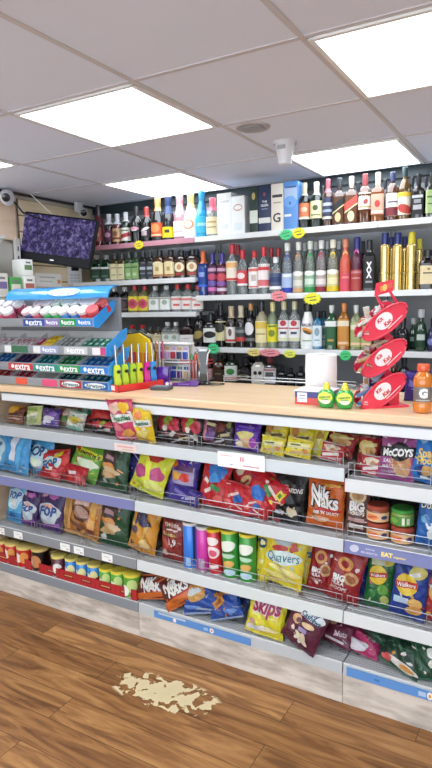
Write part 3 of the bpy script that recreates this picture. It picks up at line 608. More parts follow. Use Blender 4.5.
BAGS=[
 ('choc', -2.512, 2.15, 0.957, 0.125, 0.094, 0, 25, 0, 0.94, 0.045, 'sweet_bag', 'sweets', 'brown and yellow chocolate bag at the far end of the top shelf', 'bags on the top front shelf'),
 ('blackwhite', -2.41, 2.2, 1.011, 0.197, 0.077, 8, 35, 0, 0.94, 0.045, 'sweet_bag', 'sweets', 'black bag with white flashes lying behind the pale green bag', 'bags on the top front shelf'),
 ('palegreen', -2.368, 2.15, 0.964, 0.112, 0.097, -5, 15, 0, 0.94, 0.045, 'sweet_bag', 'sweets', 'pale yellow green sweet bag in front of the black one', 'bags on the top front shelf'),
 ('purplesw', -2.25, 2.15, 0.979, 0.122, 0.095, 0, 20, 0, 0.94, 0.045, 'sweet_bag', 'sweets', 'purple and white sweet bag near the end of top shelf', 'bags on the top front shelf'),
 ('multi1', -2.193, 2.2, 1.001, 0.134, 0.095, 0, 20, 0, 0.94, 0.045, 'sweet_bag', 'sweets', 'sweet bag printed with red and green fruit beside purple bag', 'bags on the top front shelf'),
 ('yellowwhite', -2.071, 2.15, 0.979, 0.121, 0.092, 5, 15, 0, 0.94, 0.045, 'sweet_bag', 'sweets', 'white bag with yellow sweets in front of the teal bag', 'bags on the top front shelf'),
 ('teal', -2.066, 2.22, 1.023, 0.149, 0.073, 0, 30, 0, 0.94, 0.045, 'sweet_bag', 'sweets', 'teal green sweet bag lying behind white and yellow bag', 'bags on the top front shelf'),
 ('redsw', -1.956, 2.2, 1.014, 0.156, 0.091, 10, 20, 0, 0.94, 0.045, 'sweet_bag', 'sweets', 'red sweet bag tilted over the patterned black bags', 'bags on the top front shelf'),
 ('blackfruit', -1.89, 2.15, 0.974, 0.139, 0.07, 0, 20, 0, 0.94, 0.045, 'sweet_bag', 'sweets', 'black patterned sweet bag low in front of the red one', 'bags on the top front shelf'),
 ('squash_pink', -1.693, 2.1, 1.048, 0.146, 0.202, -2, -18, 0, 0.94, 0.03, 'sweet_bag', 'sweets', 'pink chewy sweet bag standing tall above the shelf rail', 'bags on the top front shelf'),
 ('squash_yellow', -1.586, 2.1, 1.03, 0.112, 0.161, 3, -18, 0, 0.94, 0.03, 'sweet_bag', 'sweets', 'yellow chewy sweet bag standing beside the pink one', 'bags on the top front shelf'),
 ('blackfruit', -1.506, 2.15, 1.032, 0.143, 0.101, 3, 12, 0, 0.94, 0.045, 'sweet_bag', 'sweets', 'black sweet bag with red and green fruit beside the yellow bag', 'bags on the top front shelf'),
 ('blackfruit', -1.388, 2.15, 1.028, 0.126, 0.099, 5, 12, 0, 0.94, 0.045, 'sweet_bag', 'sweets', 'black sweet bag with red and green fruit, second one along', 'bags on the top front shelf'),
 ('darkbrown', -1.429, 2.13, 0.979, 0.138, 0.054, 0, 30, 0, 0.94, 0.045, 'sweet_bag', 'sweets', 'black bag with pale flashes lying low behind the rail', 'bags on the top front shelf'),
 ('pinkdark', -1.307, 2.17, 1.031, 0.092, 0.089, 8, 15, 0, 0.94, 0.045, 'sweet_bag', 'sweets', 'dark bag with pink stripe and purple print', 'bags on the top front shelf'),
 ('darkbrown', -1.237, 2.17, 1.02, 0.109, 0.097, 0, 18, 0, 0.94, 0.045, 'sweet_bag', 'sweets', 'dark brown sweet bag beside the bright purple bag', 'bags on the top front shelf'),
 ('purplebright', -1.111, 2.15, 1.01, 0.127, 0.116, 3, 10, 0, 0.94, 0.045, 'sweet_bag', 'sweets', 'bright purple sweet bag with yellow and cream print', 'bags on the top front shelf'),
 ('yellow1', -1.001, 2.19, 1.038, 0.109, 0.072, 5, 18, 0, 0.94, 0.045, 'sweet_bag', 'sweets', 'yellow sweet bag upper row next to the purple bag', 'bags on the top front shelf'),
 ('yellow1', -0.886, 2.19, 1.031, 0.121, 0.078, 6, 18, 0, 0.94, 0.045, 'sweet_bag', 'sweets', 'yellow sweet bag upper row behind the lower yellow pair', 'bags on the top front shelf'),
 ('yellow2', -0.983, 2.13, 0.977, 0.107, 0.071, 6, 15, 0, 0.94, 0.045, 'sweet_bag', 'sweets', 'yellow bag lower row next to the white paper sign', 'bags on the top front shelf'),
 ('yellow2', -0.87, 2.13, 0.968, 0.114, 0.073, 7, 15, 0, 0.94, 0.045, 'sweet_bag', 'sweets', 'yellow bag lower row beside the red and white bag', 'bags on the top front shelf'),
 ('yellowtall', -0.806, 2.18, 1.013, 0.054, 0.114, 14, 12, 0, 0.94, 0.045, 'sweet_bag', 'sweets', 'narrow yellow bag leaning at the end of the yellow group', 'bags on the top front shelf'),
 ('redyel', -0.722, 2.2, 0.993, 0.121, 0.097, 12, 18, 0, 0.94, 0.045, 'snack_bag', 'snack bag', 'red bag with yellow crisps print at the shelf joint', 'bags on the top front shelf'),
 ('redwhite', -0.734, 2.13, 0.952, 0.088, 0.071, 8, 15, 0, 0.94, 0.045, 'snack_bag', 'snack bag', 'red and white bag low against the rail corner', 'bags on the top front shelf'),
 ('redyel', -0.61, 2.18, 0.99, 0.084, 0.109, 4, 15, 0, 0.903, 0.045, 'snack_bag', 'snack bag', 'dark red bag behind the rail beside the mauve bag', 'bags on the top front shelf'),
 ('redwhite', -0.583, 2.14, 0.941, 0.075, 0.077, 3, 12, 0, 0.903, 0.045, 'snack_bag', 'snack bag', 'red and white bag low in front of dark red bag', 'bags on the top front shelf'),
 ('mccoys', -0.486, 2.13, 0.981, 0.132, 0.167, 3, 8, 0, 0.903, 0.045, 'crisp_bag', 'crisps', 'mauve crisp bag with black banner and white lettering', 'bags on the top front shelf'),
 ('bluecrisp', -0.375, 2.13, 0.991, 0.115, 0.188, 8, 8, 0, 0.903, 0.045, 'crisp_bag', 'crisps', 'bright blue crisp bag with yellow script on top shelf', 'bags on the top front shelf'),
 ('bluecrisp', -0.302, 2.16, 0.978, 0.099, 0.166, 3, 8, 0, 0.903, 0.045, 'crisp_bag', 'crisps', 'blue crisp bag just past the one with yellow script', 'bags on the top front shelf'),
 ('yellowflat', -0.674, 2.25, 1.039, 0.096, 0.04, 0, 60, 0, 0.903, 0.045, 'snack_bag', 'snack bag', 'yellowish bag lying flat under the counter', 'bags on the top front shelf'),
 ('fop_blue', -2.662, 2.15, 0.724, 0.116, 0.208, 0, 12, 0, 0.668, 0.045, 'sweet_bag', 'sweets', 'pale blue sweet bag at the very end of the second shelf', 'bags on the second front shelf'),
 ('fop_bluestripe', -2.5, 2.13, 0.754, 0.203, 0.212, 4, 10, 0, 0.668, 0.045, 'sweet_bag', 'sweets', 'blue sweet bag with white lengthwise stripe', 'bags on the second front shelf'),
 ('fop_blue', -2.377, 2.17, 0.753, 0.211, 0.188, 2, 12, 0, 0.668, 0.045, 'sweet_bag', 'sweets', 'blue sweet bag with dark letters on a clear window', 'bags on the second front shelf'),
 ('fop_red', -2.233, 2.15, 0.753, 0.194, 0.14, -8, 12, 0, 0.668, 0.045, 'sweet_bag', 'sweets', 'red sweet bag with dark letters on a pale window', 'bags on the second front shelf'),
 ('redlow', -2.237, 2.12, 0.67, 0.158, 0.092, 5, 25, 0, 0.668, 0.045, 'sweet_bag', 'sweets', 'red bag lying low under the lettered red bag', 'bags on the second front shelf'),
 ('redlow', -2.078, 2.12, 0.671, 0.164, 0.089, 5, 25, 0, 0.668, 0.045, 'sweet_bag', 'sweets', 'red bag lying low in front of the lime bag', 'bags on the second front shelf'),
 ('lime', -2.045, 2.17, 0.75, 0.203, 0.189, 12, 15, 0, 0.668, 0.045, 'sweet_bag', 'sweets', 'lime green sweet bag with slanting yellow name panel', 'bags on the second front shelf'),
 ('nuts', -1.83, 2.14, 0.77, 0.175, 0.225, 4, 10, 0, 0.668, 0.045, 'nut_bag', 'nuts', 'dark green nut bag with brown oval on second shelf', 'bags on the second front shelf'),
 ('navy', -1.742, 2.2, 0.81, 0.159, 0.14, 35, 12, 0, 0.668, 0.045, 'sweet_bag', 'sweets', 'navy purple bag leaning behind the yellow lime bag', 'bags on the second front shelf'),
 ('yellowlime', -1.61, 2.14, 0.76, 0.196, 0.203, 14, 10, 0, 0.668, 0.045, 'sweet_bag', 'sweets', 'yellow lime bag with magenta fruit print', 'bags on the second front shelf'),
 ('purplecandy', -1.457, 2.17, 0.786, 0.164, 0.17, 5, 12, 0, 0.668, 0.045, 'sweet_bag', 'sweets', 'purple sweet bag with red and white print panel', 'bags on the second front shelf'),
 ('purplelow', -1.416, 2.12, 0.713, 0.171, 0.07, 8, 25, 0, 0.668, 0.045, 'sweet_bag', 'sweets', 'purple wrapper bag lying low before the printed purple one', 'bags on the second front shelf'),
 ('redblue', -1.276, 2.15, 0.798, 0.147, 0.163, 6, 12, 0, 0.668, 0.045, 'sweet_bag', 'sweets', 'red sweet bag with blue figure patch next to purple bag', 'bags on the second front shelf'),
 ('redlow2', -1.147, 2.12, 0.749, 0.144, 0.105, 8, 15, 0, 0.668, 0.045, 'sweet_bag', 'sweets', 'crumpled red bag low in the middle of the red group', 'bags on the second front shelf'),
 ('redblue2', -1.149, 2.2, 0.81, 0.117, 0.125, -15, 12, 0, 0.668, 0.045, 'sweet_bag', 'sweets', 'red bag with striped sweets in the back of the red group', 'bags on the second front shelf'),
 ('redblue3', -1.021, 2.14, 0.792, 0.192, 0.129, 18, 15, 0, 0.668, 0.045, 'sweet_bag', 'sweets', 'large red bag with yellow corner tag and blue patch', 'bags on the second front shelf'),
 ('redlow2', -1.062, 2.12, 0.727, 0.13, 0.069, 8, 20, 0, 0.668, 0.045, 'sweet_bag', 'sweets', 'crumpled red bag low beside the black bag', 'bags on the second front shelf'),
 ('sensations', -0.931, 2.17, 0.732, 0.169, 0.214, 4, 10, 0, 0.668, 0.045, 'crisp_bag', 'crisps', 'black crisp bag with spaced white lettering', 'bags on the second front shelf'),
 ('blacklow', -0.929, 2.125, 0.679, 0.132, 0.068, 6, 20, 0, 0.668, 0.045, 'crisp_bag', 'crisps', 'black bag lying low behind the rail with a pale bird shape', 'bags on the second front shelf'),
 ('niknaks_o', -0.765, 2.15, 0.745, 0.157, 0.197, 4, 8, 0, 0.668, 0.045, 'crisp_bag', 'crisps', 'orange snack bag with bold white jagged lettering', 'bags on the second front shelf'),
 ('niknaks_o', -0.76, 2.22, 0.74, 0.126, 0.193, 8, 8, 0, 0.668, 0.045, 'crisp_bag', 'crisps', 'orange snack bag behind the boldly lettered orange one', 'bags on the second front shelf'),
 ('blackback', -0.923, 2.28, 0.766, 0.137, 0.088, 4, 8, 0, 0.668, 0.045, 'crisp_bag', 'crisps', 'black bag standing behind the orange snack bags', 'bags on the second front shelf'),
 ('bighoops', -0.636, 2.15, 0.73, 0.094, 0.184, 2, 6, 0, 0.668, 0.045, 'crisp_bag', 'crisps', 'dark brown bag with round cream patch and white lettering', 'bags on the second front shelf'),
 ('doritos', -0.363, 2.14, 0.735, 0.103, 0.202, 3, 8, 0, 0.668, 0.045, 'crisp_bag', 'crisps', 'blue tortilla chip bag with white lettering beside dip jars', 'bags on the second front shelf'),
 ('doritos', -0.291, 2.16, 0.722, 0.1, 0.2, 3, 8, 0, 0.668, 0.045, 'crisp_bag', 'crisps', 'blue tortilla chip bag, next one along from the dip jars', 'bags on the second front shelf'),
 ('fop_light', -2.546, 2.14, 0.475, 0.137, 0.209, 4, 12, 0, 0.38, 0.045, 'sweet_bag', 'sweets', 'pale blue sweet bag at the end of the third shelf', 'bags on the third front shelf'),
 ('fop_purple', -2.438, 2.14, 0.47, 0.132, 0.194, 4, 12, 0, 0.38, 0.045, 'sweet_bag', 'sweets', 'purple sweet bag with pale oval window, inner one', 'bags on the third front shelf'),
 ('fop_purple', -2.28, 2.14, 0.473, 0.185, 0.212, 4, 12, 0, 0.38, 0.045, 'sweet_bag', 'sweets', 'purple sweet bag with pale oval window, beside gold bag', 'bags on the third front shelf'),
 ('goldplain', -2.196, 2.17, 0.461, 0.108, 0.244, 4, 8, 0, 0.38, 0.045, 'biscuit_bag', 'biscuits', 'narrow copper gold bag behind the purple sweets', 'bags on the third front shelf'),
 ('gold', -2.036, 2.14, 0.472, 0.245, 0.246, 6, 8, 0, 0.38, 0.045, 'biscuit_bag', 'biscuits', 'copper gold bag with brown round picture', 'bags on the third front shelf'),
 ('nuts', -1.847, 2.14, 0.469, 0.191, 0.249, 2, 8, 0, 0.38, 0.045, 'nut_bag', 'nuts', 'dark green nut bag with brown oval on third shelf', 'bags on the third front shelf'),
 ('greenplain', -1.783, 2.2, 0.46, 0.113, 0.229, 5, 8, 0, 0.38, 0.045, 'nut_bag', 'nuts', 'plain dark green bag edge behind the nut bag', 'bags on the third front shelf'),
 ('nik_gold', -1.658, 2.14, 0.464, 0.161, 0.251, 10, 8, 0, 0.38, 0.045, 'crisp_bag', 'crisps', 'amber yellow snack bag with dark blue lettering', 'bags on the third front shelf'),
 ('redtwist', -1.497, 2.14, 0.48, 0.123, 0.195, 3, 5, 0, 0.38, 0.045, 'crisp_bag', 'crisps', 'dark red twists bag beside the blue tube', 'bags on the third front shelf'),
 ('yellowthin', -1.043, 2.15, 0.443, 0.057, 0.225, 3, 5, 0, 0.38, 0.045, 'crisp_bag', 'crisps', 'narrow yellow bag squeezed beside the green tubes', 'bags on the third front shelf'),
 ('quavers', -0.939, 2.135, 0.471, 0.189, 0.236, 10, 8, 0, 0.38, 0.045, 'crisp_bag', 'crisps', 'large yellow curly crisp bag with blue script', 'bags on the third front shelf'),
 ('quavers2', -0.89, 2.2, 0.468, 0.125, 0.221, 8, 8, 0, 0.38, 0.045, 'crisp_bag', 'crisps', 'yellow crisp bag behind the large yellow one', 'bags on the third front shelf'),
 ('hoops', -0.787, 2.17, 0.447, 0.111, 0.197, 5, 8, 0, 0.38, 0.045, 'crisp_bag', 'crisps', 'maroon hoops bag half hidden by the brighter one', 'bags on the third front shelf'),
 ('hoops', -0.675, 2.13, 0.49, 0.136, 0.206, 10, 8, 0, 0.38, 0.045, 'crisp_bag', 'crisps', 'dark red hoops bag with golden rings beside the shelf joint', 'bags on the third front shelf'),
 ('blueback', -0.65, 2.22, 0.474, 0.106, 0.186, 0, 6, 0, 0.38, 0.045, 'crisp_bag', 'crisps', 'blue bag standing behind the dark red hoops bag', 'bags on the third front shelf'),
 ('walkgreen', -0.55, 2.16, 0.473, 0.107, 0.219, 3, 6, 0, 0.38, 0.045, 'crisp_bag', 'crisps', 'green crisp bag with yellow disc and red ribbon', 'bags on the third front shelf'),
 ('walkblue', -0.431, 2.13, 0.463, 0.133, 0.235, 6, 8, 0, 0.38, 0.045, 'crisp_bag', 'crisps', 'blue crisp bag with yellow disc and red ribbon', 'bags on the third front shelf'),
 ('walkred', -0.336, 2.15, 0.457, 0.103, 0.224, 4, 8, 0, 0.38, 0.045, 'crisp_bag', 'crisps', 'red crisp bag just past the blue disc one', 'bags on the third front shelf'),
 ('maxi', -1.592, 2.1, 0.216, 0.211, 0.111, -12, 28, 0, 0.167, 0.045, 'crisp_bag', 'crisps', 'orange and maroon snack bag leaning on the green tube trays', 'bags on the bottom front shelf'),
 ('maxi', -1.447, 2.085, 0.209, 0.199, 0.147, -35, 22, 0, 0.167, 0.045, 'crisp_bag', 'crisps', 'orange and maroon snack bag hanging over the shelf lip', 'bags on the bottom front shelf'),
 ('bluechoc', -1.338, 2.09, 0.201, 0.18, 0.153, -15, 20, 0, 0.167, 0.045, 'biscuit_bag', 'biscuits', 'blue biscuit bag with golden biscuit, inner one', 'bags on the bottom front shelf'),
 ('bluechoc2', -1.215, 2.1, 0.209, 0.162, 0.141, -20, 22, 0, 0.167, 0.045, 'biscuit_bag', 'biscuits', 'blue biscuit bag with golden bar beside the empty gap', 'bags on the bottom front shelf'),
 ('bluesmall', -1.199, 2.22, 0.212, 0.113, 0.078, 20, 30, 0, 0.167, 0.045, 'biscuit_bag', 'biscuits', 'small blue bag with yellow panel at the back of the bottom shelf', 'bags on the bottom front shelf'),
 ('skips', -1.002, 2.09, 0.23, 0.176, 0.179, 4, 12, 0, 0.167, 0.045, 'crisp_bag', 'crisps', 'yellow bag with dark pink lettering on bottom shelf', 'bags on the bottom front shelf'),
 ('crunch', -0.817, 2.06, 0.253, 0.161, 0.187, 22, 14, 0, 0.167, 0.045, 'crisp_bag', 'crisps', 'maroon bag with cashew picture tipping over the lip', 'bags on the bottom front shelf'),
 ('maroonflat', -0.716, 2.15, 0.217, 0.141, 0.112, 10, 38, 0, 0.167, 0.045, 'crisp_bag', 'crisps', 'maroon bag lying down beside the cashew bag', 'bags on the bottom front shelf'),
 ('pinkflat', -0.61, 2.15, 0.213, 0.135, 0.101, 8, 45, 0, 0.167, 0.045, 'crisp_bag', 'crisps', 'bright pink and white bag lying flat at the shelf joint', 'bags on the bottom front shelf'),
 ('greenflat', -0.563, 2.18, 0.219, 0.126, 0.126, -20, 30, 0, 0.167, 0.045, 'crisp_bag', 'crisps', 'dark green bag lying beside the pink bag', 'bags on the bottom front shelf'),
 ('greenflat2', -0.445, 2.1, 0.244, 0.159, 0.119, 18, 35, 0, 0.167, 0.045, 'crisp_bag', 'crisps', 'dark green bag lying flat with an orange white corner', 'bags on the bottom front shelf'),
 ('greenwhite', -0.355, 2.1, 0.212, 0.111, 0.141, -12, 15, 0, 0.167, 0.045, 'crisp_bag', 'crisps', 'dark green bag with white patches nearest the bottom corner', 'bags on the bottom front shelf'),
]
TUBS=[
 ('tblue', -1.392, 2.14, 0.381, 0.0354, 0.214, 0, 'plain blue tall crisp tube'),
 ('tpink', -1.326, 2.14, 0.381, 0.032, 0.206, 0, 'plain magenta tall crisp tube'),
 ('tred', -1.256, 2.14, 0.381, 0.0336, 0.205, -4, 'red tall tube with white patches and yellow lid'),
 ('tgreen', -1.181, 2.14, 0.381, 0.0384, 0.214, -3, 'green crisp tube leaning against its green neighbour'),
 ('tgreen', -1.103, 2.14, 0.381, 0.0372, 0.214, 0, 'green crisp tube standing beside the yellow bags'),
 ('sred', -2.654, 2.125, 0.169, 0.0415, 0.102, 0, 'red short crisp can at the far end of the bottom shelf'),
 ('sred', -2.56, 2.125, 0.169, 0.0403, 0.109, 0, 'red short crisp can, second along the bottom shelf'),
 ('sred', -2.457, 2.125, 0.169, 0.0483, 0.111, 0, 'wider red short crisp can next to the black one'),
 ('sblack', -2.346, 2.125, 0.169, 0.0465, 0.122, 0, 'black short crisp can in the red trays'),
 ('smaroon', -2.208, 2.125, 0.169, 0.0411, 0.11, 0, 'maroon short crisp can beside the blue ones'),
 ('sblue', -2.119, 2.125, 0.169, 0.0349, 0.112, 0, 'blue short crisp can beside the maroon one'),
 ('sblue', -2.043, 2.125, 0.169, 0.034, 0.111, 0, 'blue short crisp can, middle of the three blue ones'),
 ('sblue', -1.966, 2.125, 0.169, 0.0347, 0.112, 0, 'blue short crisp can beside the green ones'),
 ('sgreen', -1.888, 2.125, 0.169, 0.0353, 0.107, 0, 'green short crisp can beside the blue ones'),
 ('sgreen', -1.811, 2.125, 0.169, 0.0374, 0.111, 0, 'green short crisp can in the middle of the green three'),
 ('sgreen', -1.725, 2.125, 0.169, 0.0434, 0.117, 0, 'green short crisp can nearest the orange snack bags'),
 ('sblack', -2.352, 2.2, 0.169, 0.0398, 0.08, 0, 'black short can set back in the gap of the trays'),
 ('dip_r', -0.557, 2.16, 0.669, 0.0427, 0.051, 0, 'salsa dip jar under another red lidded jar'),
 ('dip_r', -0.466, 2.16, 0.669, 0.0427, 0.055, 0, 'salsa dip jar under the green lidded jar'),
 ('dip_r', -0.558, 2.16, 0.753, 0.0425, 0.049, 0, 'red lidded dip jar stacked on the first jar'),
 ('dip_g', -0.468, 2.16, 0.753, 0.0425, 0.052, 0, 'green lidded dip jar stacked on top'),
]


# ------------------------------------------------------------ bottles
PROF = {
 'whisky': [(.9, 0), (1, .02), (1, .58), (.92, .65), (.6, .72), (.36, .77), (.33, .9)],
 'wine':   [(.9, 0), (1, .02), (1, .55), (.9, .62), (.5, .70), (.34, .76), (.31, .9)],
 'fizz':   [(.9, 0), (1, .03), (1, .42), (.9, .52), (.6, .66), (.4, .78), (.34, .9)],
 'vodka':  [(.92, 0), (1, .02), (1, .62), (.92, .68), (.5, .76), (.36, .8), (.34, .9)],
 'tall':   [(.92, 0), (1, .02), (.96, .5), (.9, .6), (.75, .66), (.55, .74), (.46, .8), (.42, .9)],
 'smooth': [(.8, 0), (.92, .02), (1, .3), (1, .6), (.9, .74), (.55, .84), (.45, .9)],
 'bar':    [(.95, 0), (1, .01), (1, .76), (.95, .79), (.45, .81), (.42, .9)],
 'half':   [(.92, 0), (1, .02), (1, .62), (.9, .7), (.5, .78), (.38, .82), (.36, .9)],
 'square': [(.95, 0), (1, .02), (1, .6), (.9, .66), (.45, .7), (.32, .74), (.3, .9)],
 'squat':  [(.95, 0), (1, .02), (1, .66), (.9, .72), (.4, .76), (.26, .8), (.26, .9)],
 'cone':   [(.9, 0), (1, .03), (.98, .4), (.85, .6), (.6, .74), (.5, .8), (.48, .9)],
 'round':  [(.75, 0), (.9, .04), (1, .3), (.95, .5), (.7, .64), (.35, .72), (.3, .9)],
}
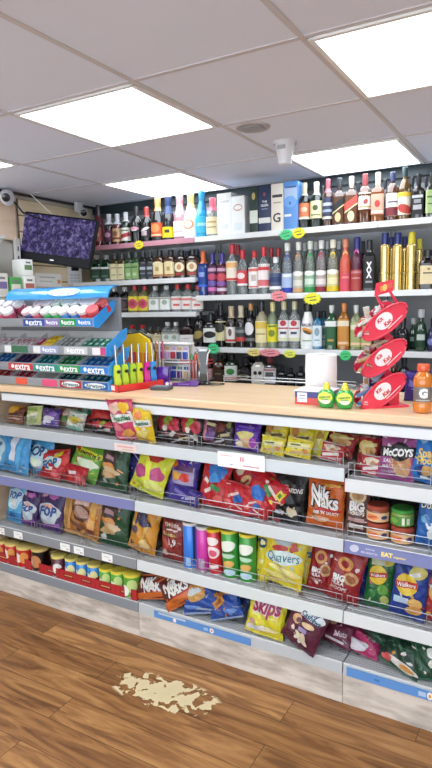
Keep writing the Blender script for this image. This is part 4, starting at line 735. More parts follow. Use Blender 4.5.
# kind: profile, glass colour, density (1 opaque), cap colour, cap start, cap radius, label (z0,z1,colour), prints, squareness
K = {
 'rose': ('wine', '#6b2530', .8, '#2a2024', .74, .37, (.12, .45, '#a8584f'), [('e', 0, 0, .25, .2, '#e0a090')], 0),
 'purple_silver': ('whisky', '#241a20', .95, '#c9cbd2', .66, .42, (.1, .48, '#5c2a48'), [('e', 0, .1, .25, .2, '#b98aa0')], 0),
 'tan_silver': ('whisky', '#5c1d1c', .9, '#c9cbd2', .66, .42, (.1, .52, '#c9a57a'), [('r', 0, -.25, .8, .15, '#8a3a30'), ('e', 0, .1, .2, .2, '#8a5a40')], 0),
 'redwhite_silver': ('whisky', '#1c2a20', .95, '#c9cbd2', .7, .42, (.1, .5, '#e3ddd6'), [('r', 0, -.1, .9, .3, '#a63038', 15), ('r', 0, .3, .6, .1, '#3a7a50')], 0),
 'wine_black': ('wine', '#0f1012', 1, '#15161a', .74, .36, (.3, .46, '#141416'), [('e', 0, 0, .3, .3, '#c08a94'), ('r', 0, -.3, .3, .12, '#d8d8dc')], 0),
 'wine_redcap': ('wine', '#0f1012', 1, '#b04038', .72, .37, (.12, .44, '#1b1b1e'), [('e', .05, .25, .35, .12, '#d5d2d0', 20), ('r', 0, -.1, .4, .4, '#b8a0a8')], 0),
 'fizz_orange': ('fizz', '#14181a', 1, '#d2a765', .7, .42, (.1, .42, '#d85a30'), [('e', 0, .1, .3, .3, '#e88a50'), ('r', 0, -.38, .8, .12, '#e9c9a0')], 0),
 'fizz_navy': ('fizz', '#10141c', 1, '#2b3f66', .6, .5, (.06, .3, '#e8d21f'), [('r', 0, .1, .3, .3, '#3a3620')], 0),
 'fizz_pink': ('fizz', '#b98a92', .85, '#d59aa4', .55, .52, (.06, .4, '#f2e9ea'), [('r', 0, -.2, .6, .08, '#c9a0a6')], 0),
 'fizz_white': ('fizz', '#e8eef0', 1, '#d8c97a', .68, .44, (.08, .46, '#eef2f3'), [('e', 0, .1, .32, .3, '#e0a070'), ('e', 0, .1, .2, .2, '#f2f2f0')], 0),
 'fizz_blue': ('fizz', '#1d9bd0', 1, '#2a86b8', .6, .5, (.1, .45, '#35b0de'), [('r', 0, 0, .6, .2, '#9fd8ee')], 0),
 'pinkcap_cream': ('whisky', '#b8beb6', .5, '#d8687a', .66, .5, (.06, .5, '#ece0b8'), [('r', 0, .2, .6, .1, '#c2a870'), ('r', 0, -.1, .6, .06, '#9a8a60')], 0),
 'orange_label': ('whisky', '#141a14', 1, '#c9bda0', .72, .42, (.2, .55, '#dc7a50'), [('e', 0, .1, .2, .16, '#f0c0a0'), ('r', 0, -.42, .9, .15, '#e8e0d0')], 0),
 'cream_green': ('whisky', '#12221a', 1, '#d6d3c0', .72, .42, (.2, .58, '#e2dcae'), [('e', 0, .1, .16, .16, '#4a5a30'), ('r', 0, -.3, .6, .08, '#8a8a60')], 0),
 'bourbon_pinkcap': ('vodka', '#4a2a16', .85, '#c9606c', .72, .4, (.15, .6, '#3a3f58'), [('r', 0, .2, .9, .14, '#b8c4dc'), ('r', 0, -.1, .9, .12, '#a0acc8'), ('r', 0, -.42, .9, .12, '#e0dcd0')], 0),
 'diag_black': ('square', '#4a2810', .85, '#2f3338', .76, .36, (.05, .6, '#4e2c14'), [('r', 0, .15, 1.1, .32, '#181a1c', 25), ('r', 0, .02, 1.1, .05, '#d8c890', 25), ('e', 0, -.28, .22, .18, '#d9b98a')], 5),
 'diag_red': ('square', '#5e3012', .8, '#d8d3c2', .76, .36, (.05, .6, '#5e3618'), [('r', 0, .18, 1.1, .3, '#cc4a40', 25), ('r', 0, .02, 1.1, .05, '#e8dca8', 25), ('e', 0, -.28, .24, .2, '#e0c8a0')], 5),
 'grouse': ('whisky', '#5e3214', .8, '#8a3a40', .76, .38, (.28, .62, '#efe6da'), [('e', .02, -.05, .14, .14, '#a04a48', 30), ('r', 0, -.35, .7, .08, '#c9a060')], 0),
 'rose_label': ('square', '#8a4e22', .75, '#ddd0b8', .74, .4, (.16, .56, '#eca58e'), [('e', 0, .02, .2, .18, '#c23a3c'), ('r', 0, -.38, .8, .12, '#f0d8c8')], 5),
 'white_maroon': ('whisky', '#5e3214', .8, '#343c60', .8, .36, (.1, .56, '#efeae2'), [('r', 0, -.3, 1, .38, '#7c3038'), ('r', 0, .12, .6, .06, '#58607a')], 0),
 'gold_shoulder': ('whisky', '#6e5020', .8, '#1f3a3c', .82, .36, (.1, .52, '#ece4cc'), [('e', .0, -.25, .45, .2, '#b84038', -15), ('r', 0, .4, .9, .18, '#e8c23a')], 0),
 'jd_black': ('square', '#20150f', .95, '#16171a', .76, .36, (.1, .62, '#17181b'), [('r', 0, .25, .75, .12, '#c9cace'), ('r', 0, .05, .5, .16, '#9a9ba0'), ('r', 0, -.2, .6, .2, '#b8b9be')], 6),
 'jd_green': ('square', '#3a3a20', .8, '#1c2a20', .76, .36, (.1, .6, '#b3c98c'), [('r', 0, .2, .7, .08, '#5a7a40'), ('r', 0, -.1, .6, .06, '#5a7a40')], 6),
 'back_dark': ('whisky', '#15171b', 1, '#1c2028', .74, .38, (.15, .5, '#2a2a2c'), [('r', 0, .1, .5, .1, '#7a766c')], 0),
 'gin_green': ('half', '#0f3a22', .9, '#b9bdc0', .82, .42, (.12, .56, '#123a22'), [('r', 0, .38, .9, .16, '#dfe6e0'), ('r', 0, -.3, .5, .08, '#6a9a7a')], 4),
 'half_cream': ('half', '#4a4020', .85, '#5a5c58', .8, .42, (.06, .62, '#e3d8ae'), [('r', 0, .25, .5, .06, '#8a8050'), ('r', 0, -.2, .4, .05, '#8a8050')], 4),
 'half_greenlab': ('half', '#2a4a28', .9, '#4a5c50', .8, .42, (.06, .6, '#86a866'), [('r', 0, .25, .6, .1, '#3c6a38'), ('r', 0, -.2, .4, .2, '#b0c898')], 4),
 'half_blacklab': ('half', '#1a1c20', .95, '#3a3c44', .8, .42, (.08, .58, '#20242a'), [('r', 0, .15, .6, .2, '#a4acb4'), ('r', 0, -.2, .5, .08, '#7a828a')], 4),
 'half_amber': ('half', '#553016', .8, '#23252a', .8, .44, (.1, .56, '#ead9a8'), [('e', 0, .45, .42, .16, '#ead9a8'), ('r', 0, .05, .3, .3, '#b89a60'), ('r', 0, -.42, .9, .1, '#b05a30')], 4),
 'half_rum': ('half', '#3a2418', .85, '#23252a', .8, .44, (.1, .58, '#6a4a2c'), [('e', 0, .1, .42, .36, '#efe2c2'), ('e', 0, .12, .2, .2, '#c89a68'), ('r', 0, -.4, .6, .16, '#a83838')], 4),
 'back_navy': ('half', '#1a2434', .95, '#22304c', .78, .5, (.1, .5, '#c8b890'), [('r', 0, .1, .5, .1, '#555')], 0) ,
 'black_whitecap': ('half', '#141416', 1, '#dddedd', .82, .4, (.06, .6, '#1c1a1c'), [('r', 0, .4, .8, .08, '#8a7a80'), ('e', 0, 0, .28, .26, '#58484e'), ('r', 0, -.35, .8, .1, '#6a5a60')], 4),
 'yellow_pink': ('half', '#b0a870', .4, '#cf3a44', .82, .42, (.08, .6, '#e6d23c'), [('e', 0, -.02, .4, .34, '#d0506c'), ('r', 0, 0, .4, .3, '#a83048')], 4),
 'clear_white': ('half', '#dce4e0', .25, '#eceeee', .84, .4, (.1, .56, '#eef2ee'), [('e', 0, .1, .22, .2, '#a8b8a8'), ('r', 0, .42, .8, .08, '#a09880')], 4),
 'clear_red': ('half', '#dce4e0', .25, '#d42f3a', .82, .42, (.1, .56, '#f0e6e2'), [('r', 0, .28, .8, .16, '#d88078'), ('r', 0, -.15, .5, .16, '#d4605c')], 4),
 'sq_white': ('square', '#2a1410', .92, '#2a2a2c', .76, .36, (.1, .42, '#eceae6'), [('r', 0, .1, .4, .05, '#9a9a98')], 6),
 'blue_orange': ('vodka', '#1c3a86', .9, '#e0703a', .72, .44, (.2, .62, '#1f4496'), [('r', 0, .15, .45, .24, '#8aa0d8'), ('r', 0, -.5, .9, .26, '#3a6ae0')], 0),
 'purple_patch': ('vodka', '#4a1e48', .85, '#3a3a90', .76, .4, (.05, .68, '#5a2458'), [('r', 0, .38, .7, .12, '#c8a0b8'), ('e', 0, .12, .4, .12, '#c44a6a'), ('e', 0, -.12, .4, .1, '#6a5aa8'), ('r', 0, -.34, .8, .14, '#d070b0')], 0),
 'purple_patch2': ('vodka', '#5a1c34', .85, '#4a3a98', .76, .4, (.05, .68, '#6a1e3a'), [('r', 0, .38, .7, .12, '#cfa8c0'), ('e', 0, .1, .42, .14, '#d04a58'), ('e', 0, -.14, .4, .1, '#8a5aa8'), ('r', 0, -.36, .8, .12, '#d8c8d8')], 0),
 'vodka_orange': ('vodka', '#dfe6e8', .22, '#cc2f3c', .8, .42, (.28, .66, '#efe4d2'), [('r', 0, .3, .8, .25, '#e8b070'), ('r', 0, -.42, .9, .12, '#d04a44')], 0),
 'vodka_redlab': ('vodka', '#dfe6e8', .22, '#c83440', .8, .42, (.2, .54, '#d8404a'), [('e', 0, .15, .28, .2, '#f0d8d8'), ('r', 0, -.42, .9, .14, '#e8e8ea')], 0),
 'vodka_white': ('vodka', '#dfe6e8', .22, '#d02c38', .84, .42, (.14, .62, '#f3efec'), [('r', 0, .38, .8, .14, '#e07068'), ('r', 0, 0, .3, .3, '#c8b8b0'), ('r', 0, -.42, .8, .06, '#d05050')], 0),
 'vodka_whitered': ('vodka', '#dfe6e8', .22, '#d02c38', .8, .42, (.14, .64, '#f3e9e6'), [('r', 0, .3, .8, .14, '#d8404a'), ('r', 0, -.3, .9, .26, '#dd7478')], 0),
 'vodka_bluelab': ('vodka', '#dfe6e8', .22, '#eceeee', .84, .42, (.12, .56, '#4a5878'), [('r', 0, .1, .8, .3, '#26386e'), ('r', 0, -.4, 1, .2, '#eef0f0')], 0),
 'tall_blue': ('tall', '#d5dee6', .25, '#f0f2f2', .84, .46, (.02, .4, '#a9bce0'), [('r', 0, -.38, 1, .26, '#1c3aa8'), ('r', 0, .38, .6, .14, '#f0f2f4')], 0),
 'tall_orange': ('tall', '#d8dcd8', .25, '#eeeeea', .84, .46, (.02, .42, '#b9b8a8'), [('e', 0, .4, .42, .12, '#f4f4f0'), ('r', 0, -.05, .7, .28, '#dcdad0'), ('r', 0, -.4, .9, .2, '#d0a070')], 0),
 'tall_green': ('tall', '#cfdcd0', .25, '#e8eee8', .84, .46, (.02, .42, '#8fb898'), [('e', 0, .4, .42, .12, '#f0f6f0'), ('r', 0, 0, .7, .28, '#d0e4d4'), ('r', 0, -.38, 1, .24, '#2c9048')], 0),
 'tall_red': ('tall', '#dcd6d6', .25, '#f0eeee', .84, .46, (.02, .42, '#b8a8a8'), [('e', 0, .4, .44, .12, '#f6f4f4'), ('r', 0, -.02, .8, .28, '#e6dcdc'), ('r', 0, -.38, 1, .24, '#8a1c30')], 0),
 'tall_yellow': ('tall', '#dcdccc', .25, '#f2f0dc', .84, .46, (.02, .42, '#d6d090'), [('e', 0, .42, .44, .12, '#f6f6ec'), ('r', 0, 0, .7, .3, '#ece6b8'), ('r', 0, -.38, 1, .24, '#d8c020')], 0),
 'tall_clear': ('tall', '#c8d0d0', .3, '#d8dcdc', .84, .46, (.02, .3, '#b8c0be'), [('r', 0, .1, .5, .2, '#d8dcdc')], 0),
 'tall_coral': ('tall', '#cf5a48', 1, '#dd8a6a', .84, .5, (.02, .36, '#d24a5c'), [('r', 0, .25, .5, .1, '#e89a8a')], 0),
 'tall_purple': ('tall', '#542038', 1, '#2c2c7c', .78, .52, (.02, .4, '#b04440'), [('r', 0, .38, .8, .1, '#c88a90'), ('r', 0, .1, .6, .06, '#d8a0a0')], 0),
 'black_xx': ('half', '#0d0e12', 1, '#22242c', .8, .42, (.06, .68, '#0e0f13'), [('t', 'X', 0, .2, .42, '#f2f2f2', 0, .05), ('t', 'X', 0, -.06, .42, '#f2f2f2', 0, .05), ('r', 0, -.3, .5, .06, '#9a9aa0')], 5),
 'gold_blue': ('bar', '#ecd28a', 2, '#20307c', .81, .66, (.3, .32, '#b08a30'), [('r', 0, 0, .3, .9, '#fff0b0')], 0),
 'gold_yellow': ('bar', '#ecd28a', 2, '#e2d32c', .8, .6, (.3, .32, '#b08a30'), [('r', 0, 0, .3, .9, '#fff0b0')], 0),
 'disaronno': ('squat', '#1c0f12', .95, '#15161a', .84, .55, (.14, .6, '#ead9ae'), [('r', 0, .1, .6, .07, '#6a5a40'), ('e', 0, .32, .1, .06, '#9a8a5a')], 6),
 'black_tall': ('wine', '#101014', 1, '#14151a', .74, .36, (.12, .5, '#2a2418'), [('e', 0, 0, .4, .26, '#b09a58', 15)], 0),
 'black_whiteblock': ('whisky', '#121214', 1, '#2a2c30', .76, .38, (.14, .56, '#e8eae6'), [('e', 0, .05, .4, .24, '#1a1c1c')], 4),
 'black_cream': ('whisky', '#101012', 1, '#1c1c20', .76, .4, (.16, .62, '#e2d9a8'), [('e', 0, .15, .38, .24, '#2c2c26')], 0),
 'baileys': ('whisky', '#1c1410', 1, '#d6bf9e', .72, .44, (.12, .5, '#eae6e0'), [('e', -.05, .15, .12, .24, '#7a5a50'), ('r', 0, -.36, .9, .14, '#c03c34')], 0),
 'baileys_red': ('whisky', '#17120f', 1, '#d2c6a8', .72, .44, (.14, .5, '#3a3c40'), [('r', 0, .2, .9, .2, '#85888c'), ('r', 0, -.32, 1, .28, '#c4443e')], 0),
 'black_angled': ('wine', '#0f0f12', 1, '#c08a50', .84, .36, (.12, .6, '#121215'), [('e', -.05, .15, .34, .3, '#eae8ea', 25), ('r', 0, -.36, .8, .14, '#7a7a7e')], 0),
 'yellow_cream': ('whisky', '#e0d8b0', .5, '#222226', .78, .42, (.12, .58, '#efe3b0'), [('r', 0, .3, .9, .3, '#e3c352'), ('r', 0, -.1, .6, .06, '#b8a060')], 0),
 'gin_yellow': ('whisky', '#a8bc98', .5, '#ddd28e', .8, .42, (.14, .52, '#eade2a'), [('e', 0, 0, .22, .2, '#7a8a20'), ('r', 0, .4, .6, .1, '#5a7a30')], 0),
 'rum_white': ('vodka', '#dce2e0', .25, '#d6cfa8', .82, .42, (.16, .6, '#f1f0ee'), [('e', 0, .36, .2, .14, '#b83040'), ('r', 0, .12, .7, .07, '#b84850'), ('r', 0, -.1, .4, .12, '#4a4a60'), ('r', 0, -.4, .9, .14, '#dfe0b8')], 0),
 'malibu': ('cone', '#f0f1ef', 1, '#17181a', .83, .62, (.1, .56, '#f3f4f2'), [('e', .02, .18, .32, .12, '#e89a30', -20), ('e', .02, .1, .24, .08, '#6a4a28', -20), ('t', 'MALIBU', 0, .46, .7, '#4a3a58', 0, .02), ('r', 0, -.3, .5, .05, '#7aa860')], 0),
 'bombay': ('half', '#2a7fae', .8, '#23262c', .82, .5, (.08, .62, '#dfeef4'), [('e', 0, .2, .24, .2, '#8aa8b8'), ('r', 0, -.2, .5, .05, '#6a8aa0')], 5),
 'gordons': ('half', '#1c5a30', .85, '#e2e8e0', .82, .42, (.1, .66, '#1f5c32'), [('r', 0, .36, 1, .22, '#e8eee8'), ('r', 0, -.3, .5, .08, '#c8a050')], 4),
 'amber_gin': ('half', '#b8741f', .75, '#d8843c', .82, .42, (.08, .66, '#cc8a34'), [('r', 0, .34, 1, .2, '#eee0c4'), ('r', 0, -.38, .8, .1, '#f0c8a0')], 4),
 'pale_gin': ('half', '#b8c088', .5, '#d8dcd8', .82, .42, (.08, .62, '#a8b070'), [('r', 0, .3, .9, .2, '#e4e6cc'), ('r', 0, -.38, .8, .1, '#f0c8a0')], 4),
 'black_diamond': ('round', '#0f0f12', 1, '#17181c', .76, .4, (.1, .5, '#101013'), [('r', 0, 0, .38, .3, '#e6e6e4', 45)], 0),
 'tanq': ('round', '#0f3a24', .92, '#b8bcc0', .8, .5, (.1, .5, '#0f3a24'), [('r', 0, .1, .5, .34, '#b9c4bc')], 0),
 'navy_floral': ('round', '#1c1c44', 1, '#1a1a2c', .76, .4, (.1, .5, '#22224c'), [('e', 0, 0, .34, .26, '#7a7ab4'), ('e', .1, .1, .12, .12, '#d8d8ec')], 0),
 'low_pink': ('half', '#241a1a', .95, '#8a2c34', .8, .44, (.1, .5, '#d8a8b0'), [('r', 0, 0, .5, .1, '#a04858')], 4),
 'low_amber': ('half', '#4a2814', .9, '#1c1c20', .8, .44, (.1, .5, '#3c2c20'), [('r', 0, .1, .5, .1, '#8a7050')], 4),
 'low_leaf': ('half', '#17261c', .95, '#1c1c20', .8, .44, (.1, .62, '#e2e6da'), [('e', 0, .12, .28, .2, '#3a8a44'), ('r', 0, -.34, .9, .16, '#c04038')], 4),
 'low_round': ('round', '#0e0e10', 1, '#1c1c20', .74, .42, (.1, .5, '#111114'), [('e', 0, 0, .3, .2, '#b8b090'), ('e', 0, .03, .2, .13, '#141414')], 0),
 'low_skull': ('half', '#cfcabc', .9, '#1c1c20', .8, .5, (.1, .66, '#dedad0'), [('e', -.16, .1, .12, .12, '#1c1c1c'), ('e', .16, .1, .12, .12, '#1c1c1c'), ('r', 0, -.15, .3, .06, '#3a3a3a')], 4),
 'low_white': ('half', '#3a3030', .9, '#8a3a3a', .8, .5, (.1, .62, '#dedede'), [('r', 0, .1, .6, .3, '#58585c'), ('r', 0, .4, .8, .1, '#a84848')], 4),
}
def bottle_proto(kind):
    pr, gh, den, ch, cz, crr, lab, acc, sq = K[kind]
    if len(gh) == 4: gh = '#555555'
    r = empty('bottle')
    gm = paint(gh, .16, .85, .3, .02, 1) if den == 2 else (gloss(gh) if den >= .95 else glass(gh, den))
    p = PROF[pr]; m = M(); zc = cz
    body = [q for q in p]
    m.lathe(body+[(p[-1][0], .97)] if False else body+[(p[-1][0]*.98, .95)], gm, 20, sq); m.build('body', r)
    m = M()
    def rad(z):
        for (ra, za), (rb, zb) in zip(body, body[1:]):
            if za <= z <= zb: return ra+(rb-ra)*(z-za)/max(1e-6, zb-za)
        return body[-1][0]
    cp = [(max(rad(z), crr*.9)+.035, z) for z in ([cz]+[q[1] for q in body if q[1] > cz+.02 and q[1] < .88])]
    cp += [(crr+.03, .93), (crr+.03, .985), (crr-.04, 1.0)] if crr > cp[0][0]*.6 or True else []
    cm = paint(ch, .3, .35 if kind.startswith('fizz') else 0, .2)
    m.lathe([(max(.02, cp[0][0]-.01), cz)]+cp, cm, 16); m.build('foil' if cz < .74 else 'cap', r)
    z0, z1, lh = lab; zz = (z0+z1)/2
    def S(u, v, o):
        a = u*pi*(.6 if sq else .8); z = zz+v*(z1-z0); z = max(.015, z)
        R = rad(min(z, .64))+.02+o*9
        ca, sa = cos(a), sin(a); q = 1
        if sq: q = (abs(ca)**sq+abs(sa)**sq)**(-1/sq)
        return Vector((R*q*sa, -R*q*ca, z))
    m = M(); n = 12
    vs = [S(-.5+k/n, v, 0) for v in (-.5, 0, .5) for k in range(n+1)]
    fs = [(j*(n+1)+k, j*(n+1)+k+1, (j+1)*(n+1)+k+1, (j+1)*(n+1)+k) for j in (0, 1) for k in range(n)]
    m.add(vs, fs, paint(lh, .5), True)
    prints(m, acc, S, (z1-z0)*6/2.6, lambda c: paint(c if len(c) == 7 else '#555555', .5), .003, .001)
    m.build('label', r)
    if kind in ('tall_blue', 'tall_orange', 'tall_green', 'tall_red', 'tall_yellow', 'tall_coral', 'tall_purple'):
        col = {'tall_blue': '#2c4aa0', 'tall_orange': '#e0a060', 'tall_green': '#3ca860', 'tall_red': '#b0304c', 'tall_yellow': '#e8d030', 'tall_coral': '#e8c070', 'tall_purple': '#c850b0'}[kind]
        m = M(); m.lathe([(.02, 0), (.34, .0), (.42, .02), (.34, .05), (.02, .06)], gloss(col), 14, mx=Matrix.Translation((0, -.66, .68)) @ Matrix.Scale(.22, 4, (0, 0, 1)) @ Matrix.Rotation(pi/2, 4, 'X') if False else Matrix.Translation((0, -.5, .7)) @ Matrix.Diagonal((1, 1, .17, 1)) @ Matrix.Rotation(pi/2, 4, 'X'))
        m.build('medallion', r)
    remember(r)
    return r
PROTO = {}
rnd = random.Random(3)
for kind, x, y, z, bw, bh, label, group in BOTTLES:
    if kind not in PROTO: PROTO[kind] = bottle_proto(kind); r = PROTO[kind]
    else: r = copy_tree(PROTO[kind])
    r.location = (x, y, z); r.scale = (bw/2*.98, bw/2*.98, bh); r.rotation_euler = (0, 0, rnd.uniform(-.12, .2)+.15)
    tag(r, label, 'bottle', group)

# cartons on the top shelf
CART = {
 'white1': ('#f2f4f4', [('r', 0, .3, .7, .05, '#d0d4d4'), ('r', 0, -.3, .5, .12, '#dfe4e4')]),
 'white2': ('#eff1f0', [('e', 0, .2, .34, .09, '#c98a80'), ('e', 0, .2, .28, .06, '#f0f0ee'), ('r', 0, -.3, .6, .2, '#dce6ea')]),
 'green': ('#16302a', [('r', 0, -.15, .9, .28, '#d5dcd0'), ('e', 0, .3, .2, .08, '#b0a060')]),
 'navy': ('#1e2c50', [('t', 'THE', 0, .16, .4, '#e8e8ee'), ('t', 'GLEN', 0, .08, .6, '#e8e8ee'), ('r', 0, .0, .5, .02, '#8a94b8'), ('r', 0, -.25, 1, .12, '#dcdcd8'), ('e', 0, .32, .1, .04, '#9a4a48')]),
 'cream': ('#e6ded2', [('r', 0, .24, .8, .06, '#3a3a40'), ('t', 'G', -.05, -.22, .62, '#3a3a3c'), ('r', 0, .1, .6, .03, '#a8a098')]),
 'blue': ('#5a8fd2', [('r', 0, .25, .9, .28, '#a9bfdc'), ('e', -.05, .08, .45, .12, '#6ea0e0'), ('e', -.05, .05, .05, .03, '#203a70'), ('r', -.2, -.2, .5, .05, '#e4e8ec'), ('r', 0, .38, .8, .03, '#3a5a9a')]),
}
for art, x, cw, y, z, ch, label in CARTONS:
    base, spec = CART[art]; r = empty('whisky_carton', (x, y+.045, z), .03); d = .085
    m = M(); m.box(-cw/2, cw/2, -d/2, d/2, 0, ch-.004, paint(base, .4, 0, .1), None, .0015)
    prints(m, spec, (lambda cw, ch, d: lambda u, v, o: Vector((u*cw, -d/2-o*.4, ch/2+v*ch)))(cw, ch, d), ch/cw, lambda c: paint(c, .45), .001, .0006)
    m.build('carton_body', r)
    m = M(); m.box(-cw/2+.001, cw/2-.001, -d/2+.001, d/2-.001, ch-.004, ch, paint(base, .5)); m.build('lid', r)
    tag(r, label, 'carton', 'bottles and boxes on the top back shelf')

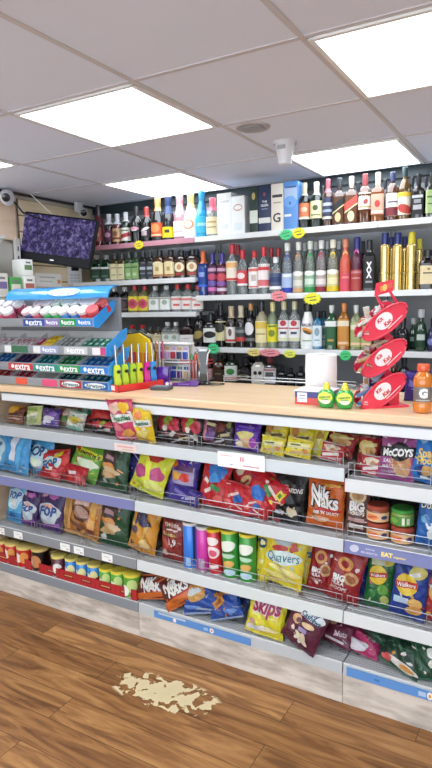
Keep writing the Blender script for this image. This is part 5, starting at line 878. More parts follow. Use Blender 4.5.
# ------------------------------------------------------------ bags
W = '#f4f2ee'
ART = {
 'choc': ('#7a4630', '#a86a40', [('e', -.1, .25, .4, .22, '#e3a83a', 10), ('r', 0, -.05, .8, .14, '#4a2018', 8), ('r', .05, -.3, .7, .08, '#c8a090')]),
 'blackwhite': ('#18171a', '#2a282c', [('e', .3, 0, .16, .3, '#e8e4e6', 30), ('r', -.15, .05, .5, .25, '#8f8e96', 10), ('e', -.15, 0, .15, .2, '#c8c8d0')]),
 'palegreen': ('#cfd98a', '#dfe6b0', [('r', 0, .0, .7, .2, '#eef0d0', 8), ('e', .05, -.3, .25, .14, '#9fb06a'), ('r', 0, .3, .5, .12, '#a8c060')]),
 'purplesw': ('#6a4a9c', '#4c3c78', [('e', 0, -.1, .3, .2, '#e2dcea'), ('e', .2, .2, .2, .16, '#9a7ac8'), ('e', -.22, -.28, .14, .12, '#efeaf6')]),
 'multi1': ('#b59a86', '#54402e', [('e', -.15, .1, .25, .22, '#c84a48'), ('e', .15, .2, .22, .2, '#e0c8b8'), ('e', .05, -.15, .22, .16, '#5a8a3c'), ('e', -.2, -.2, .2, .15, '#ddb058')]),
 'yellowwhite': ('#e6e9dc', '#5fae96', [('e', 0, 0, .36, .2, '#e2cf5a'), ('e', .1, -.08, .2, .12, '#c9a830'), ('r', 0, .35, .8, .12, '#f5f5f0'), ('r', 0, -.38, .8, .1, '#7ac0a0')]),
 'teal': ('#3f9f88', '#2c6a5c', [('e', .1, -.2, .28, .2, '#d86a6a'), ('e', -.2, .1, .2, .2, '#b8e0d4'), ('r', 0, .3, .5, .14, '#e6efe8')]),
 'redsw': ('#cc2f36', '#96262c', [('e', .1, .0, .3, .25, '#e0504c'), ('r', -.2, -.2, .3, .12, '#2a1c1e', 30), ('r', .1, -.32, .6, .06, '#f0c8c0', 12)]),
 'blackfruit': ('#1a1618', '#2a1f24', [('e', -.22, .12, .22, .24, '#d0404c'), ('e', .02, .18, .18, .2, '#9fb84a'), ('e', .25, .08, .2, .22, '#cc3c50'), ('e', -.05, -.05, .1, .1, '#ece0d6'), ('r', .0, -.3, .7, .07, '#a8a6a8', 8), ('e', .28, -.25, .12, .12, '#cfc8c0')]),
 'squash_pink': ('#de4f78', '#c83a58', [('e', -.2, .32, .22, .12, '#f3c9b8', 20), ('r', .0, .08, .94, .2, '#f6f4ee', 4), ('t', 'Squashies', .03, .08, .74, '#2e8a5a', 4, .03, 1.3), ('e', .2, .34, .2, .12, '#f2c22e', -10), ('e', -.15, -.15, .22, .1, '#f08a9a'), ('e', .15, -.28, .26, .1, '#f0b05a', 15), ('r', 0, -.42, .8, .05, '#f7d0d4')]),
 'squash_yellow': ('#f0cf2c', '#ecd65a', [('r', 0, .12, .94, .2, '#f6f4ee', 8), ('t', 'Squashies', .03, .12, .72, '#2e7a5a', 8, .03, 1.3), ('e', -.1, .34, .2, .1, '#e88a5a'), ('e', 0, -.2, .24, .14, '#f6e68a'), ('r', .05, -.38, .6, .05, '#e89a3a')]),
 'darkbrown': ('#2a1a18', '#3c2c2a', [('e', -.1, .15, .25, .16, '#7a3c30'), ('r', .15, -.1, .4, .1, '#c9b48a', 12), ('e', .25, .25, .12, .12, '#8a8a50'), ('r', -.1, -.32, .5, .06, '#b8b4b6', 15)]),
 'pinkdark': ('#5a2c40', '#3a2230', [('r', -.22, .05, .22, .9, '#d890a0', 12), ('e', .15, -.15, .25, .2, '#7c4a92'), ('r', .1, .2, .5, .1, '#e0cfa0')]),
 'purplebright': ('#5b2ea8', '#4a2488', [('e', -.02, .02, .34, .16, '#e9dc8c', 5), ('e', .12, -.24, .3, .18, '#eab68c'), ('e', -.2, -.3, .14, .12, '#f3e6c0'), ('e', .3, -.2, .12, .2, '#a83cb0'), ('r', 0, .32, .6, .07, '#8a6ad0')]),
 'yellow1': ('#f2dd3a', '#e8d66a', [('r', -.05, .28, .6, .2, '#e6c488', 6), ('r', 0, -.02, .8, .22, '#f6ee9a', 6), ('e', -.22, .2, .14, .2, '#e09a58'), ('r', .1, .02, .45, .08, '#8a7a50', 10)]),
 'yellow2': ('#f4e03c', '#ead870', [('r', 0, .12, .86, .3, '#f8f0a8', 6), ('r', -.1, .14, .4, .08, '#6a6a4a', 6), ('r', .1, -.22, .7, .14, '#e2b878', 6), ('e', .3, -.1, .1, .14, '#dd8a4a')]),
 'yellowtall': ('#e6d640', '#c8bc50', [('r', 0, 0, .3, .8, '#efe8a0'), ('e', 0, .2, .3, .12, '#b0842c')]),
 'redyel': ('#a32a2e', '#7a2428', [('e', -.12, .2, .32, .2, '#e6c878', 10), ('e', .12, .12, .24, .16, '#d9a86a'), ('r', .05, .25, .7, .1, '#f0dca0', 12), ('e', .1, -.2, .3, .16, '#d8393c')]),
 'redwhite': ('#c8383e', '#b8b4b4', [('e', 0, .22, .36, .2, '#ead6be'), ('e', .1, .12, .16, .12, '#c08a5a'), ('r', .0, -.12, .8, .16, '#efe8e4', 12), ('r', .1, -.34, .4, .08, '#f0d0c8')]),
 'mccoys': ('#a5548f', '#9a4a86', [('e', .12, -.1, .3, .22, '#d2936a'), ('e', .18, -.26, .22, .16, '#e6b384'), ('r', .02, .13, .98, .22, '#17161a', 5), ('e', .08, .14, .3, .2, '#17161a'), ('t', 'McCOYS', .02, .12, .86, '#f4f4f4', 5, .05, 1.25), ('t', 'SALT', -.2, -.08, .34, '#efdfee', 5, .02), ('t', 'MALT', -.2, -.2, .34, '#efdfee', 5, .02), ('t', 'VINEGAR', -.18, -.32, .4, '#efdfee', 5, .02)]),
 'bluecrisp': ('#2476c6', '#2a68b4', [('e', -.05, -.28, .3, .12, '#123e80', 5), ('e', .05, -.26, .22, .1, '#d8a860', 15), ('t', 'Space', .0, .06, .7, '#efd070', 12, .03, 1.3), ('t', 'Hoops', .0, -.08, .7, '#efd070', 12, .03, 1.3), ('r', -.25, .3, .2, .12, '#8ab8ea', 40), ('r', 0, -.4, .3, .05, '#d8e6f4')]),
 'yellowflat': ('#b8ae50', '#8a8440', []),
 'fop_blue': ('#4fa3d8', '#3f8ec4', [('e', .02, .02, .4, .34, '#b9d9e4'), ('t', 'FOP', 0, .16, .62, '#1f4a86', 4, .04), ('e', .05, -.18, .2, .1, '#e8efe4', 20), ('e', -.15, -.1, .16, .09, '#dfe8cf', -20), ('r', 0, -.42, .8, .06, '#2c7ab8')]),
 'fop_bluestripe': ('#3d99d6', '#3588c4', [('r', -.02, .12, .22, .62, '#dfe3f0', -3), ('r', .2, 0, .14, .9, '#5fb4e4', -5), ('r', -.25, -.34, .4, .08, '#2a78b6')]),
 'fop_light': ('#5aaedc', '#4a9aca', [('e', 0, .14, .4, .28, '#c3dbe6'), ('t', 'FOP', 0, .22, .66, '#2456a0', 4, .04), ('e', 0, .02, .2, .08, '#eef2f0'), ('r', 0, -.32, .9, .2, '#3288c4'), ('e', 0, -.32, .16, .06, '#1f5a9c')]),
 'fop_red': ('#c92a26', '#b02420', [('e', -.08, -.06, .38, .36, '#cfe0dc'), ('t', 'FOP', -.08, .0, .6, '#1f5a96', 8, .04), ('e', .2, .34, .14, .09, '#e8d03a', 20), ('e', -.15, -.24, .14, .1, '#6ab04a'), ('e', .02, -.26, .12, .08, '#e07a3a')]),
 'redlow': ('#c22730', '#a02028', [('r', -.02, .05, .32, .18, '#ece2e4', 6), ('e', .28, -.15, .14, .2, '#e05a60'), ('e', -.3, -.2, .12, .2, '#8a1820')]),
 'lime': ('#6fae3a', '#5a9a40', [('r', .08, .24, .86, .15, '#f0e82c', 0), ('t', "Rowntree's", .08, .24, .74, '#2c4a2c', 0, .03), ('e', -.12, 0, .14, .1, '#d8383c'), ('e', .12, -.04, .34, .14, '#dfeccf'), ('e', -.15, -.25, .24, .14, '#a4cc80'), ('e', .2, -.3, .16, .1, '#8fbf50'), ('r', -.3, .34, .12, .18, '#d8402c')]),
 'nuts': ('#1d4a2c', '#1a4028', [('e', -.1, .16, .28, .18, '#3f2a26'), ('r', -.1, .18, .34, .09, '#b9929a', -8), ('e', -.12, .0, .26, .07, '#d9904a', -8), ('e', .0, -.1, .3, .08, '#d8b58a', -10), ('e', -.1, -.19, .26, .07, '#c8a070'), ('e', -.22, -.32, .1, .06, '#c8ccc0'), ('r', 0, .36, .7, .02, '#3c7a4a', 15)]),
 'greenplain': ('#1d4a2c', '#3c6a54', [('r', .3, 0, .08, .8, '#3a6a4c')]),
 'navy': ('#2c2468', '#38307c', [('r', .0, .2, .8, .03, '#c8c4dc'), ('e', -.2, 0, .2, .15, '#3f3690')]),
 'yellowlime': ('#dfe33a', '#d4dc50', [('e', -.25, -.04, .2, .16, '#b8407a'), ('e', .24, .02, .2, .16, '#c04a80'), ('r', -.02, .02, .16, .8, '#eef24a', 14), ('e', .05, .36, .2, .09, '#c23a34', 10), ('e', .2, -.26, .26, .12, '#e8ec80'), ('e', -.25, -.3, .2, .1, '#c8d040')]),
 'purplecandy': ('#4a349c', '#3c2c84', [('r', .06, .06, .72, .42, '#a99ac4', 3), ('r', .06, .22, .62, .12, '#6a3a70', 3), ('e', .12, .02, .2, .1, '#d83c34'), ('e', -.14, .04, .14, .1, '#e8a83a'), ('e', -.3, .3, .12, .1, '#e87a2c'), ('t', 'A', .25, .4, .1, '#ffffff'), ('r', -.1, -.2, .6, .1, '#7a66c8', -15), ('r', .05, -.34, .6, .07, '#b0a4dc', -10)]),
 'purplelow': ('#3f3290', '#2c2470', [('r', -.1, .05, .5, .2, '#7a6ec0', -10), ('r', .25, -.1, .3, .16, '#b8b0dc', 15)]),
 'redblue': ('#c8242c', '#b01e26', [('e', .08, .26, .3, .17, '#2c78cc'), ('e', .05, .12, .18, .1, '#3c92dc'), ('r', -.22, .04, .2, .09, '#f2e0da', -35), ('r', .12, -.08, .3, .09, '#3c8a44', -25), ('r', -.12, -.16, .3, .08, '#f0d8d0', 30), ('e', .25, -.3, .16, .08, '#e86a60')]),
 'redblue2': ('#c9282e', '#b42228', [('e', .1, .05, .26, .14, '#e8b87c', 30), ('r', .1, .05, .3, .05, '#a83028', 30), ('e', -.2, -.1, .2, .08, '#3c8a44', 35), ('e', -.1, .3, .2, .08, '#efd4c8')]),
 'redblue3': ('#cc2630', '#b81f28', [('e', -.16, -.12, .2, .24, '#2a70c8'), ('r', .06, .1, .28, .1, '#3c8a44', -40), ('r', .18, .1, .34, .06, '#f3e2dc', -35), ('r', .36, .1, .16, .24, '#ecd04a', -25), ('r', .36, .1, .08, .12, '#5a8a30', -25), ('e', -.02, -.3, .2, .08, '#e8605a')]),
 'redlow2': ('#cf3038', '#b82830', [('r', -.1, .1, .4, .1, '#f0c8c4', 25), ('e', .1, .0, .14, .14, '#2c6ab8'), ('r', .15, -.25, .3, .06, '#f4d8d4', -20), ('e', -.28, -.2, .14, .1, '#e8706c')]),
 'sensations': ('#151215', '#221d20', [('t', 'SENSATIONS', .1, .06, .62, '#f2f0ec', 4, .02, 1.4), ('e', -.28, -.02, .14, .08, '#a82838', 20), ('e', .1, -.3, .3, .06, '#d8cdb0', 5), ('r', .3, .38, .2, .03, '#5a5a40')]),
 'blacklow': ('#131013', '#1c181c', [('e', .25, .1, .18, .24, '#d8c8a8', -10), ('r', -.15, -.05, .34, .18, '#b8b8bc', 5)]),
 'blackback': ('#16141a', '#26202a', [('e', 0, 0, .2, .3, '#3c3c30')]),
 'niknaks_o': ('#d96a28', '#c25a20', [('t', 'Nik', -.1, .2, .56, '#18161a', 0, .12, 1.3), ('t', 'Naks', .02, .04, .76, '#18161a', 0, .12, 1.3), ('t', 'Nik', -.1, .2, .54, '#f4f4f2', 0, .03, 1.3), ('t', 'Naks', .02, .04, .74, '#f4f4f2', 0, .03, 1.3), ('e', .1, -.14, .36, .05, '#c22c2c', 5), ('t', "RIB 'N' SAUCY", .08, -.19, .7, '#f2ece4', 3, .03), ('e', -.1, -.33, .24, .06, '#f0b890'), ('r', .2, .36, .4, .05, '#e8b04a', 5)]),
 'bighoops': ('#5a3430', '#6a443c', [('e', 0, .3, .36, .15, '#e6cba4'), ('e', 0, .3, .26, .08, '#c2986a'), ('t', 'BIG', .0, .08, .62, '#f4f2f0', 0, .06, 1.2), ('t', 'HOOPS', .0, -.06, .7, '#f4e4e0', 0, .03), ('r', .0, -.2, .7, .08, '#c8a4a0'), ('r', .0, -.34, .6, .1, '#e0d2d0')]),
 'doritos': ('#2668b4', '#1f5aa4', [('t', 'Doritos', .05, .26, .9, '#17202c', 0, .1, 1.4), ('t', 'Doritos', .05, .26, .88, '#f3f3f3', 0, .02, 1.4), ('e', -.2, .0, .16, .08, '#7ab0dc'), ('e', .1, -.12, .26, .08, '#eef2f4'), ('e', .1, -.25, .2, .1, '#dfe8ee'), ('r', -.1, -.02, .1, .2, '#4a8cd0', 30)]),
 'fop_purple': ('#3c1f5e', '#4a2a70', [('e', 0, -.08, .42, .28, '#c8d4dc'), ('t', 'FOP', 0, -.02, .66, '#274a94', 4, .05), ('e', 0, .1, .2, .05, '#e8a080'), ('e', .1, .36, .2, .07, '#c070b8'), ('e', -.25, .36, .12, .06, '#e2c0d4'), ('r', 0, -.38, .9, .08, '#8a4aa0', 12)]),
 'goldplain': ('#c28a44', '#d8a860', [('r', 0, 0, .2, .9, '#e0b070')]),
 'gold': ('#b8763a', '#d29c58', [('e', -.05, .02, .28, .17, '#5a3326'), ('e', -.05, .03, .22, .12, '#b89080'), ('r', -.04, .25, .4, .12, '#e6c6bc', 5), ('r', .28, .05, .16, .6, '#e3a95a', -3), ('r', -.38, 0, .1, .8, '#dba55c'), ('r', 0, -.26, .7, .08, '#7a4430', -8)]),
 'nik_gold': ('#dd9a35', '#c08030', [('t', 'Nik', -.05, .22, .44, '#2c2f60', 0, .06, 1.2), ('t', 'Naks', .0, .1, .62, '#2c2f60', 0, .06, 1.2), ('e', -.28, -.1, .13, .07, '#5a4a5c'), ('r', .1, -.15, .1, .4, '#f0c060', -15), ('e', .15, -.32, .2, .08, '#f4d890')]),
 'redtwist': ('#8e2a26', '#5a1c1e', [('t', 'twists', .0, .38, .62, '#e8c8b8', 0, .02), ('t', 'Cheese', -.05, .16, .6, '#d8c070', 0, .02), ('r', .05, .26, .5, .03, '#e8d8cc'), ('t', '1.9', .1, -.02, .34, '#f0e4e0', 0, .03), ('e', -.26, -.12, .16, .2, '#b84434', 20), ('e', -.25, -.3, .14, .07, '#dcc8c0'), ('r', .1, -.3, .5, .04, '#c88a80')]),
 'yellowthin': ('#e2d236', '#ccbf40', [('e', 0, .26, .4, .1, '#28425c'), ('e', 0, .26, .22, .05, '#e8e4b0'), ('r', 0, -.1, .5, .08, '#efe8a0')]),
 'quavers': ('#efd83a', '#e6cf48', [('e', -.05, .3, .22, .09, '#b8c8cc', 5), ('e', -.08, .17, .2, .05, '#c83a34', 10), ('e', .02, .02, .46, .12, '#dfeef0', 10), ('t', 'Quavers', .02, .02, .8, '#1f7a8c', 10, .03, 1.2), ('r', .25, .26, .14, .14, '#c84a2c', 30), ('e', .1, -.2, .4, .06, '#f6ec9a', -5), ('e', -.05, -.32, .4, .05, '#f4e88a', 0)]),
 'quavers2': ('#e9d23c', '#d8c648', [('t', 'ers', .2, .1, .5, '#1f6a8c', 10, .04), ('r', .2, -.2, .3, .3, '#f2e68a')]),
 'hoops': ('#9c2028', '#7c1c24', [('e', -.05, .24, .24, .13, '#e3a05a'), ('e', -.05, .24, .13, .07, '#9c2028'), ('e', .2, .0, .22, .13, '#d8a878'), ('e', .2, .0, .15, .08, '#a86a48'), ('t', 'BIG', -.15, -.04, .36, '#f2ecec', 0, .05), ('t', 'HULA', -.15, -.14, .4, '#f2ecec', 0, .03), ('t', 'HOOPS', -.1, -.24, .5, '#f2d8d8', 0, .02)]),
 'blueback': ('#1f3c96', '#1a3484', [('e', .15, .3, .2, .1, '#e6c83c'), ('r', .1, 0, .4, .1, '#3c62b8')]),
 'walkgreen': ('#2a6a3a', '#205a34', [('e', .2, .36, .26, .08, '#c8b83a'), ('r', -.1, .32, .5, .1, '#c8c8b0', 8), ('e', -.05, .1, .34, .17, '#e8c83c'), ('r', -.05, .1, .7, .09, '#c42c2c', 12), ('t', 'Walkers', -.05, .1, .56, '#f6f4f0', 12, .02), ('e', .2, -.14, .2, .1, '#6aa84a', 20), ('e', .28, -.32, .16, .08, '#b8c06a'), ('e', -.2, -.25, .16, .08, '#3f8a4a')]),
 'walkblue': ('#1e3f92', '#183480', [('e', .2, .26, .24, .1, '#d8cc6a', 10), ('r', .12, .22, .3, .06, '#eeeeee', 20), ('e', -.08, .04, .32, .17, '#ecc93c'), ('r', -.08, .04, .62, .1, '#c42c2c', 8), ('t', 'Walkers', -.08, .04, .54, '#f6f4f0', 8, .02), ('r', -.18, -.22, .44, .1, '#c4d4ea', 5), ('e', .22, -.22, .2, .08, '#e6b86a'), ('e', .2, -.34, .24, .07, '#d8a050', 10), ('r', -.1, .4, .3, .06, '#5078c4', 10)]),
 'walkred': ('#a82a2c', '#8c2226', [('e', .0, .0, .3, .16, '#d8a050'), ('t', 'Walkers', 0, .1, .6, '#f6f4f0', 8, .02)]),
 'maxi': ('#5e2426', '#c8642c', [('r', 0, -.32, .98, .22, '#d8702c', 4), ('t', 'NIK', -.12, .16, .46, '#f2eeea', 4, .05, 1.1), ('t', 'NAKS', .04, -.04, .6, '#f2eeea', 4, .05, 1.1), ('e', .35, .2, .12, .2, '#c8582c'), ('r', .1, -.2, .5, .06, '#b8342c', 4)]),
 'bluechoc': ('#2450a8', '#8a9cc0', [('e', -.05, .12, .36, .26, '#d9a45c', 5), ('e', -.1, .14, .22, .12, '#d4dce4', 10), ('t', 'Nobbys', .1, .3, .56, '#e8a03c', 10, .04), ('e', -.2, -.3, .26, .06, '#6a92d8', -5), ('r', .2, -.38, .5, .06, '#a8b8d8', -8)]),
 'bluechoc2': ('#2450a8', '#8a9cc0', [('r', -.1, .02, .4, .24, '#d08a3a', 30), ('r', -.1, .02, .28, .1, '#9a5a2c', 30), ('t', 'Nobbys', .06, .26, .6, '#e8943c', 10, .04), ('e', .2, -.28, .2, .07, '#6a92d8')]),
 'bluesmall': ('#2c4c9c', '#243c84', [('r', -.15, .05, .4, .4, '#e3c93a', 10), ('r', -.15, .05, .3, .12, '#8a4a2c', 10)]),
 'skips': ('#e8dc34', '#dcd04a', [('t', 'Skips', .02, .18, .78, '#f6e8ec', 3, .1, 1.35), ('t', 'Skips', .02, .18, .76, '#a42c5c', 3, .04, 1.35), ('r', .0, -.02, .7, .05, '#f3ea7a'), ('r', -.2, -.34, .5, .12, '#e9e6e6', 8), ('e', .2, -.3, .2, .06, '#efe9b0'), ('e', -.3, -.2, .1, .06, '#e0a0b4')]),
 'crunch': ('#5c1d38', '#4a1830', [('e', .02, .3, .44, .12, '#dfe9ec', -6), ('t', 'Crunchy', -.04, .34, .6, '#1f4a6c', -6, .03, 1.1), ('t', 'Cashews', .1, .24, .56, '#1f4a6c', -6, .03, 1.1), ('e', -.24, .06, .14, .1, '#dcb080', 40), ('e', -.18, .06, .07, .05, '#5c1d38', 40), ('e', .1, .06, .18, .06, '#e6c8a0', 5), ('r', .02, -.08, .24, .09, '#a894c4', 5), ('e', .06, -.26, .24, .06, '#efe2c8', -30), ('e', .1, -.24, .08, .12, '#e4d0b4', 20)]),
 'maroonflat': ('#6a1e3c', '#5a1a34', [('e', -.2, .2, .14, .1, '#c8a080'), ('t', 'Nuts', .15, -.1, .4, '#e8c8d4', 10, .02), ('r', .0, -.36, .6, .08, '#d8d4dc')]),
 'pinkflat': ('#c2386e', '#a82c5c', [('e', -.2, -.25, .4, .2, '#e9e4ec'), ('t', 'Pop', .25, .1, .2, '#f2d0dc', 0, .03), ('r', 0, .2, .5, .06, '#d8608c')]),
 'greenflat': ('#1b4030', '#26543e', [('r', 0, 0, .06, .8, '#3a7058', 20), ('e', .1, .1, .14, .1, '#2a5a44')]),
 'greenflat2': ('#1a3d2e', '#24503c', [('e', .1, -.34, .4, .1, '#e6e2dc', -5), ('e', .2, -.36, .2, .06, '#dc9c4a'), ('e', -.32, -.34, .14, .1, '#d85a5c'), ('r', 0, .1, .6, .03, '#3f745a', 10)]),
 'greenwhite': ('#1e4a34', '#2a6048', [('e', .2, .2, .18, .13, '#eceae4'), ('e', .2, -.05, .2, .09, '#e6e4dc', 15), ('r', -.25, 0, .03, .8, '#4a8468', 10), ('e', .3, -.3, .1, .08, '#c8c8c0')]),
}
def bag_surface(w, h, T, seed):
    rr = random.Random(seed); W_ = [(rr.uniform(3, 9), rr.uniform(3, 9), rr.uniform(0, 6.3), rr.uniform(-.5, .5)) for _ in range(7)]
    bow = rr.uniform(-.02, .02)*w; lean = rr.uniform(-.03, .03)
    def thick(u, v):
        vv = min(1, abs(v)/.455); uu = min(1, abs(u)*2)
        t = max(0, 1-uu**2.2)**.6*max(0, 1-vv**2.6)**.8
        wr = sum(sin(a*u*2+b*v*2+c+d*12*u*v) for a, b, c, d in W_)/7
        edge = .10*abs(sin(u*17+W_[0][2]))*max(0, vv-.45)*max(0, 1-vv)*4
        return T/2*t*(1+.6*wr-edge)
    def P(u, v, off, side):
        nar = 1-.06*(1-min(1, abs(v)/.5)**2)-.018*sin(v*23+W_[2][2])*(1-min(1, abs(v)/.46))*(1 if u > 0 else .7)
        x = u*w*nar+bow*sin(v*3)+lean*v*w
        wave = (.0026*sin(u*14+W_[1][2])+.006*sin(u*4+W_[3][2]))*(max(0, abs(v)-.3)/.2)
        return Vector((x, side*(thick(u, v)+off)+wave, v*h))
    return P
BAGN = 0
def make_bag(art, w, h, T, name):
    global BAGN
    BAGN += 1; base, seal, spec = ART[art]; P = bag_surface(w, h, min(T, .36*min(w, h*1.3)), BAGN*13+5)
    m = M(); nx, ny = 30, 30; V0 = .455; vs = []
    us = [-.5+k/nx for k in range(nx+1)]; vv = [-V0+2*V0*j/ny for j in range(ny+1)]
    for side in (-1, 1):
        for v in vv:
            for u in us: vs.append(P(u, v, 0, side))
    n1 = (nx+1)*(ny+1); fs = []
    for j in range(ny):
        for k in range(nx):
            a = j*(nx+1)+k; q = (a, a+1, a+nx+2, a+nx+1); fs.append(q); fs.append(tuple(n1+i for i in q)[::-1])
    m.add(vs, fs, foil(base), True)
    logo = art in ('walkgreen', 'walkblue', 'walkred', 'quavers', 'hoops', 'bighoops', 'crunch', 'mccoys')
    cols_ = [q[5] for q in spec] or [seal]; rr = random.Random(BAGN); small = []
    for k in range(12 if w > .09 else 5):              # small printed motifs scattered under the main design
        c_ = rr.choice(cols_+[seal, seal]); u_, v_ = rr.uniform(-.42, .42), rr.uniform(-.42, .42)
        if rr.random() < .6: small.append(('e', u_, v_, rr.uniform(.03, .08), rr.uniform(.02, .05), c_, rr.uniform(-60, 60)))
        else: small.append(('r', u_, v_, rr.uniform(.08, .22), rr.uniform(.012, .03), c_, rr.uniform(-25, 25)))
    SB = lambda u, v, o: P(max(-.5, min(.5, u)), max(-.455, min(.455, v)), o, -1)
    prints(m, small, SB, h/w, off0=.0008, doff=.00005, wob=.12)
    prints(m, spec, SB, h/w, wob=0 if logo else .11)
    m.keep = 1
    o = m.build(name)
    for sg in (-1, 1):
        s = M(); n = nx; vs = []
        for v in (.452, .5):
            for k in range(n+1):
                for side in (-1, 1):
                    q = P(us[k], sg*v, .0006, side); 
                    if v == .5: q.z += .0018*(k % 2)*sg
                    vs.append(q)
        f2 = []
        R = 2*(n+1)
        for k in range(n):
            a = 2*k
            f2 += [(a, a+2, R+a+2, R+a), (a+1, R+a+1, R+a+3, a+3), (R+a, R+a+2, R+a+3, R+a+1), (a, a+1, a+3, a+2)]
        s.add(vs, f2, foil(seal)); s.build('seal', o)
    return o
for art, x, y, z, w, h, roll, tilt, yaw, sz, T, name, cat, label, group in BAGS:
    a, b = radians(roll), radians(tilt)
    ext = abs(w/2*sin(a))*.8
    top = z+(h/2*cos(a)+ext)*cos(b)*.98
    T = T*1.3
    low = z-(h/2*cos(a)+ext)*cos(b)
    if low > sz+.006 and abs(roll) < 40:               # its lower part is hidden: let it stand on the shelf
        h2 = (top-sz-.004)/cos(b)-ext*2; h2 = max(h, h2/cos(a)); h2 = min(h2, h*2.4)
        z = z-(h2-h)/2*cos(b); h = h2; low = z-(h/2*cos(a)+ext)*cos(b)
    o = make_bag(art, w, h, T, name)
    zc = max(z, sz+(h/2*cos(a)+ext)*cos(b)+T/2*sin(b)*.6+.002) if low < sz+.003 else z
    yc = y+sin(b)*h/2
    o.rotation_euler = Matrix.Rotation(radians(yaw)+.02*((hash(label) % 7)-3 if False else 0), 3, 'Z').to_4x4().to_euler()
    R = Matrix.Rotation(radians(yaw), 4, 'Z') @ Matrix.Rotation(-b, 4, 'X') @ Matrix.Rotation(a, 4, 'Y')
    o.matrix_world = Matrix.Translation((x, yc, zc)) @ R
    tag(o, label, cat, group)

# ------------------------------------------------------------ tubes, cans, jars
TUB = {
 'tblue': ('#2f7fe6', '#e6e4e0', [('r', .33, .1, .1, .8, '#1d2f50'), ('r', .05, -.32, .24, .2, '#9cc4f0')]),
 'tpink': ('#cf3aa8', '#dcdcda', [('r', .05, -.3, .3, .24, '#b8a8c8')]),
 'tred': ('#cc2430', '#f0c92c', [('e', 0, .3, .34, .1, '#f2e8ea'), ('e', 0, .04, .36, .14, '#f4e0e4'), ('e', .02, .02, .2, .08, '#d85a78'), ('r', 0, -.3, .5, .08, '#f2e4e4', 5)]),
 'tgreen': ('#3c9c3c', '#e9d84e', [('e', 0, .24, .38, .12, '#f0f4ea', 10), ('e', 0, .02, .32, .05, '#b9dcc0'), ('r', .02, .1, .5, .04, '#2c6a34', 8), ('e', .04, -.16, .24, .08, '#ddb060', 15), ('e', .05, -.34, .26, .07, '#bfdff0')]),
 'sred': ('#c8262a', '#e8cf7e', [('e', -.12, .0, .22, .26, '#efe9e4'), ('e', .2, .05, .18, .3, '#e0954c')]),
 'sblack': ('#1c1516', '#dcc47a', [('e', .05, 0, .24, .3, '#c88a5a'), ('e', -.22, -.05, .12, .24, '#e6e0dc')]),
 'smaroon': ('#5a1e30', '#e6d476', [('e', .15, -.05, .22, .28, '#ecebe6')]),
 'sblue': ('#2a86d0', '#ead878', [('e', .18, .0, .22, .3, '#e6e0a0'), ('e', -.18, -.1, .2, .26, '#f0f2ee')]),
 'sgreen': ('#5cb03c', '#ead84e', [('e', .2, .08, .22, .3, '#c4dc8c'), ('e', -.14, -.16, .22, .26, '#f0f2ee')]),
}
def can_surface(r, h):
    return lambda u, v, o: Vector(((r+o)*sin(u*pi*.9), -(r+o)*cos(u*pi*.9), h/2+v*h))
for art, x, y, z, r, h, roll, label in TUBS:
    if art.startswith('dip'):
        o = empty('dip_jar', (x, y, z)); h = .066; z = .667 if z < .7 else .7345; o.location.z = z
        m = M(); m.lathe([(r*.8, 0), (r*.97, .006), (r, .02), (r*.98, .045), (r*.86, .052)], gloss('#8a4a30' if art == 'dip_r' else '#8a9a4a'), 28); m.build('jar', o)
        m = M(); n = 16; S = can_surface(r*1.01, .034)
        base = '#e3b98e' if art == 'dip_r' else '#4f8a3c'
        m.add([S(-.5+k/n, v, 0)+Vector((0, 0, .008)) for v in (-.5, .5) for k in range(n+1)], [(k, k+1, n+2+k, n+1+k) for k in range(n)], paint(base, .45), True)
        spec = [('e', -.1, 0, .2, .3, '#e8894c'), ('r', -.1, 0, .3, .14, '#c8503a', 15), ('e', .28, 0, .1, .22, '#3a3a6a')] if art == 'dip_r' else [('r', .1, 0, .08, .8, '#e6ecd8'), ('r', .25, 0, .1, .7, '#cfd8b8'), ('e', -.2, 0, .14, .3, '#7ab04a')]
        prints(m, spec, lambda u, v, o_: S(u, v, o_*.5)+Vector((0, 0, .008)), .034/(r*2.8), lambda c: paint(c, .45), .001, .0005)
        m.build('label', o)
        m = M(); m.lathe([(r*.95, .05), (r*.99, .052), (r*.99, .063), (r*.93, .066)], gloss('#a84a38' if art == 'dip_r' else '#3f9440'), 28); m.build('lid', o)
        tag(o, label, 'jar', 'stacked dip jars'); continue
    big = art.startswith('t'); base, lid, spec = TUB[art]
    o = empty('crisp_tube' if big else 'crisp_can', (x, y, z))
    if roll: o.rotation_euler = (0, radians(roll), 0)
    m = M(); m.lathe([(r*.97, 0), (r, .003), (r, h-.012), (r*.96, h-.01)], paint(base, .28, .1, .3), 28)
    prints(m, spec, can_surface(r, h*.93), h/(r*2.8), lambda c: paint(c, .35), .0008, .0004)
    m.build('body', o)
    m = M(); m.lathe([(r*1.02, h-.013), (r*1.03, h-.009), (r*1.03, h-.002), (r*.97, h)], paint(lid, .3), 28)
    m.build('lid', o)
    m = M(); m.lathe([(r*1.005, 0), (r*1.02, .001), (r*1.02, .005), (r*1.0, .006)], metal('#c9c9c4', .3), 28); m.build('rim', o)
    tag(o, label, 'crisps', 'tall crisp tubes on the third shelf' if big else 'short crisp cans on the bottom shelf')
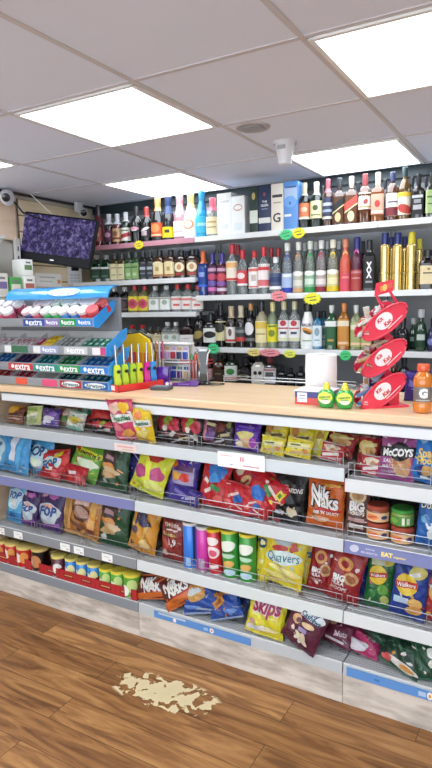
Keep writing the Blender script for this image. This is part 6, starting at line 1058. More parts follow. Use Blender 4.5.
# red cardboard trays the short cans stand in
for (xa, xb, lab) in [(-2.66, -2.405, 'red card tray at the far end holding red crisp cans'), (-2.403, -2.17, 'red card tray around the black and maroon crisp cans'),
                      (-2.168, -1.93, 'red card tray around the blue crisp cans'), (-1.928, -1.672, 'red card tray around the green crisp cans')]:
    w = xb-xa; m = M(); rm = paint('#b5272c', .5)
    def S(u, v, o): return Vector((u*w, -.06-o*.5, .026+v*.05))
    m.box(-w/2, w/2, -.06, -.058, 0, .052, rm); m.box(-w/2, w/2, .068, .07, 0, .052, rm); m.box(-w/2, w/2, -.058, .068, 0, .0015, rm)
    m.box(-w/2, -w/2+.002, -.058, .068, 0, .052, rm); m.box(w/2-.002, w/2, -.058, .068, 0, .052, rm)
    prints(m, [('r', -.25, 0, .3, .4, '#8a1c22'), ('r', -.25, .05, .22, .12, '#d8a05a'), ('r', .25, 0, .3, .4, '#8a1c22'), ('r', .25, .05, .22, .12, '#c88a70'), ('r', 0, .0, .01, .9, '#7a181c')], S, .05/w, lambda c: paint(c, .5), .0006, .0004)
    tag(m.build('card_tray', None, ((xa+xb)/2, 2.145, .1675)), lab, 'tray', 'red card trays on the bottom shelf')

# ------------------------------------------------------------ neon star price cards
def star(x, y, z, col, label, rx=.04, rz=.028, rot=0, spikes=14):
    m = M(); n = spikes*2; P = []
    for k in range(n):
        a = 2*pi*k/n+rot; q = 1 if k % 2 else .78
        P.append((rx*q*cos(a), rz*q*sin(a)))
    m.prism(P, 'y', 0, .0012, paint(col, .5, 0, 0, .04, 8))
    S = lambda u, v, o: Vector((u*rx*2, -o*.4, v*rz*2))
    prints(m, [('r', -.05, .12, .5, .06, '#5a5a50', 8), ('r', .05, -.12, .35, .08, '#4a4a48', 5)], S, rz/rx, lambda c: paint(c, .6), .0008, .0004)
    tag(m.build('price_star', None, (x, y, z)), label, 'price card', 'neon star price cards on the back shelves')
star(-2.42, 3.185, 1.953, '#efe02c', 'yellow star card on the pinkish edge of the top back shelf', .042, .03)
star(-1.372, 3.185, 1.942, '#49d487', 'green star card on the top back shelf below the cream carton', .045, .032)
star(-1.295, 3.18, 1.945, '#f0e428', 'yellow star card on the top back shelf beside the green one', .042, .033)
star(-1.42, 3.185, 1.598, '#ee8a92', 'pink card on the vodka shelf edge', .055, .034)
star(-1.214, 3.183, 1.578, '#f0ea2a', 'large yellow star card on the vodka shelf edge', .056, .036)
star(-1.868, 3.185, 1.283, '#4fdc94', 'green star card on the middle shelf above the scanner', .045, .036)
star(-1.585, 3.185, 1.266, '#f0d880', 'pale yellow star card beside the pink one on the middle shelf', .05, .026)
star(-1.48, 3.184, 1.266, '#f0949c', 'pink star card on the middle shelf edge', .075, .026)
star(-1.352, 3.183, 1.262, '#eef05a', 'bright yellow star card right beside the pink one on the middle shelf', .042, .025)
star(-1.02, 3.185, 1.262, '#3fd97c', 'green star card between the paper roll and the red rack', .036, .032)

# ------------------------------------------------------------ screen, cameras and wall fittings
t = empty('cctv_screen', (-2.848, 2.871, 1.994)); tag(t, 'black wall screen showing purple camera views', 'screen')
Mx = Matrix.Rotation(.346, 3, 'Z') @ Matrix.Rotation(-.218, 3, 'X') @ Matrix.Rotation(.162, 3, 'Y')
t.rotation_euler = Mx.to_euler()
blk = paint('#121318', .55, 0, 0, .05, 5, .2)
m_ = M(); m_.box(-.265, .265, 0, .035, -.16, .16, blk, None, .006); m_.box(-.16, .16, .035, .06, -.1, .1, paint('#17181b', .5), None, .006); m_.build('casing', t)
m_ = M(); m_.box(-.25, .25, -.003, .002, -.103, .147, screen_mat()); s_ = m_.build('screen', t)
m_ = M()
for k in (1, 2, 3): m_.box(-.25+k*.125-.001, -.25+k*.125+.001, -.0042, -.003, -.103, .147, paint('#15131f', .4))
for k in (1, 2): m_.box(-.25, .25, -.0042, -.003, -.103+k*.0833-.001, -.103+k*.0833+.001, paint('#15131f', .4))
m_.build('view_borders', s_)
m_ = M(); m_.box(-.013, .013, -.0015, .001, -.142, -.136, paint('#c9cbd0', .3, .6)); m_.build('badge', t)
b_ = empty('screen_bracket', (-2.9, 2.95, CE)); tag(b_, 'thin dark and pale struts from the ceiling holding up the screen', 'bracket')
m_ = M(); m_.tube([(-.17, -.27, -.01), (-.1, -.2, -.14), (.0, -.03, -.2)], .006, paint('#1b1c1f', .4)); m_.build('dark_strut', b_)
m_ = M(); m_.tube([(-.11, -.12, -.01), (.02, -.0, -.19)], .004, paint('#d5d0c5', .4)); m_.build('pale_strut', b_)
# dome camera
t = empty('dome_camera', (-3.09+.05, 2.65, 2.245)); t.scale = (.8, .8, .8); tag(t, 'white dome camera with dark lens high on the wall above the shelf', 'security camera')
m_ = M(); m_.lathe([(.052, .0), (.062, .012), (.062, .04), (.05, .05)], wm, 28, mx=Matrix.Rotation(radians(-80), 4, 'Y') @ Matrix.Translation((0, 0, .005)) @ Matrix.Rotation(pi, 4, 'X')); m_.build('base', t)
def ball(m, r, mat, c=(0, 0, 0), s=(1, 1, 1), n=20, mx=None):
    pr = [(max(1e-4, r*sin(pi*k/10)), -r*cos(pi*k/10)) for k in range(11)]
    m.lathe(pr, mat, n, mx=Matrix.Translation(c) @ (mx or Matrix.Identity(4)) @ Matrix.Diagonal((s[0], s[1], s[2], 1)), cap=False)
m_ = M(); ball(m_, .05, wm, (.015, -.01, 0)); m_.build('housing', t)
look = Vector((.75, -.6, -.25)).normalized(); q = look.to_track_quat('Z', 'Y').to_matrix().to_4x4()
m_ = M(); m_.lathe([(.012, .052), (.03, .049), (.034, .04), (.034, .03)], gloss('#0e1118'), 24, mx=Matrix.Translation((.015, -.01, 0)) @ q); s_ = m_.build('lens_ring', t)
m_ = M(); m_.lathe([(.001, .052), (.008, .0515), (.011, .048)], gloss('#2c4a66'), 18, mx=Matrix.Translation((.015, -.01, 0)) @ q); m_.build('lens', s_)
# small bullet camera between the screen and the bottles
t = empty('bullet_camera', (-2.97, 3.27, 2.225)); tag(t, 'small camera with round black lens above the screen, near the bottles', 'security camera')
m_ = M(); m_.box(-.05, -.02, -.03, .03, .0, .07, wm, None, .005); m_.build('mount', t)
m_ = M(); m_.lathe([(.026, -.03), (.03, -.02), (.03, .04), (.027, .05)], wm, 20, mx=q); m_.build('housing', t)
m_ = M(); m_.lathe([(.001, .056), (.018, .055), (.024, .05), (.024, .044)], gloss('#101216'), 20, mx=q); m_.build('lens', t)
# slatted cream panel on the wall
m_ = M()
for k in range(9):
    z = 1.32+k*.105
    m_.box(-3.0885, -3.068, 2.78, 3.46, z, z+.096, sl, None, .003)
m_.box(-3.0885, -3.078, 2.78, 3.46, 1.31, 2.26, paint('#8f7d5e', .7))
tag(m_.build('slat_panel'), 'cream slatted display panel on the wall behind the screen', 'wall panel')
t = empty('card_terminal', (-3.045, 3.24, 1.80)); tag(t, 'small white wall box with dark display under the screen', 'wall box'); t.rotation_euler = (0, 0, radians(65))
m_ = M(); m_.box(-.055, .055, 0, .03, -.085, .065, paint('#dedfe0', .4), None, .006); m_.build('case', t)
m_ = M(); m_.box(-.025, .03, -.003, .001, .015, .05, gloss('#22282e')); m_.build('display', t)
m_ = M()
for a_ in range(3):
    for b2 in range(3): m_.box(-.035+a_*.026, -.017+a_*.026, -.003, .001, -.065+b2*.022, -.052+b2*.022, paint('#c2c4c6', .5))
m_.build('keypad', t)
flat_thing('paper_notice', 'white paper notice on the cream slats just above the blue sweets header', 'notice', -.12, .12, -.045, .045, '#f3f1ec', [('r', -.05, .2, .6, .08, '#b8b4ac'), ('r', -.1, -.1, .5, .06, '#c8c4bc'), ('r', .4, -.1, .12, .3, '#e0a060')])
nb = [o for o in bpy.data.objects if o.name.startswith('paper_notice')][0]; nb.location = (-3.062, 3.0, 1.745); nb.rotation_euler = (0, 0, radians(90))
# shelving on the side wall past the screen
t = empty('side_shelving', (-3.06, 2.5, 0)); tag(t, 'white slotted side wall shelving left of the screen', 'shelving')
m_ = M(); m_.box(-.005, .02, .21, .245, 1.2, 2.0, paint('#c9c9c4', .45))
for k in range(12): m_.box(.02, .021, .222, .233, 1.24+k*.062, 1.27+k*.062, paint('#4a4a48', .6))
m_.build('upright', t)
for z in (1.985, 1.62):
    m_ = M(); m_.box(-.01, .2, -.75, -.02, z-.02, z, paint('#b9b8b4', .4), None, .002); s_ = m_.build('shelf', t)
    m_ = M(); m_.prism([(0, z-.02), (.19, z-.02), (0, z-.13)], 'y', -.028, -.022, paint('#d8d8d4', .4)); m_.build('bracket', s_)
m_ = M(); m_.box(-.02, .0, -.8, .2, 1.2, 1.97, paint('#a9a59c', .6)); m_.build('back_panel', t)
m_ = M(); m_.box(-.02, .0, -.8, .24, 1.99, 2.24, endm); m_.build('header_panel', t)
for k, (y, z, w, h, c1, c2, lab) in enumerate([(2.66, 1.625, .09, .13, '#f0efe9', '#b86a5c', 'white box with reddish side on the side shelf'), (2.55, 1.625, .09, .12, '#4a9a4a', '#e8e0d0', 'green and white box on the side shelf'),
                                  (2.655, 1.757, .075, .1, '#f4f3ee', '#6a8a5a', 'white box stacked on the side shelf box'), (2.45, 1.625, .08, .14, '#d8d2c8', '#7a6a9a', 'pale box further along the side shelf')]):
    r = M(); r.box(-.05, .05, -w/2, w/2, 0, h, paint(c1, .5), None, .002)
    prints(r, [('r', 0, .0, .8, .3, c2), ('r', 0, .3, .5, .1, '#777777')], (lambda w, h: lambda u, v, o: Vector((.05+o*.5, u*w, h/2+v*h)))(w, h), h/w, lambda c: paint(c, .5), .0008, .0005)
    tag(r.build('grocery_box', None, (-2.93, y, z)), lab, 'box', 'boxes on the side wall shelf')

# ------------------------------------------------------------ gum and sweets display on the counter
t = empty('gum_display', (-2.25, 2.3, 1.161)); tag(t, 'four tier blue and grey gum display standing on the counter', 'display')
greyp = paint('#8d9095', .35, 0, .2); bluep = gloss('#2f93dd'); inner = paint('#b4b4b6', .5); div = paint('#d2d2d4', .4, 0, .1)
ox, oy, oz = -2.25, 2.3, 1.161
XL = -2.78
TI = [  # lip height, right end, coloured segments of the lip
 (1.487, -1.885, [(-2.35, -2.2, '#2b4f9c', 'extra'), (-2.2, -2.1, '#8a7ab4', 'extra'), (-2.1, -1.99, '#159a55', 'extra'), (-1.99, -1.89, '#2a86d8', 'extra')]),
 (1.352, -1.818, [(-2.5, -2.45, '#e6e6e6', ''), (-2.45, -2.33, '#2f6a4c', ''), (-2.29, -2.24, '#e6e6e6', ''), (-2.24, -2.12, '#9aa4cc', 'extra'), (-2.08, -1.93, '#c9cbcc', 'extra'), (-1.9, -1.85, '#e8e0e4', ''), (-1.85, -1.82, '#cc3f7c', '')]),
 (1.262, -1.808, [(-2.48, -2.3, '#c8313c', 'extra'), (-2.3, -2.13, '#2a8f8c', 'extra'), (-2.13, -1.98, '#2c9a52', 'extra'), (-1.98, -1.81, '#2a7fd0', 'extra')]),
 (1.187, -1.812, [(-2.43, -2.35, '#e0563a', ''), (-2.24, -2.14, '#dc4a78', ''), (-2.12, -1.98, '#a82c3a', 'airwaves'), (-1.97, -1.815, '#1f5ca8', 'airwaves')]),
]
DV = [-2.66, -2.5, -2.34, -2.18, -2.03]
for i, (zl, xr, seg) in enumerate(TI):
    m = M(); y0 = 2.12
    if True:
        m.prism([(y0-oy, zl-.022-oz), (y0+.14-oy, zl+.045-oz), (y0+.14-oy, zl+.051-oz), (y0-oy, zl-.016-oz)], 'x', XL-ox, xr-ox, inner)
        m.box(XL-ox, xr-ox, y0+.136-oy, y0+.142-oy, zl+.045-oz, zl+.085-oz, inner)
    tr = m.build('tray', t)
    m = M(); m.box(XL-ox, xr-ox, y0-.008-oy, y0-oy, zl-.024-oz, zl+.02-oz, greyp, None, .003)
    for xa, xb, col, tx in seg:
        w = xb-xa; cx = (xa+xb)/2; m.box(xa-ox, xb-ox, y0-.0095-oy, y0-.008-oy, zl-.019-oz, zl+.015-oz, gloss(col))
        if tx:
            S = lambda u, v, o, cx=cx, w=w: Vector((cx-ox+u*w, y0-.0095-oy-o*.5, zl-.002-oz+v*.034))
            if tx == 'airwaves': prints(m, [('e', 0, 0, .42, .4, '#e8eef0'), ('t', 'Airwaves', 0, 0, .74, '#2a5a58', 0, .02)], S, .034/w, lambda c: paint(c, .3), .0006, .0006)
            else: prints(m, [('e', -.32, .05, .06, .3, '#f2f4f6', 30), ('t', tx, .08, -.02, .62, '#f6f8fa', 0, .02)], S, .034/w, lambda c: paint(c, .3), .0006, .0006)
    m.build('price_lip', tr)
    m = M(); m.prism([(y0-.008-oy, zl-.024-oz), (y0+.02-oy, zl-.03-oz), (y0+.14-oy, zl+.05-oz), (y0+.15-oy, zl+.1-oz), (y0+.12-oy, zl+.095-oz), (y0-.008-oy, zl+.02-oz)], 'x', xr-ox, xr-ox+.006, bluep)
    m.build('side_wing', tr)
    if i:
        for d in DV:
            m = M(); m.prism([(y0-oy, zl-.018-oz), (y0+.136-oy, zl+.05-oz), (y0+.136-oy, zl+.075-oz), (y0-oy, zl+.012-oz)], 'x', d-ox, d-ox+.004, div); m.build('divider', tr)
m = M(); m.box(-2.7-ox, -1.86-ox, 2.27-oy, 2.29-oy, 0, 1.60-oz, paint('#7f8287', .4)); m.build('back_board', t)
m = M(); m.box(-2.76-ox, -1.83-ox, 2.13-oy, 2.28-oy, 0, .004, greyp); m.build('base', t)
for x in (-2.1, -1.9):
    m = M(); m.box(x-ox, x-ox+.012, 2.29-oy, 2.302-oy, 0, 1.6-oz, paint('#d9c29c', .4)); m.build('post', t)
# curved blue header
hm = M(); n = 10; sec = []
for k in range(n+1):
    a = radians(90)*k/n; sec.append((2.22-.08*sin(a)-oy, 1.602+.058*cos(a)-oz))
outer = sec; inn = [(y+.004, z-.005) for y, z in sec][::-1]
hm.prism(outer+inn, 'x', -2.5-ox, -1.815-ox, gloss('#3f9de0'))
S = lambda u, v, o: Vector((-2.1-ox+u*.24, 2.22-(.08+o)*sin(radians(84-(v+.5)*50))-oy, 1.602+(.058+o)*cos(radians(84-(v+.5)*50))-oz))
prints(hm, [('e', 0, 0, .45, .46, '#a9d6f2'), ('t', 'extra', .02, 0, .62, '#ffffff', 0, .06)], S, .28, lambda c: paint(c, .3), .003, .001)
hm.build('header', t)
# round lidded gum tubs in the top tier
TC = [(-2.62, '#e9e9ea', '#3a5ab0'), (-2.55, '#f2f0f2', '#d85a7a'), (-2.48, '#f2eef0', '#b03c5c'), (-2.33, '#f0d8de', '#3a3a90'), (-2.27, '#f2e4e8', '#c04a6c'), (-2.2, '#e9f4ec', '#3aa868'), (-2.14, '#eef6ee', '#44b070'), (-2.08, '#f4f6f4', '#3a8ad0'), (-2.02, '#f4eef2', '#3c8ad8'), (-1.96, '#f6eef0', '#cf3a5c'), (-1.915, '#e66a70', '#c42c44')]
gp = None
def tub(x, y, z, lid, body, label):
    m = empty('gum_tub', (x, y, z)); m.rotation_euler = (radians(36), 0, random.uniform(-.25, .25)); m.scale = (1.02, 1.02, 1.0)
    a = M(); a.lathe([(.026, 0), (.029, .004), (.029, .045), (.024, .052)], gloss(body), 20); a.build('tub', m)
    a = M(); a.lathe([(.029, .05), (.031, .053), (.031, .066), (.027, .07)], paint(lid, .3), 20); a.build('lid', m)
    tag(m, label, 'gum', 'gum tubs in the top tier of the display')
nm = ['far end, white lid', 'far end, second white lid', 'third white lid', 'pink lid beside the blue packs', 'pale pink lid', 'pale green lid beside the pink', 'pale green lid in the middle', 'white lid on blue', 'white lid on blue, near the wing', 'white lid on pink', 'red lid by the blue wing']
for (x, lid, body), q in zip(TC, nm):
    tub(x, 2.165, 1.487+.008, lid, body, 'gum tub at the front of the top tier, '+q)
    tub(x+.012, 2.23, 1.487+.045, lid, body, 'rear gum tub of the top tier, '+q)
def packs(name, label, cat, group, i, xs, rows, col, size=(.024, .014, .07), jit=0, col2=None):
    """packs lying up the slope of tier i; the first is built, the others copied"""
    zl = TI[i][0]; pr = None; sl_ = math.atan2(.067, .14)
    for x in xs:
        for rw in range(rows):
            y = 2.12+.022+rw*(.105/max(1, rows)); z = zl-.016+(y-2.12)*.067/.14+size[1]/2+.004
            if pr is None:
                pr = M(); a, b, c = size; pr.box(-a/2, a/2, -c/2*.0-min(c, .1/rows)/2, min(c, .1/rows)/2, -b/2, b/2, foil(col), None, .002)
                pr.box(-a/2*.6, a/2*.6, -min(c, .1/rows)/2*.5, min(c, .1/rows)/2*.5, b/2, b/2+.0006, foil(col2 or '#e8eef0'))
                pr = pr.build(name); o = pr
            else: o = pr.copy(); C.objects.link(o)
            o.location = (x, y, z); o.rotation_euler = (sl_, 0, random.uniform(-jit, jit)); tag(o, label, cat, group)
def cols(a, b, n): return [a+(b-a)*(k+.5)/n for k in range(n)]
PK = [
 (1, (-2.655, -2.505), 3, 2, '#e6dfe2', '#cf3f6c', 'white and pink gum packs in the second tier, far end'),
 (1, (-2.495, -2.345), 4, 2, '#ddd0d4', '#c83c60', 'pale pink gum packs in the second tier beside the magenta ones'),
 (1, (-2.335, -2.255), 2, 2, '#b83a72', '#e8b0c8', 'magenta packs in the second tier beside the yellow bags'),
 (1, (-2.175, -2.035), 4, 3, '#9ea2a4', '#d0d4d4', 'silver gum packs in the second tier'),
 (1, (-2.02, -1.83), 5, 3, '#3d8f78', '#dfeee8', 'green and white gum packs at the near end of the second tier'),
 (2, (-2.655, -2.505), 4, 3, '#2c6fc0', '#8ab8e8', 'blue gum packs in the third tier, far end'),
 (2, (-2.495, -2.345), 4, 3, '#3a3a6c', '#8a4a78', 'navy and pink gum packs in the third tier'),
 (2, (-2.335, -2.185), 4, 3, '#1f7c8c', '#8accd4', 'teal gum packs in the third tier'),
 (2, (-2.175, -2.035), 4, 3, '#2c8a58', '#a0d4b8', 'green gum packs in the third tier'),
 (2, (-2.02, -1.82), 5, 3, '#2a74c4', '#9cc8ec', 'blue gum packs at the near end of the third tier'),
 (3, (-2.655, -2.505), 3, 3, '#c43c44', '#f0d8d0', 'red gum packs in the bottom tier, far end'),
 (3, (-2.495, -2.345), 3, 3, '#b83a54', '#e8c0c8', 'crimson gum packs in the bottom tier'),
 (3, (-2.175, -2.035), 4, 3, '#2a5a64', '#9cc8c8', 'dark teal gum packs in the bottom tier'),
 (3, (-2.02, -1.82), 5, 3, '#246a8c', '#a4d0d8', 'blue green gum packs at the near end of the bottom tier'),
]
for i, (a, b), n, rows, c1, c2, lab in PK:
    packs('gum_pack', lab[:1]+lab[1:], 'gum', lab, i, cols(a, b, n), rows, c1, col2=c2, jit=.06)
packs('sweet_pack', 'yellow sweet packs heaped in the second tier of the display', 'sweets', 'yellow sweet packs in the display', 1, cols(-2.25, -2.185, 2), 2, '#ecd43a', (.036, .03, .06), .2, '#e09a4a')

# ------------------------------------------------------------ toys and lighters by the display
t = empty('lighter_tray', (-1.755, 2.25, 1.161)); t.rotation_euler = (0, 0, radians(-16)); tag(t, 'red plastic tray holding the long gas lighters', 'tray')
m = M(); rp = gloss('#d6302f'); m.box(-.045, .045, -.135, .135, 0, .006, rp)
for a_, b2, c_, d_ in ((-.045, -.04, -.135, .135), (.04, .045, -.135, .135), (-.045, .045, -.135, -.13), (-.045, .045, .13, .135)): m.box(a_, b2, c_, d_, 0, .034, rp, None, .001)
m.build('tray', t)
m = M(); m.box(-.012, .018, -.1365, -.1355, .008, .03, paint('#ecd9d6', .5)); m.build('label', t)
t2 = empty('display_card', (-1.88, 2.42, 1.161)); t2.scale = (1.15, 1, 1.15); t2.rotation_euler = (0, 0, radians(-16)); tag(t2, 'rounded yellow display card standing behind the gas lighters', 'display card')
P = [(-.12, 0), (.1, 0), (.12, .14), (.09, .2), (.02, .225), (-.08, .215), (-.12, .17)]
m = M(); m.prism(P, 'y', 0, .012, paint('#efc61f', .4, 0, .1)); m.build('card', t2)
m = M(); m.prism([(x*1.04, z*1.03) for x, z in P], 'y', .012, .02, paint('#3a3a34', .5)); m.build('backing', t2)
m = M()
for k, c_ in enumerate(('#e8603a', '#d8405c', '#e88a2c', '#e26a4a')): m.prism([(-.08+k*.045, .03), (-.05+k*.045, .03), (-.045+k*.045, .14), (-.075+k*.045, .14)], 'y', -.002, 0, paint(c_, .5))
m.build('printed_flames', t2)
LG = [('#cfe03a', 'yellow green'), ('#b9dc34', 'lime'), ('#b4d83c', 'lime'), ('#d6de38', 'yellow'), ('#e33aa0', 'pink'), ('#2a8fe0', 'blue')]
where = ['nearest the gum display', 'second from the gum display', 'third from the gum display', 'fourth, beside the pink one', 'between the yellow and blue ones', 'at the end beside the purple box']
for k, ((c_, nm_), wh) in enumerate(zip(LG, where)):
    s = -.105+k*.042; a_ = radians(-16); bx = -1.755-s*sin(a_)*-1*-1; by = 2.25+s*cos(a_); bx = -1.755-s*sin(a_)
    r = empty('gas_lighter', (bx, by, 1.1685)); r.rotation_euler = (0, radians(random.uniform(-2, 2)), radians(random.uniform(60, 75)))
    m = M(); gm = gloss(c_)
    m.prism([(-.014, 0), (.012, 0), (.017, .04), (.012, .06), (.016, .1), (.01, .118), (-.012, .115), (-.016, .07)], 'y', -.008, .008, gm); m.build('handle', r)
    m = M(); m.lathe([(.004, .0), (.0085, .003), (.0085, .008), (.004, .011)], paint('#1b1c20', .4), 12, mx=Matrix.Translation((.004, -.0135, .085)) @ Matrix.Rotation(pi/2, 4, 'X') @ Matrix.Translation((0, 0, -.006))); m.build('trigger', r)
    m = M(); m.lathe([(.0045, .115), (.0045, .205), (.0035, .21)], metal('#c8c9cc', .25), 10); m.build('wand', r)
    tag(r, nm_+' handled gas lighter '+wh, 'lighter', 'gas lighters in the red tray')
# long striped straws of sweets behind the lighters
for k in range(9):
    c_ = ['#e8893a', '#e2604a', '#f0d040', '#d84a8a', '#e9a0a0', '#c8b8a0', '#e88a3a', '#d8d8d0', '#c04a6a'][k]
    m = M(); m.lathe([(.004, 0), (.005, .002), (.005, .21), (.004, .214)], gloss(c_), 10); m.lathe([(.0055, .05), (.0055, .12)], foil('#f0e8d0'), 10)
    x, y = -1.9+k*.016, 2.37+.008*k
    tag(m.build('sweet_straw', None, (x, y+.07, 1.161)), 'thin wrapped sweet straw in the bunch behind the gas lighters', 'sweets', 'thin sweet straws behind the gas lighters')
m = M(); m.box(-.03, .03, -.032, .032, 0, .088, gloss('#5c2c9c'), None, .002)
prints(m, [('r', 0, 0, .6, .3, '#6c3cb0')], lambda u, v, o: Vector((u*.06, -.032-o*.5, .044+v*.088)), 1.4, gloss, .001, .001)
o = m.build('purple_box', None, (-1.735, 2.455, 1.161)); o.rotation_euler = (0, 0, radians(20)); tag(o, 'plain purple card box beside the lighters', 'box')
# blister card stand
t = empty('blister_stand', (-1.78, 2.56, 1.161)); tag(t, 'white stand hung with small assorted blister packs', 'display')
m = M(); m.box(-.13, .15, .02, .026, 0, .205, paint('#d8d4d2', .5)); m.build('backboard', t)
m = M()
for z in (.1, .195): m.box(-.13, .15, -.03, .02, z, z+.006, paint('#ecebe9', .4))
m.build('ledge', t)
m = M(); m.box(-.13, .15, -.03, .03, 0, .004, paint('#cfccca', .5)); m.build('base', t)
rn = random.Random(5); pal = ['#8a3aa0', '#c83a5c', '#3a4aa0', '#b8a0c8', '#d8cfc8', '#6a3c7c', '#a83c48', '#5a8a6a', '#c8a070', '#40405c']
names = ['far end', 'second', 'third', 'middle', 'fifth', 'sixth', 'near end']
for rw in range(2):
    for k in range(7):
        m = M(); m.box(-.017, .017, 0, .002, 0, .075, paint('#e9e6e4', .5)); m.box(-.013, .013, -.014, 0, .008, .045, gloss(pal[(k*3+rw*4) % 10]), None, .003); m.box(-.014, .014, -.001, 0, .052, .068, paint(pal[(k*5+rw+2) % 10], .5))
        o = m.build('blister_pack', None, (-1.78-.105+k*.038, 2.545, 1.161+.012+rw*.1)); tag(o, '%s blister pack in the %s row of the white stand' % (names[k], ('lower', 'upper')[rw]), 'blister pack', 'small blister packs on the stand')
# purple flower printed box lid and wire rack of little tubes
m = M(); m.prism([(-.09, 0), (.085, 0), (.1, .025), (.07, .034), (.02, .02), (-.04, .016), (-.09, .02)], 'y', -.004, .004, gloss('#5e3290'))
m.box(-.09, .085, -.004, .06, 0, .004, gloss('#5e3290'))
prints(m, [('e', -.36, 0, .05, .3, '#f2eef6'), ('e', -.25, .05, .04, .25, '#e0b8d8'), ('r', .1, 0, .3, .2, '#8a6ac0')], lambda u, v, o: Vector((u*.19, -.004-o*.5, .012+v*.03)), .16, gloss, .001, .0005)
o = m.build('purple_tray', None, (-1.60, 2.40, 1.161)); o.rotation_euler = (0, 0, radians(12)); tag(o, 'low purple card tray with white flower print', 'tray')
t = empty('wire_rack', (-1.60, 2.56, 1.161)); tag(t, 'small red and chrome wire rack of bottle shaped sweets by the scanner', 'rack')
rw_ = paint('#c03a3c', .35, .2)
m = M()
for z in (.02, .1, .115):
    m.tube([(-.085, -.03, z), (.075, -.03, z), (.075, .04, z), (-.085, .04, z), (-.085, -.03, z)], .0022, rw_ if z > .05 else wire)
m.build('hoops', t)
m = M()
for k in range(9): m.tube([(-.085+k*.02, -.03, 0), (-.085+k*.02, -.03, .118)], .0016, wire)
m.build('uprights', t)
m = M(); m.box(-.085, .075, -.03, .04, 0, .003, paint('#b8b8b8', .4)); m.build('base', t)
for k in range(7):
    c_ = ['#d9d6c0', '#e8e4d8', '#a83a34', '#c8604a', '#7a2c24', '#3a8a4c', '#b04038'][k]; cc = ['#e8d040', '#e8d850', '#3a8a5c', '#d8504a', '#2c9a6c', '#2c9a7c', '#c83c3c'][k]
    r = empty('sweet_tube', (-1.675+k*.0215, 2.565, 1.1645)); m = M(); m.lathe([(.008, 0), (.009, .003), (.009, .1), (.005, .115)], gloss(c_), 12); m.build('tube', r)
    m = M(); m.lathe([(.006, .112), (.0085, .114), (.0085, .135), (.005, .14)], gloss(cc), 12); m.build('cap', r)
    tag(r, ['cream tube with yellow cap at the far end of the wire rack', 'white tube with yellow cap in the wire rack', 'red tube with green cap in the wire rack', 'light red tube with red cap in the wire rack', 'dark red tube with green cap in the wire rack', 'green tube with green cap in the wire rack', 'red tube with red cap nearest the scanner'][k], 'sweets', 'small tubes in the wire rack')
# hand scanner standing up, with its lead
t = empty('hand_scanner', (-1.527, 2.5, 1.161)); tag(t, 'black hand scanner with silver sides standing upright on the counter', 'scanner'); t.rotation_euler = (0, 0, radians(30))
m = M(); m.lathe([(.035, 0), (.036, .008), (.03, .014), (.018, .02)], gloss('#141518'), 24); m.build('foot', t)
m = M(); m.prism([(-.018, .012), (.018, .012), (.02, .06), (.016, .1), (.022, .15), (.032, .172), (-.032, .172), (-.022, .15), (-.016, .1), (-.02, .06)], 'y', -.014, .014, gloss('#17181c')); m.build('body', t)
for sg in (-1, 1):
    m = M(); m.tube([(sg*.02, -.012, .02), (sg*.0225, -.014, .06), (sg*.018, -.014, .1), (sg*.025, -.014, .15), (sg*.037, -.012, .175)], .0042, metal('#d9dadc', .2)); m.build('silver_trim', t)
m = M(); m.box(-.02, .02, -.017, .012, .168, .178, gloss('#c8ccd0')); m.build('window', t)
m = M(); pts_ = []
for k in range(26):
    a_ = k/25*2*pi*1.3; pts_.append((.05+.045*cos(a_+2.5)+.02*k/25, -.03+.03*sin(a_+2.5), .0045+.001*(k % 2)))
m.tube([(.02, 0, .005)]+pts_, .0025, paint('#16171a', .5)); m.build('lead', t)
t = empty('coin_pad', (-1.62, 2.27, 1.161)); tag(t, 'small dark grey counter device lying in front of the lighters', 'device'); t.rotation_euler = (0, 0, .2)
m = M(); m.box(-.048, .048, -.03, .03, 0, .018, paint('#4a4f55', .5), None, .006); m.build('case', t)
m = M(); m.box(-.034, .034, -.018, .018, .018, .0195, paint('#8a9299', .4), None, .0005); m.build('pad', t)

# ------------------------------------------------------------ near end of the counter
t = empty('paper_roll', (-.86, 2.36, 1.161)); tag(t, 'large white paper roll standing on end on the counter', 'paper roll')
m = M(); wp = paint('#f1efec', .8, 0, 0, .04, 20)
m.lathe([(.02, .002), (.062, 0), (.0655, .003), (.065, .06), (.066, .12), (.0645, .178), (.06, .181), (.02, .18), (.02, .01)], wp, 40, cap=False); m.build('roll', t)
m = M(); m.lathe([(.0195, .0), (.0195, .179), (.017, .179), (.017, 0)], paint('#b9a487', .8), 20, cap=False); m.build('core', t)
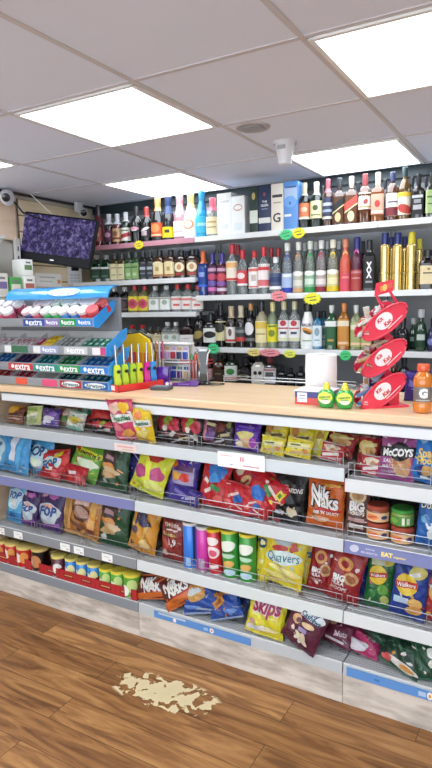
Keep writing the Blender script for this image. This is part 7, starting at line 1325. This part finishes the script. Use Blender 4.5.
# tea bag box
t = empty('tea_box', (-.807, 2.2, 1.161)); t.rotation_euler = (0, 0, .05); tag(t, 'red and blue carton with white top behind the lemon bottles', 'box')
m = M(); m.box(-.085, .06, -.05, .06, 0, .028, paint('#d24a44', .4, 0, .1), None, .001); m.box(-.085, .06, -.05, .06, .028, .052, paint('#3a3f86', .4, 0, .1), None, .001); m.build('box_body', t)
m = M(); m.box(-.088, .063, -.053, .063, .052, .057, paint('#eeecf2', .4), None, .001); m.build('lid', t)
m = M(); m.box(-.075, -.035, -.0515, -.05, .01, .048, paint('#e4e6f4', .5)); prints(m, [('r', 0, .2, .6, .1, '#8a90c0'), ('r', 0, -.1, .6, .1, '#a0a6d0')], lambda u, v, o: Vector((-.055+u*.04, -.0515-o*.5, .029+v*.038)), 1, lambda c: paint(c, .5), .0006, .0004); m.build('label', t)
for x, y, lab, rz in [(-.752, 2.125, 'green lemon shaped squeeze bottle with yellow cap, beside the red and blue carton', .1), (-.682, 2.13, 'green lemon shaped squeeze bottle with yellow cap, beside the red rack', .25)]:
    r = empty('juice_bottle', (x, y, 1.161)); r.rotation_euler = (0, 0, rz)
    m = M(); g_ = gloss('#2fa046'); pr = [(.02, 0), (.027, .004), (.033, .022), (.034, .04), (.03, .058), (.02, .068), (.012, .072)]
    m.lathe(pr, g_, 28, mx=Matrix.Diagonal((1, .8, 1, 1)))
    def SJ(u, v, o):
        z = .038+v*.05; R = .034-abs(z-.036)**1.9*9+.0008+o
        return Vector((R*sin(u*2.6), -.8*R*cos(u*2.6)-.0005, z))
    m.build('body', r)
    m = M(); prints(m, [('e', -.02, .08, .36, .42, '#e4e85a', 10), ('e', .02, -.22, .22, .2, '#eef2e6'), ('t', 'LEMON', -.02, .12, .5, '#2c7a34', 8, .03), ('r', 0, -.05, .3, .08, '#7ab83c')], SJ, .85, lambda c: paint(c, .4), .0008, .0005); m.build('label', r)
    m = M(); m.lathe([(.011, .068), (.0135, .07), (.0135, .082), (.009, .086), (.008, .094), (.005, .097)], gloss('#ece23a'), 18); m.build('cap', r)
    tag(r, lab, 'juice', 'lemon juice bottles on the counter')
# orange drink
t = empty('sports_drink', (-.409, 2.165, 1.161)); t.rotation_euler = (0, 0, .25); tag(t, 'orange sports drink bottle with orange cap and grey label', 'drink')
m = M(); m.lathe([(.026, 0), (.031, .004), (.033, .02), (.033, .03), (.031, .04), (.031, .09), (.033, .1), (.034, .115), (.028, .135), (.018, .146), (.016, .152)], glass('#e8862a', .8), 32); m.build('bottle', t)
m = M(); m.lathe([(.0315, .032), (.032, .034), (.032, .094), (.0315, .096)], paint('#77706f', .35, .2), 32, cap=False)
SG = lambda u, v, o: Vector(((.0322+o)*sin(u*2.8), -(.0322+o)*cos(u*2.8), .064+v*.06))
prints(m, [('t', 'G', 0, .14, .34, '#f4f2f0', 0, .07), ('r', 0, -.28, .6, .07, '#b8b2b0'), ('r', 0, -.42, .9, .08, '#d8843a')], SG, .64, lambda c: paint(c, .4), .0005, .0004); m.build('label', t)
m = M(); m.lathe([(.0195, .148), (.021, .15), (.021, .172), (.019, .175)], gloss('#e5643a'), 28)
for k in range(20):
    a_ = 2*pi*k/20; m.box(-.001, .001, -.0218, -.0208, .151, .17, gloss('#d5542e'), Matrix.Rotation(a_, 4, 'Z'))
m.build('cap', t)
# red chocolate bar rack: three oval sided baskets on a curved column
RC = Vector((-.588, 2.235, 1.161)); ANG = radians(38)
t = empty('chocolate_rack', RC); t.rotation_euler = (0, 0, ANG); tag(t, 'tall red wire and plastic chocolate rack with three oval baskets', 'display')
red = paint('#e23850', .28, 0, .4, .05, 5); redd = paint('#d8304a', .35, 0, .2, .05, 5)
m = M(); m.box(-.02, .1, -.06, .06, 0, .008, red, None, .003); m.box(.035, .075, -.03, .03, 0, .06, red, None, .004); m.build('base', t)
m = M()
pts_ = [(.06, .045), (.062, .09), (.03, .13), (.015, .15), (.045, .185), (.066, .215), (.04, .255), (.018, .28), (.045, .31), (.06, .34), (.04, .375), (.02, .395)]
L_ = []; R_ = []
for i, (x, z) in enumerate(pts_): L_.append((x-.017, z)); R_.append((x+.017, z))
for i in range(len(pts_)-1):
    m.prism([L_[i], R_[i], R_[i+1], L_[i+1]], 'y', -.012, .03, redd)
m.build('column', t)
TL = radians(-36)
def ell(a, b, n=28, c=(0, 0)): return [(c[0]+a*cos(2*pi*k/n)*cos(-TL)-b*sin(2*pi*k/n)*sin(-TL), c[1]+a*cos(2*pi*k/n)*sin(-TL)+b*sin(2*pi*k/n)*cos(-TL)) for k in range(n)]
BK = [(.0, .062), (.0, .188), (.0, .322)]
for bi, (cx, cz) in enumerate(BK):
    a_, b_2 = .1, .04
    # trough: lower half of the ellipse swept between front and rear plates
    m = M(); n = 28; E1 = ell(a_*.94, b_2*.9, n, (cx, cz)); vs = []; fs = []
    half = [E1[(14+k) % n] for k in range(15)]
    for (x, z) in half: vs.append((x, -.05, z)); vs.append((x, .055, z))
    for k in range(14): fs.append((2*k, 2*k+1, 2*k+3, 2*k+2))
    m.add(vs, fs, redd, True)
    bk = m.build('basket', t)
    for y, nm_ in ((-.056, 'front_panel'), (.052, 'rear_panel')):
        m = M(); q_ = 1 if y < 0 else .86; m.prism(ell(a_*q_, b_2*q_, n, (cx, cz)), 'y', y, y+.006, red)
        ring = ell(a_*q_, b_2*q_, n, (cx, cz))
        m.tube([(x, y, z) for x, z in ring+[ring[0]]], .0045, redd, 6)
        if nm_ == 'front_panel':
            def SK(u, v, o, cx=cx, cz=cz): return Vector((cx+(u*cos(-TL)*.24-v*.24*sin(-TL)), -.056-.0006-o, cz+(u*sin(-TL)*.24+v*.24*cos(-TL))))
            prints(m, [('e', -.01, .02, .155, .115, '#f3e9ea', 6), ('t', 'Kit', -.055, .07, .105, '#d02339', 6, .03, 1.0), ('t', 'Kat', .02, -.03, .135, '#d02339', 6, .03, 1.0), ('r', .12, -.1, .3, .016, '#f0d0d4', 6)], SK, 1, lambda c: paint(c, .35), .0008, .0006)
        m.build(nm_, bk)
# header card on two struts
m = M(); m.prism([(-.03, .415), (.04, .432), (.045, .475), (-.025, .462)], 'y', -.03, -.025, red)
prints(m, [('r', -.1, 0, .3, .5, '#e08a4a', 12), ('r', .25, .05, .3, .45, '#d8624c', 12), ('e', .0, .0, .12, .3, '#f0c070')], lambda u, v, o: Vector((.0075+u*.07, -.0305-o, .446+v*.042+u*.017)), .6, lambda c: paint(c, .35), .0005, .0005)
m.build('header_card', t)
m = M(); m.tube([(-.02, -.02, .42), (.01, -.02, .36)], .005, red); m.tube([(.032, -.02, .432), (.075, -.02, .37)], .005, red); m.build('header_strut', t)
# bars in the baskets
rn = random.Random(11)
kinds = [['#d8d3cc', '#c8b8a8', '#e8e4e0', '#b89a60', '#c43040', '#dcdcd8'], ['#c8a070', '#b88a58', '#d8c0a0', '#b8643c', '#d03c48', '#e0d0b8'], ['#5a78a8', '#d8dce4', '#8aa0c8', '#e8ecf0', '#3c4c70', '#c8ccd8']]
wh = ['bottom', 'middle', 'top']
mz = Matrix.Rotation(ANG, 4, 'Z')
for bi, (cx, cz) in enumerate(BK):
    for k in range(9):
        m = M(); c_ = kinds[2-bi if bi != 1 else 1][k % 6]; m.box(-.03, .03, -.011, .011, -.006, .006, foil(c_), None, .003)
        m.box(-.036, -.03, -.011, .011, -.001, .001, foil('#d8d8d8')); m.box(.03, .036, -.011, .011, -.001, .001, foil('#d8d8d8')); m.box(-.016, .016, -.0075, .0075, .006, .0066, foil(kinds[(bi+1) % 3][k % 6]))
        px = -.06+(k % 3)*.036; pz = cz+(px-cx)*.72+.012+(k//3)*.015; py = -.035+.034*((k*2) % 3)
        o = m.build('chocolate_bar'); loc = RC+(mz @ Vector((px-.008, py, pz)))
        o.location = loc; o.rotation_euler = (rn.uniform(-.3, .3), radians(-36)+rn.uniform(-.35, .35), ANG+radians(90)*(k % 2)+rn.uniform(-.4, .4))
        tag(o, 'small wrapped bar heaped in the %s basket of the red rack' % wh[bi], 'chocolate bar', 'wrapped bars in the %s basket' % wh[bi])
# clear plastic bag of lollies behind the rack and a dark bag beside the drink
o = make_bag('purplelow', .1, .12, .05, 'sweet_bag'); o.location = (-.475, 2.4, 1.222); o.rotation_euler = (radians(-6), 0, .2); tag(o, 'dark blue patterned bag standing behind the red rack and the orange drink', 'sweets')
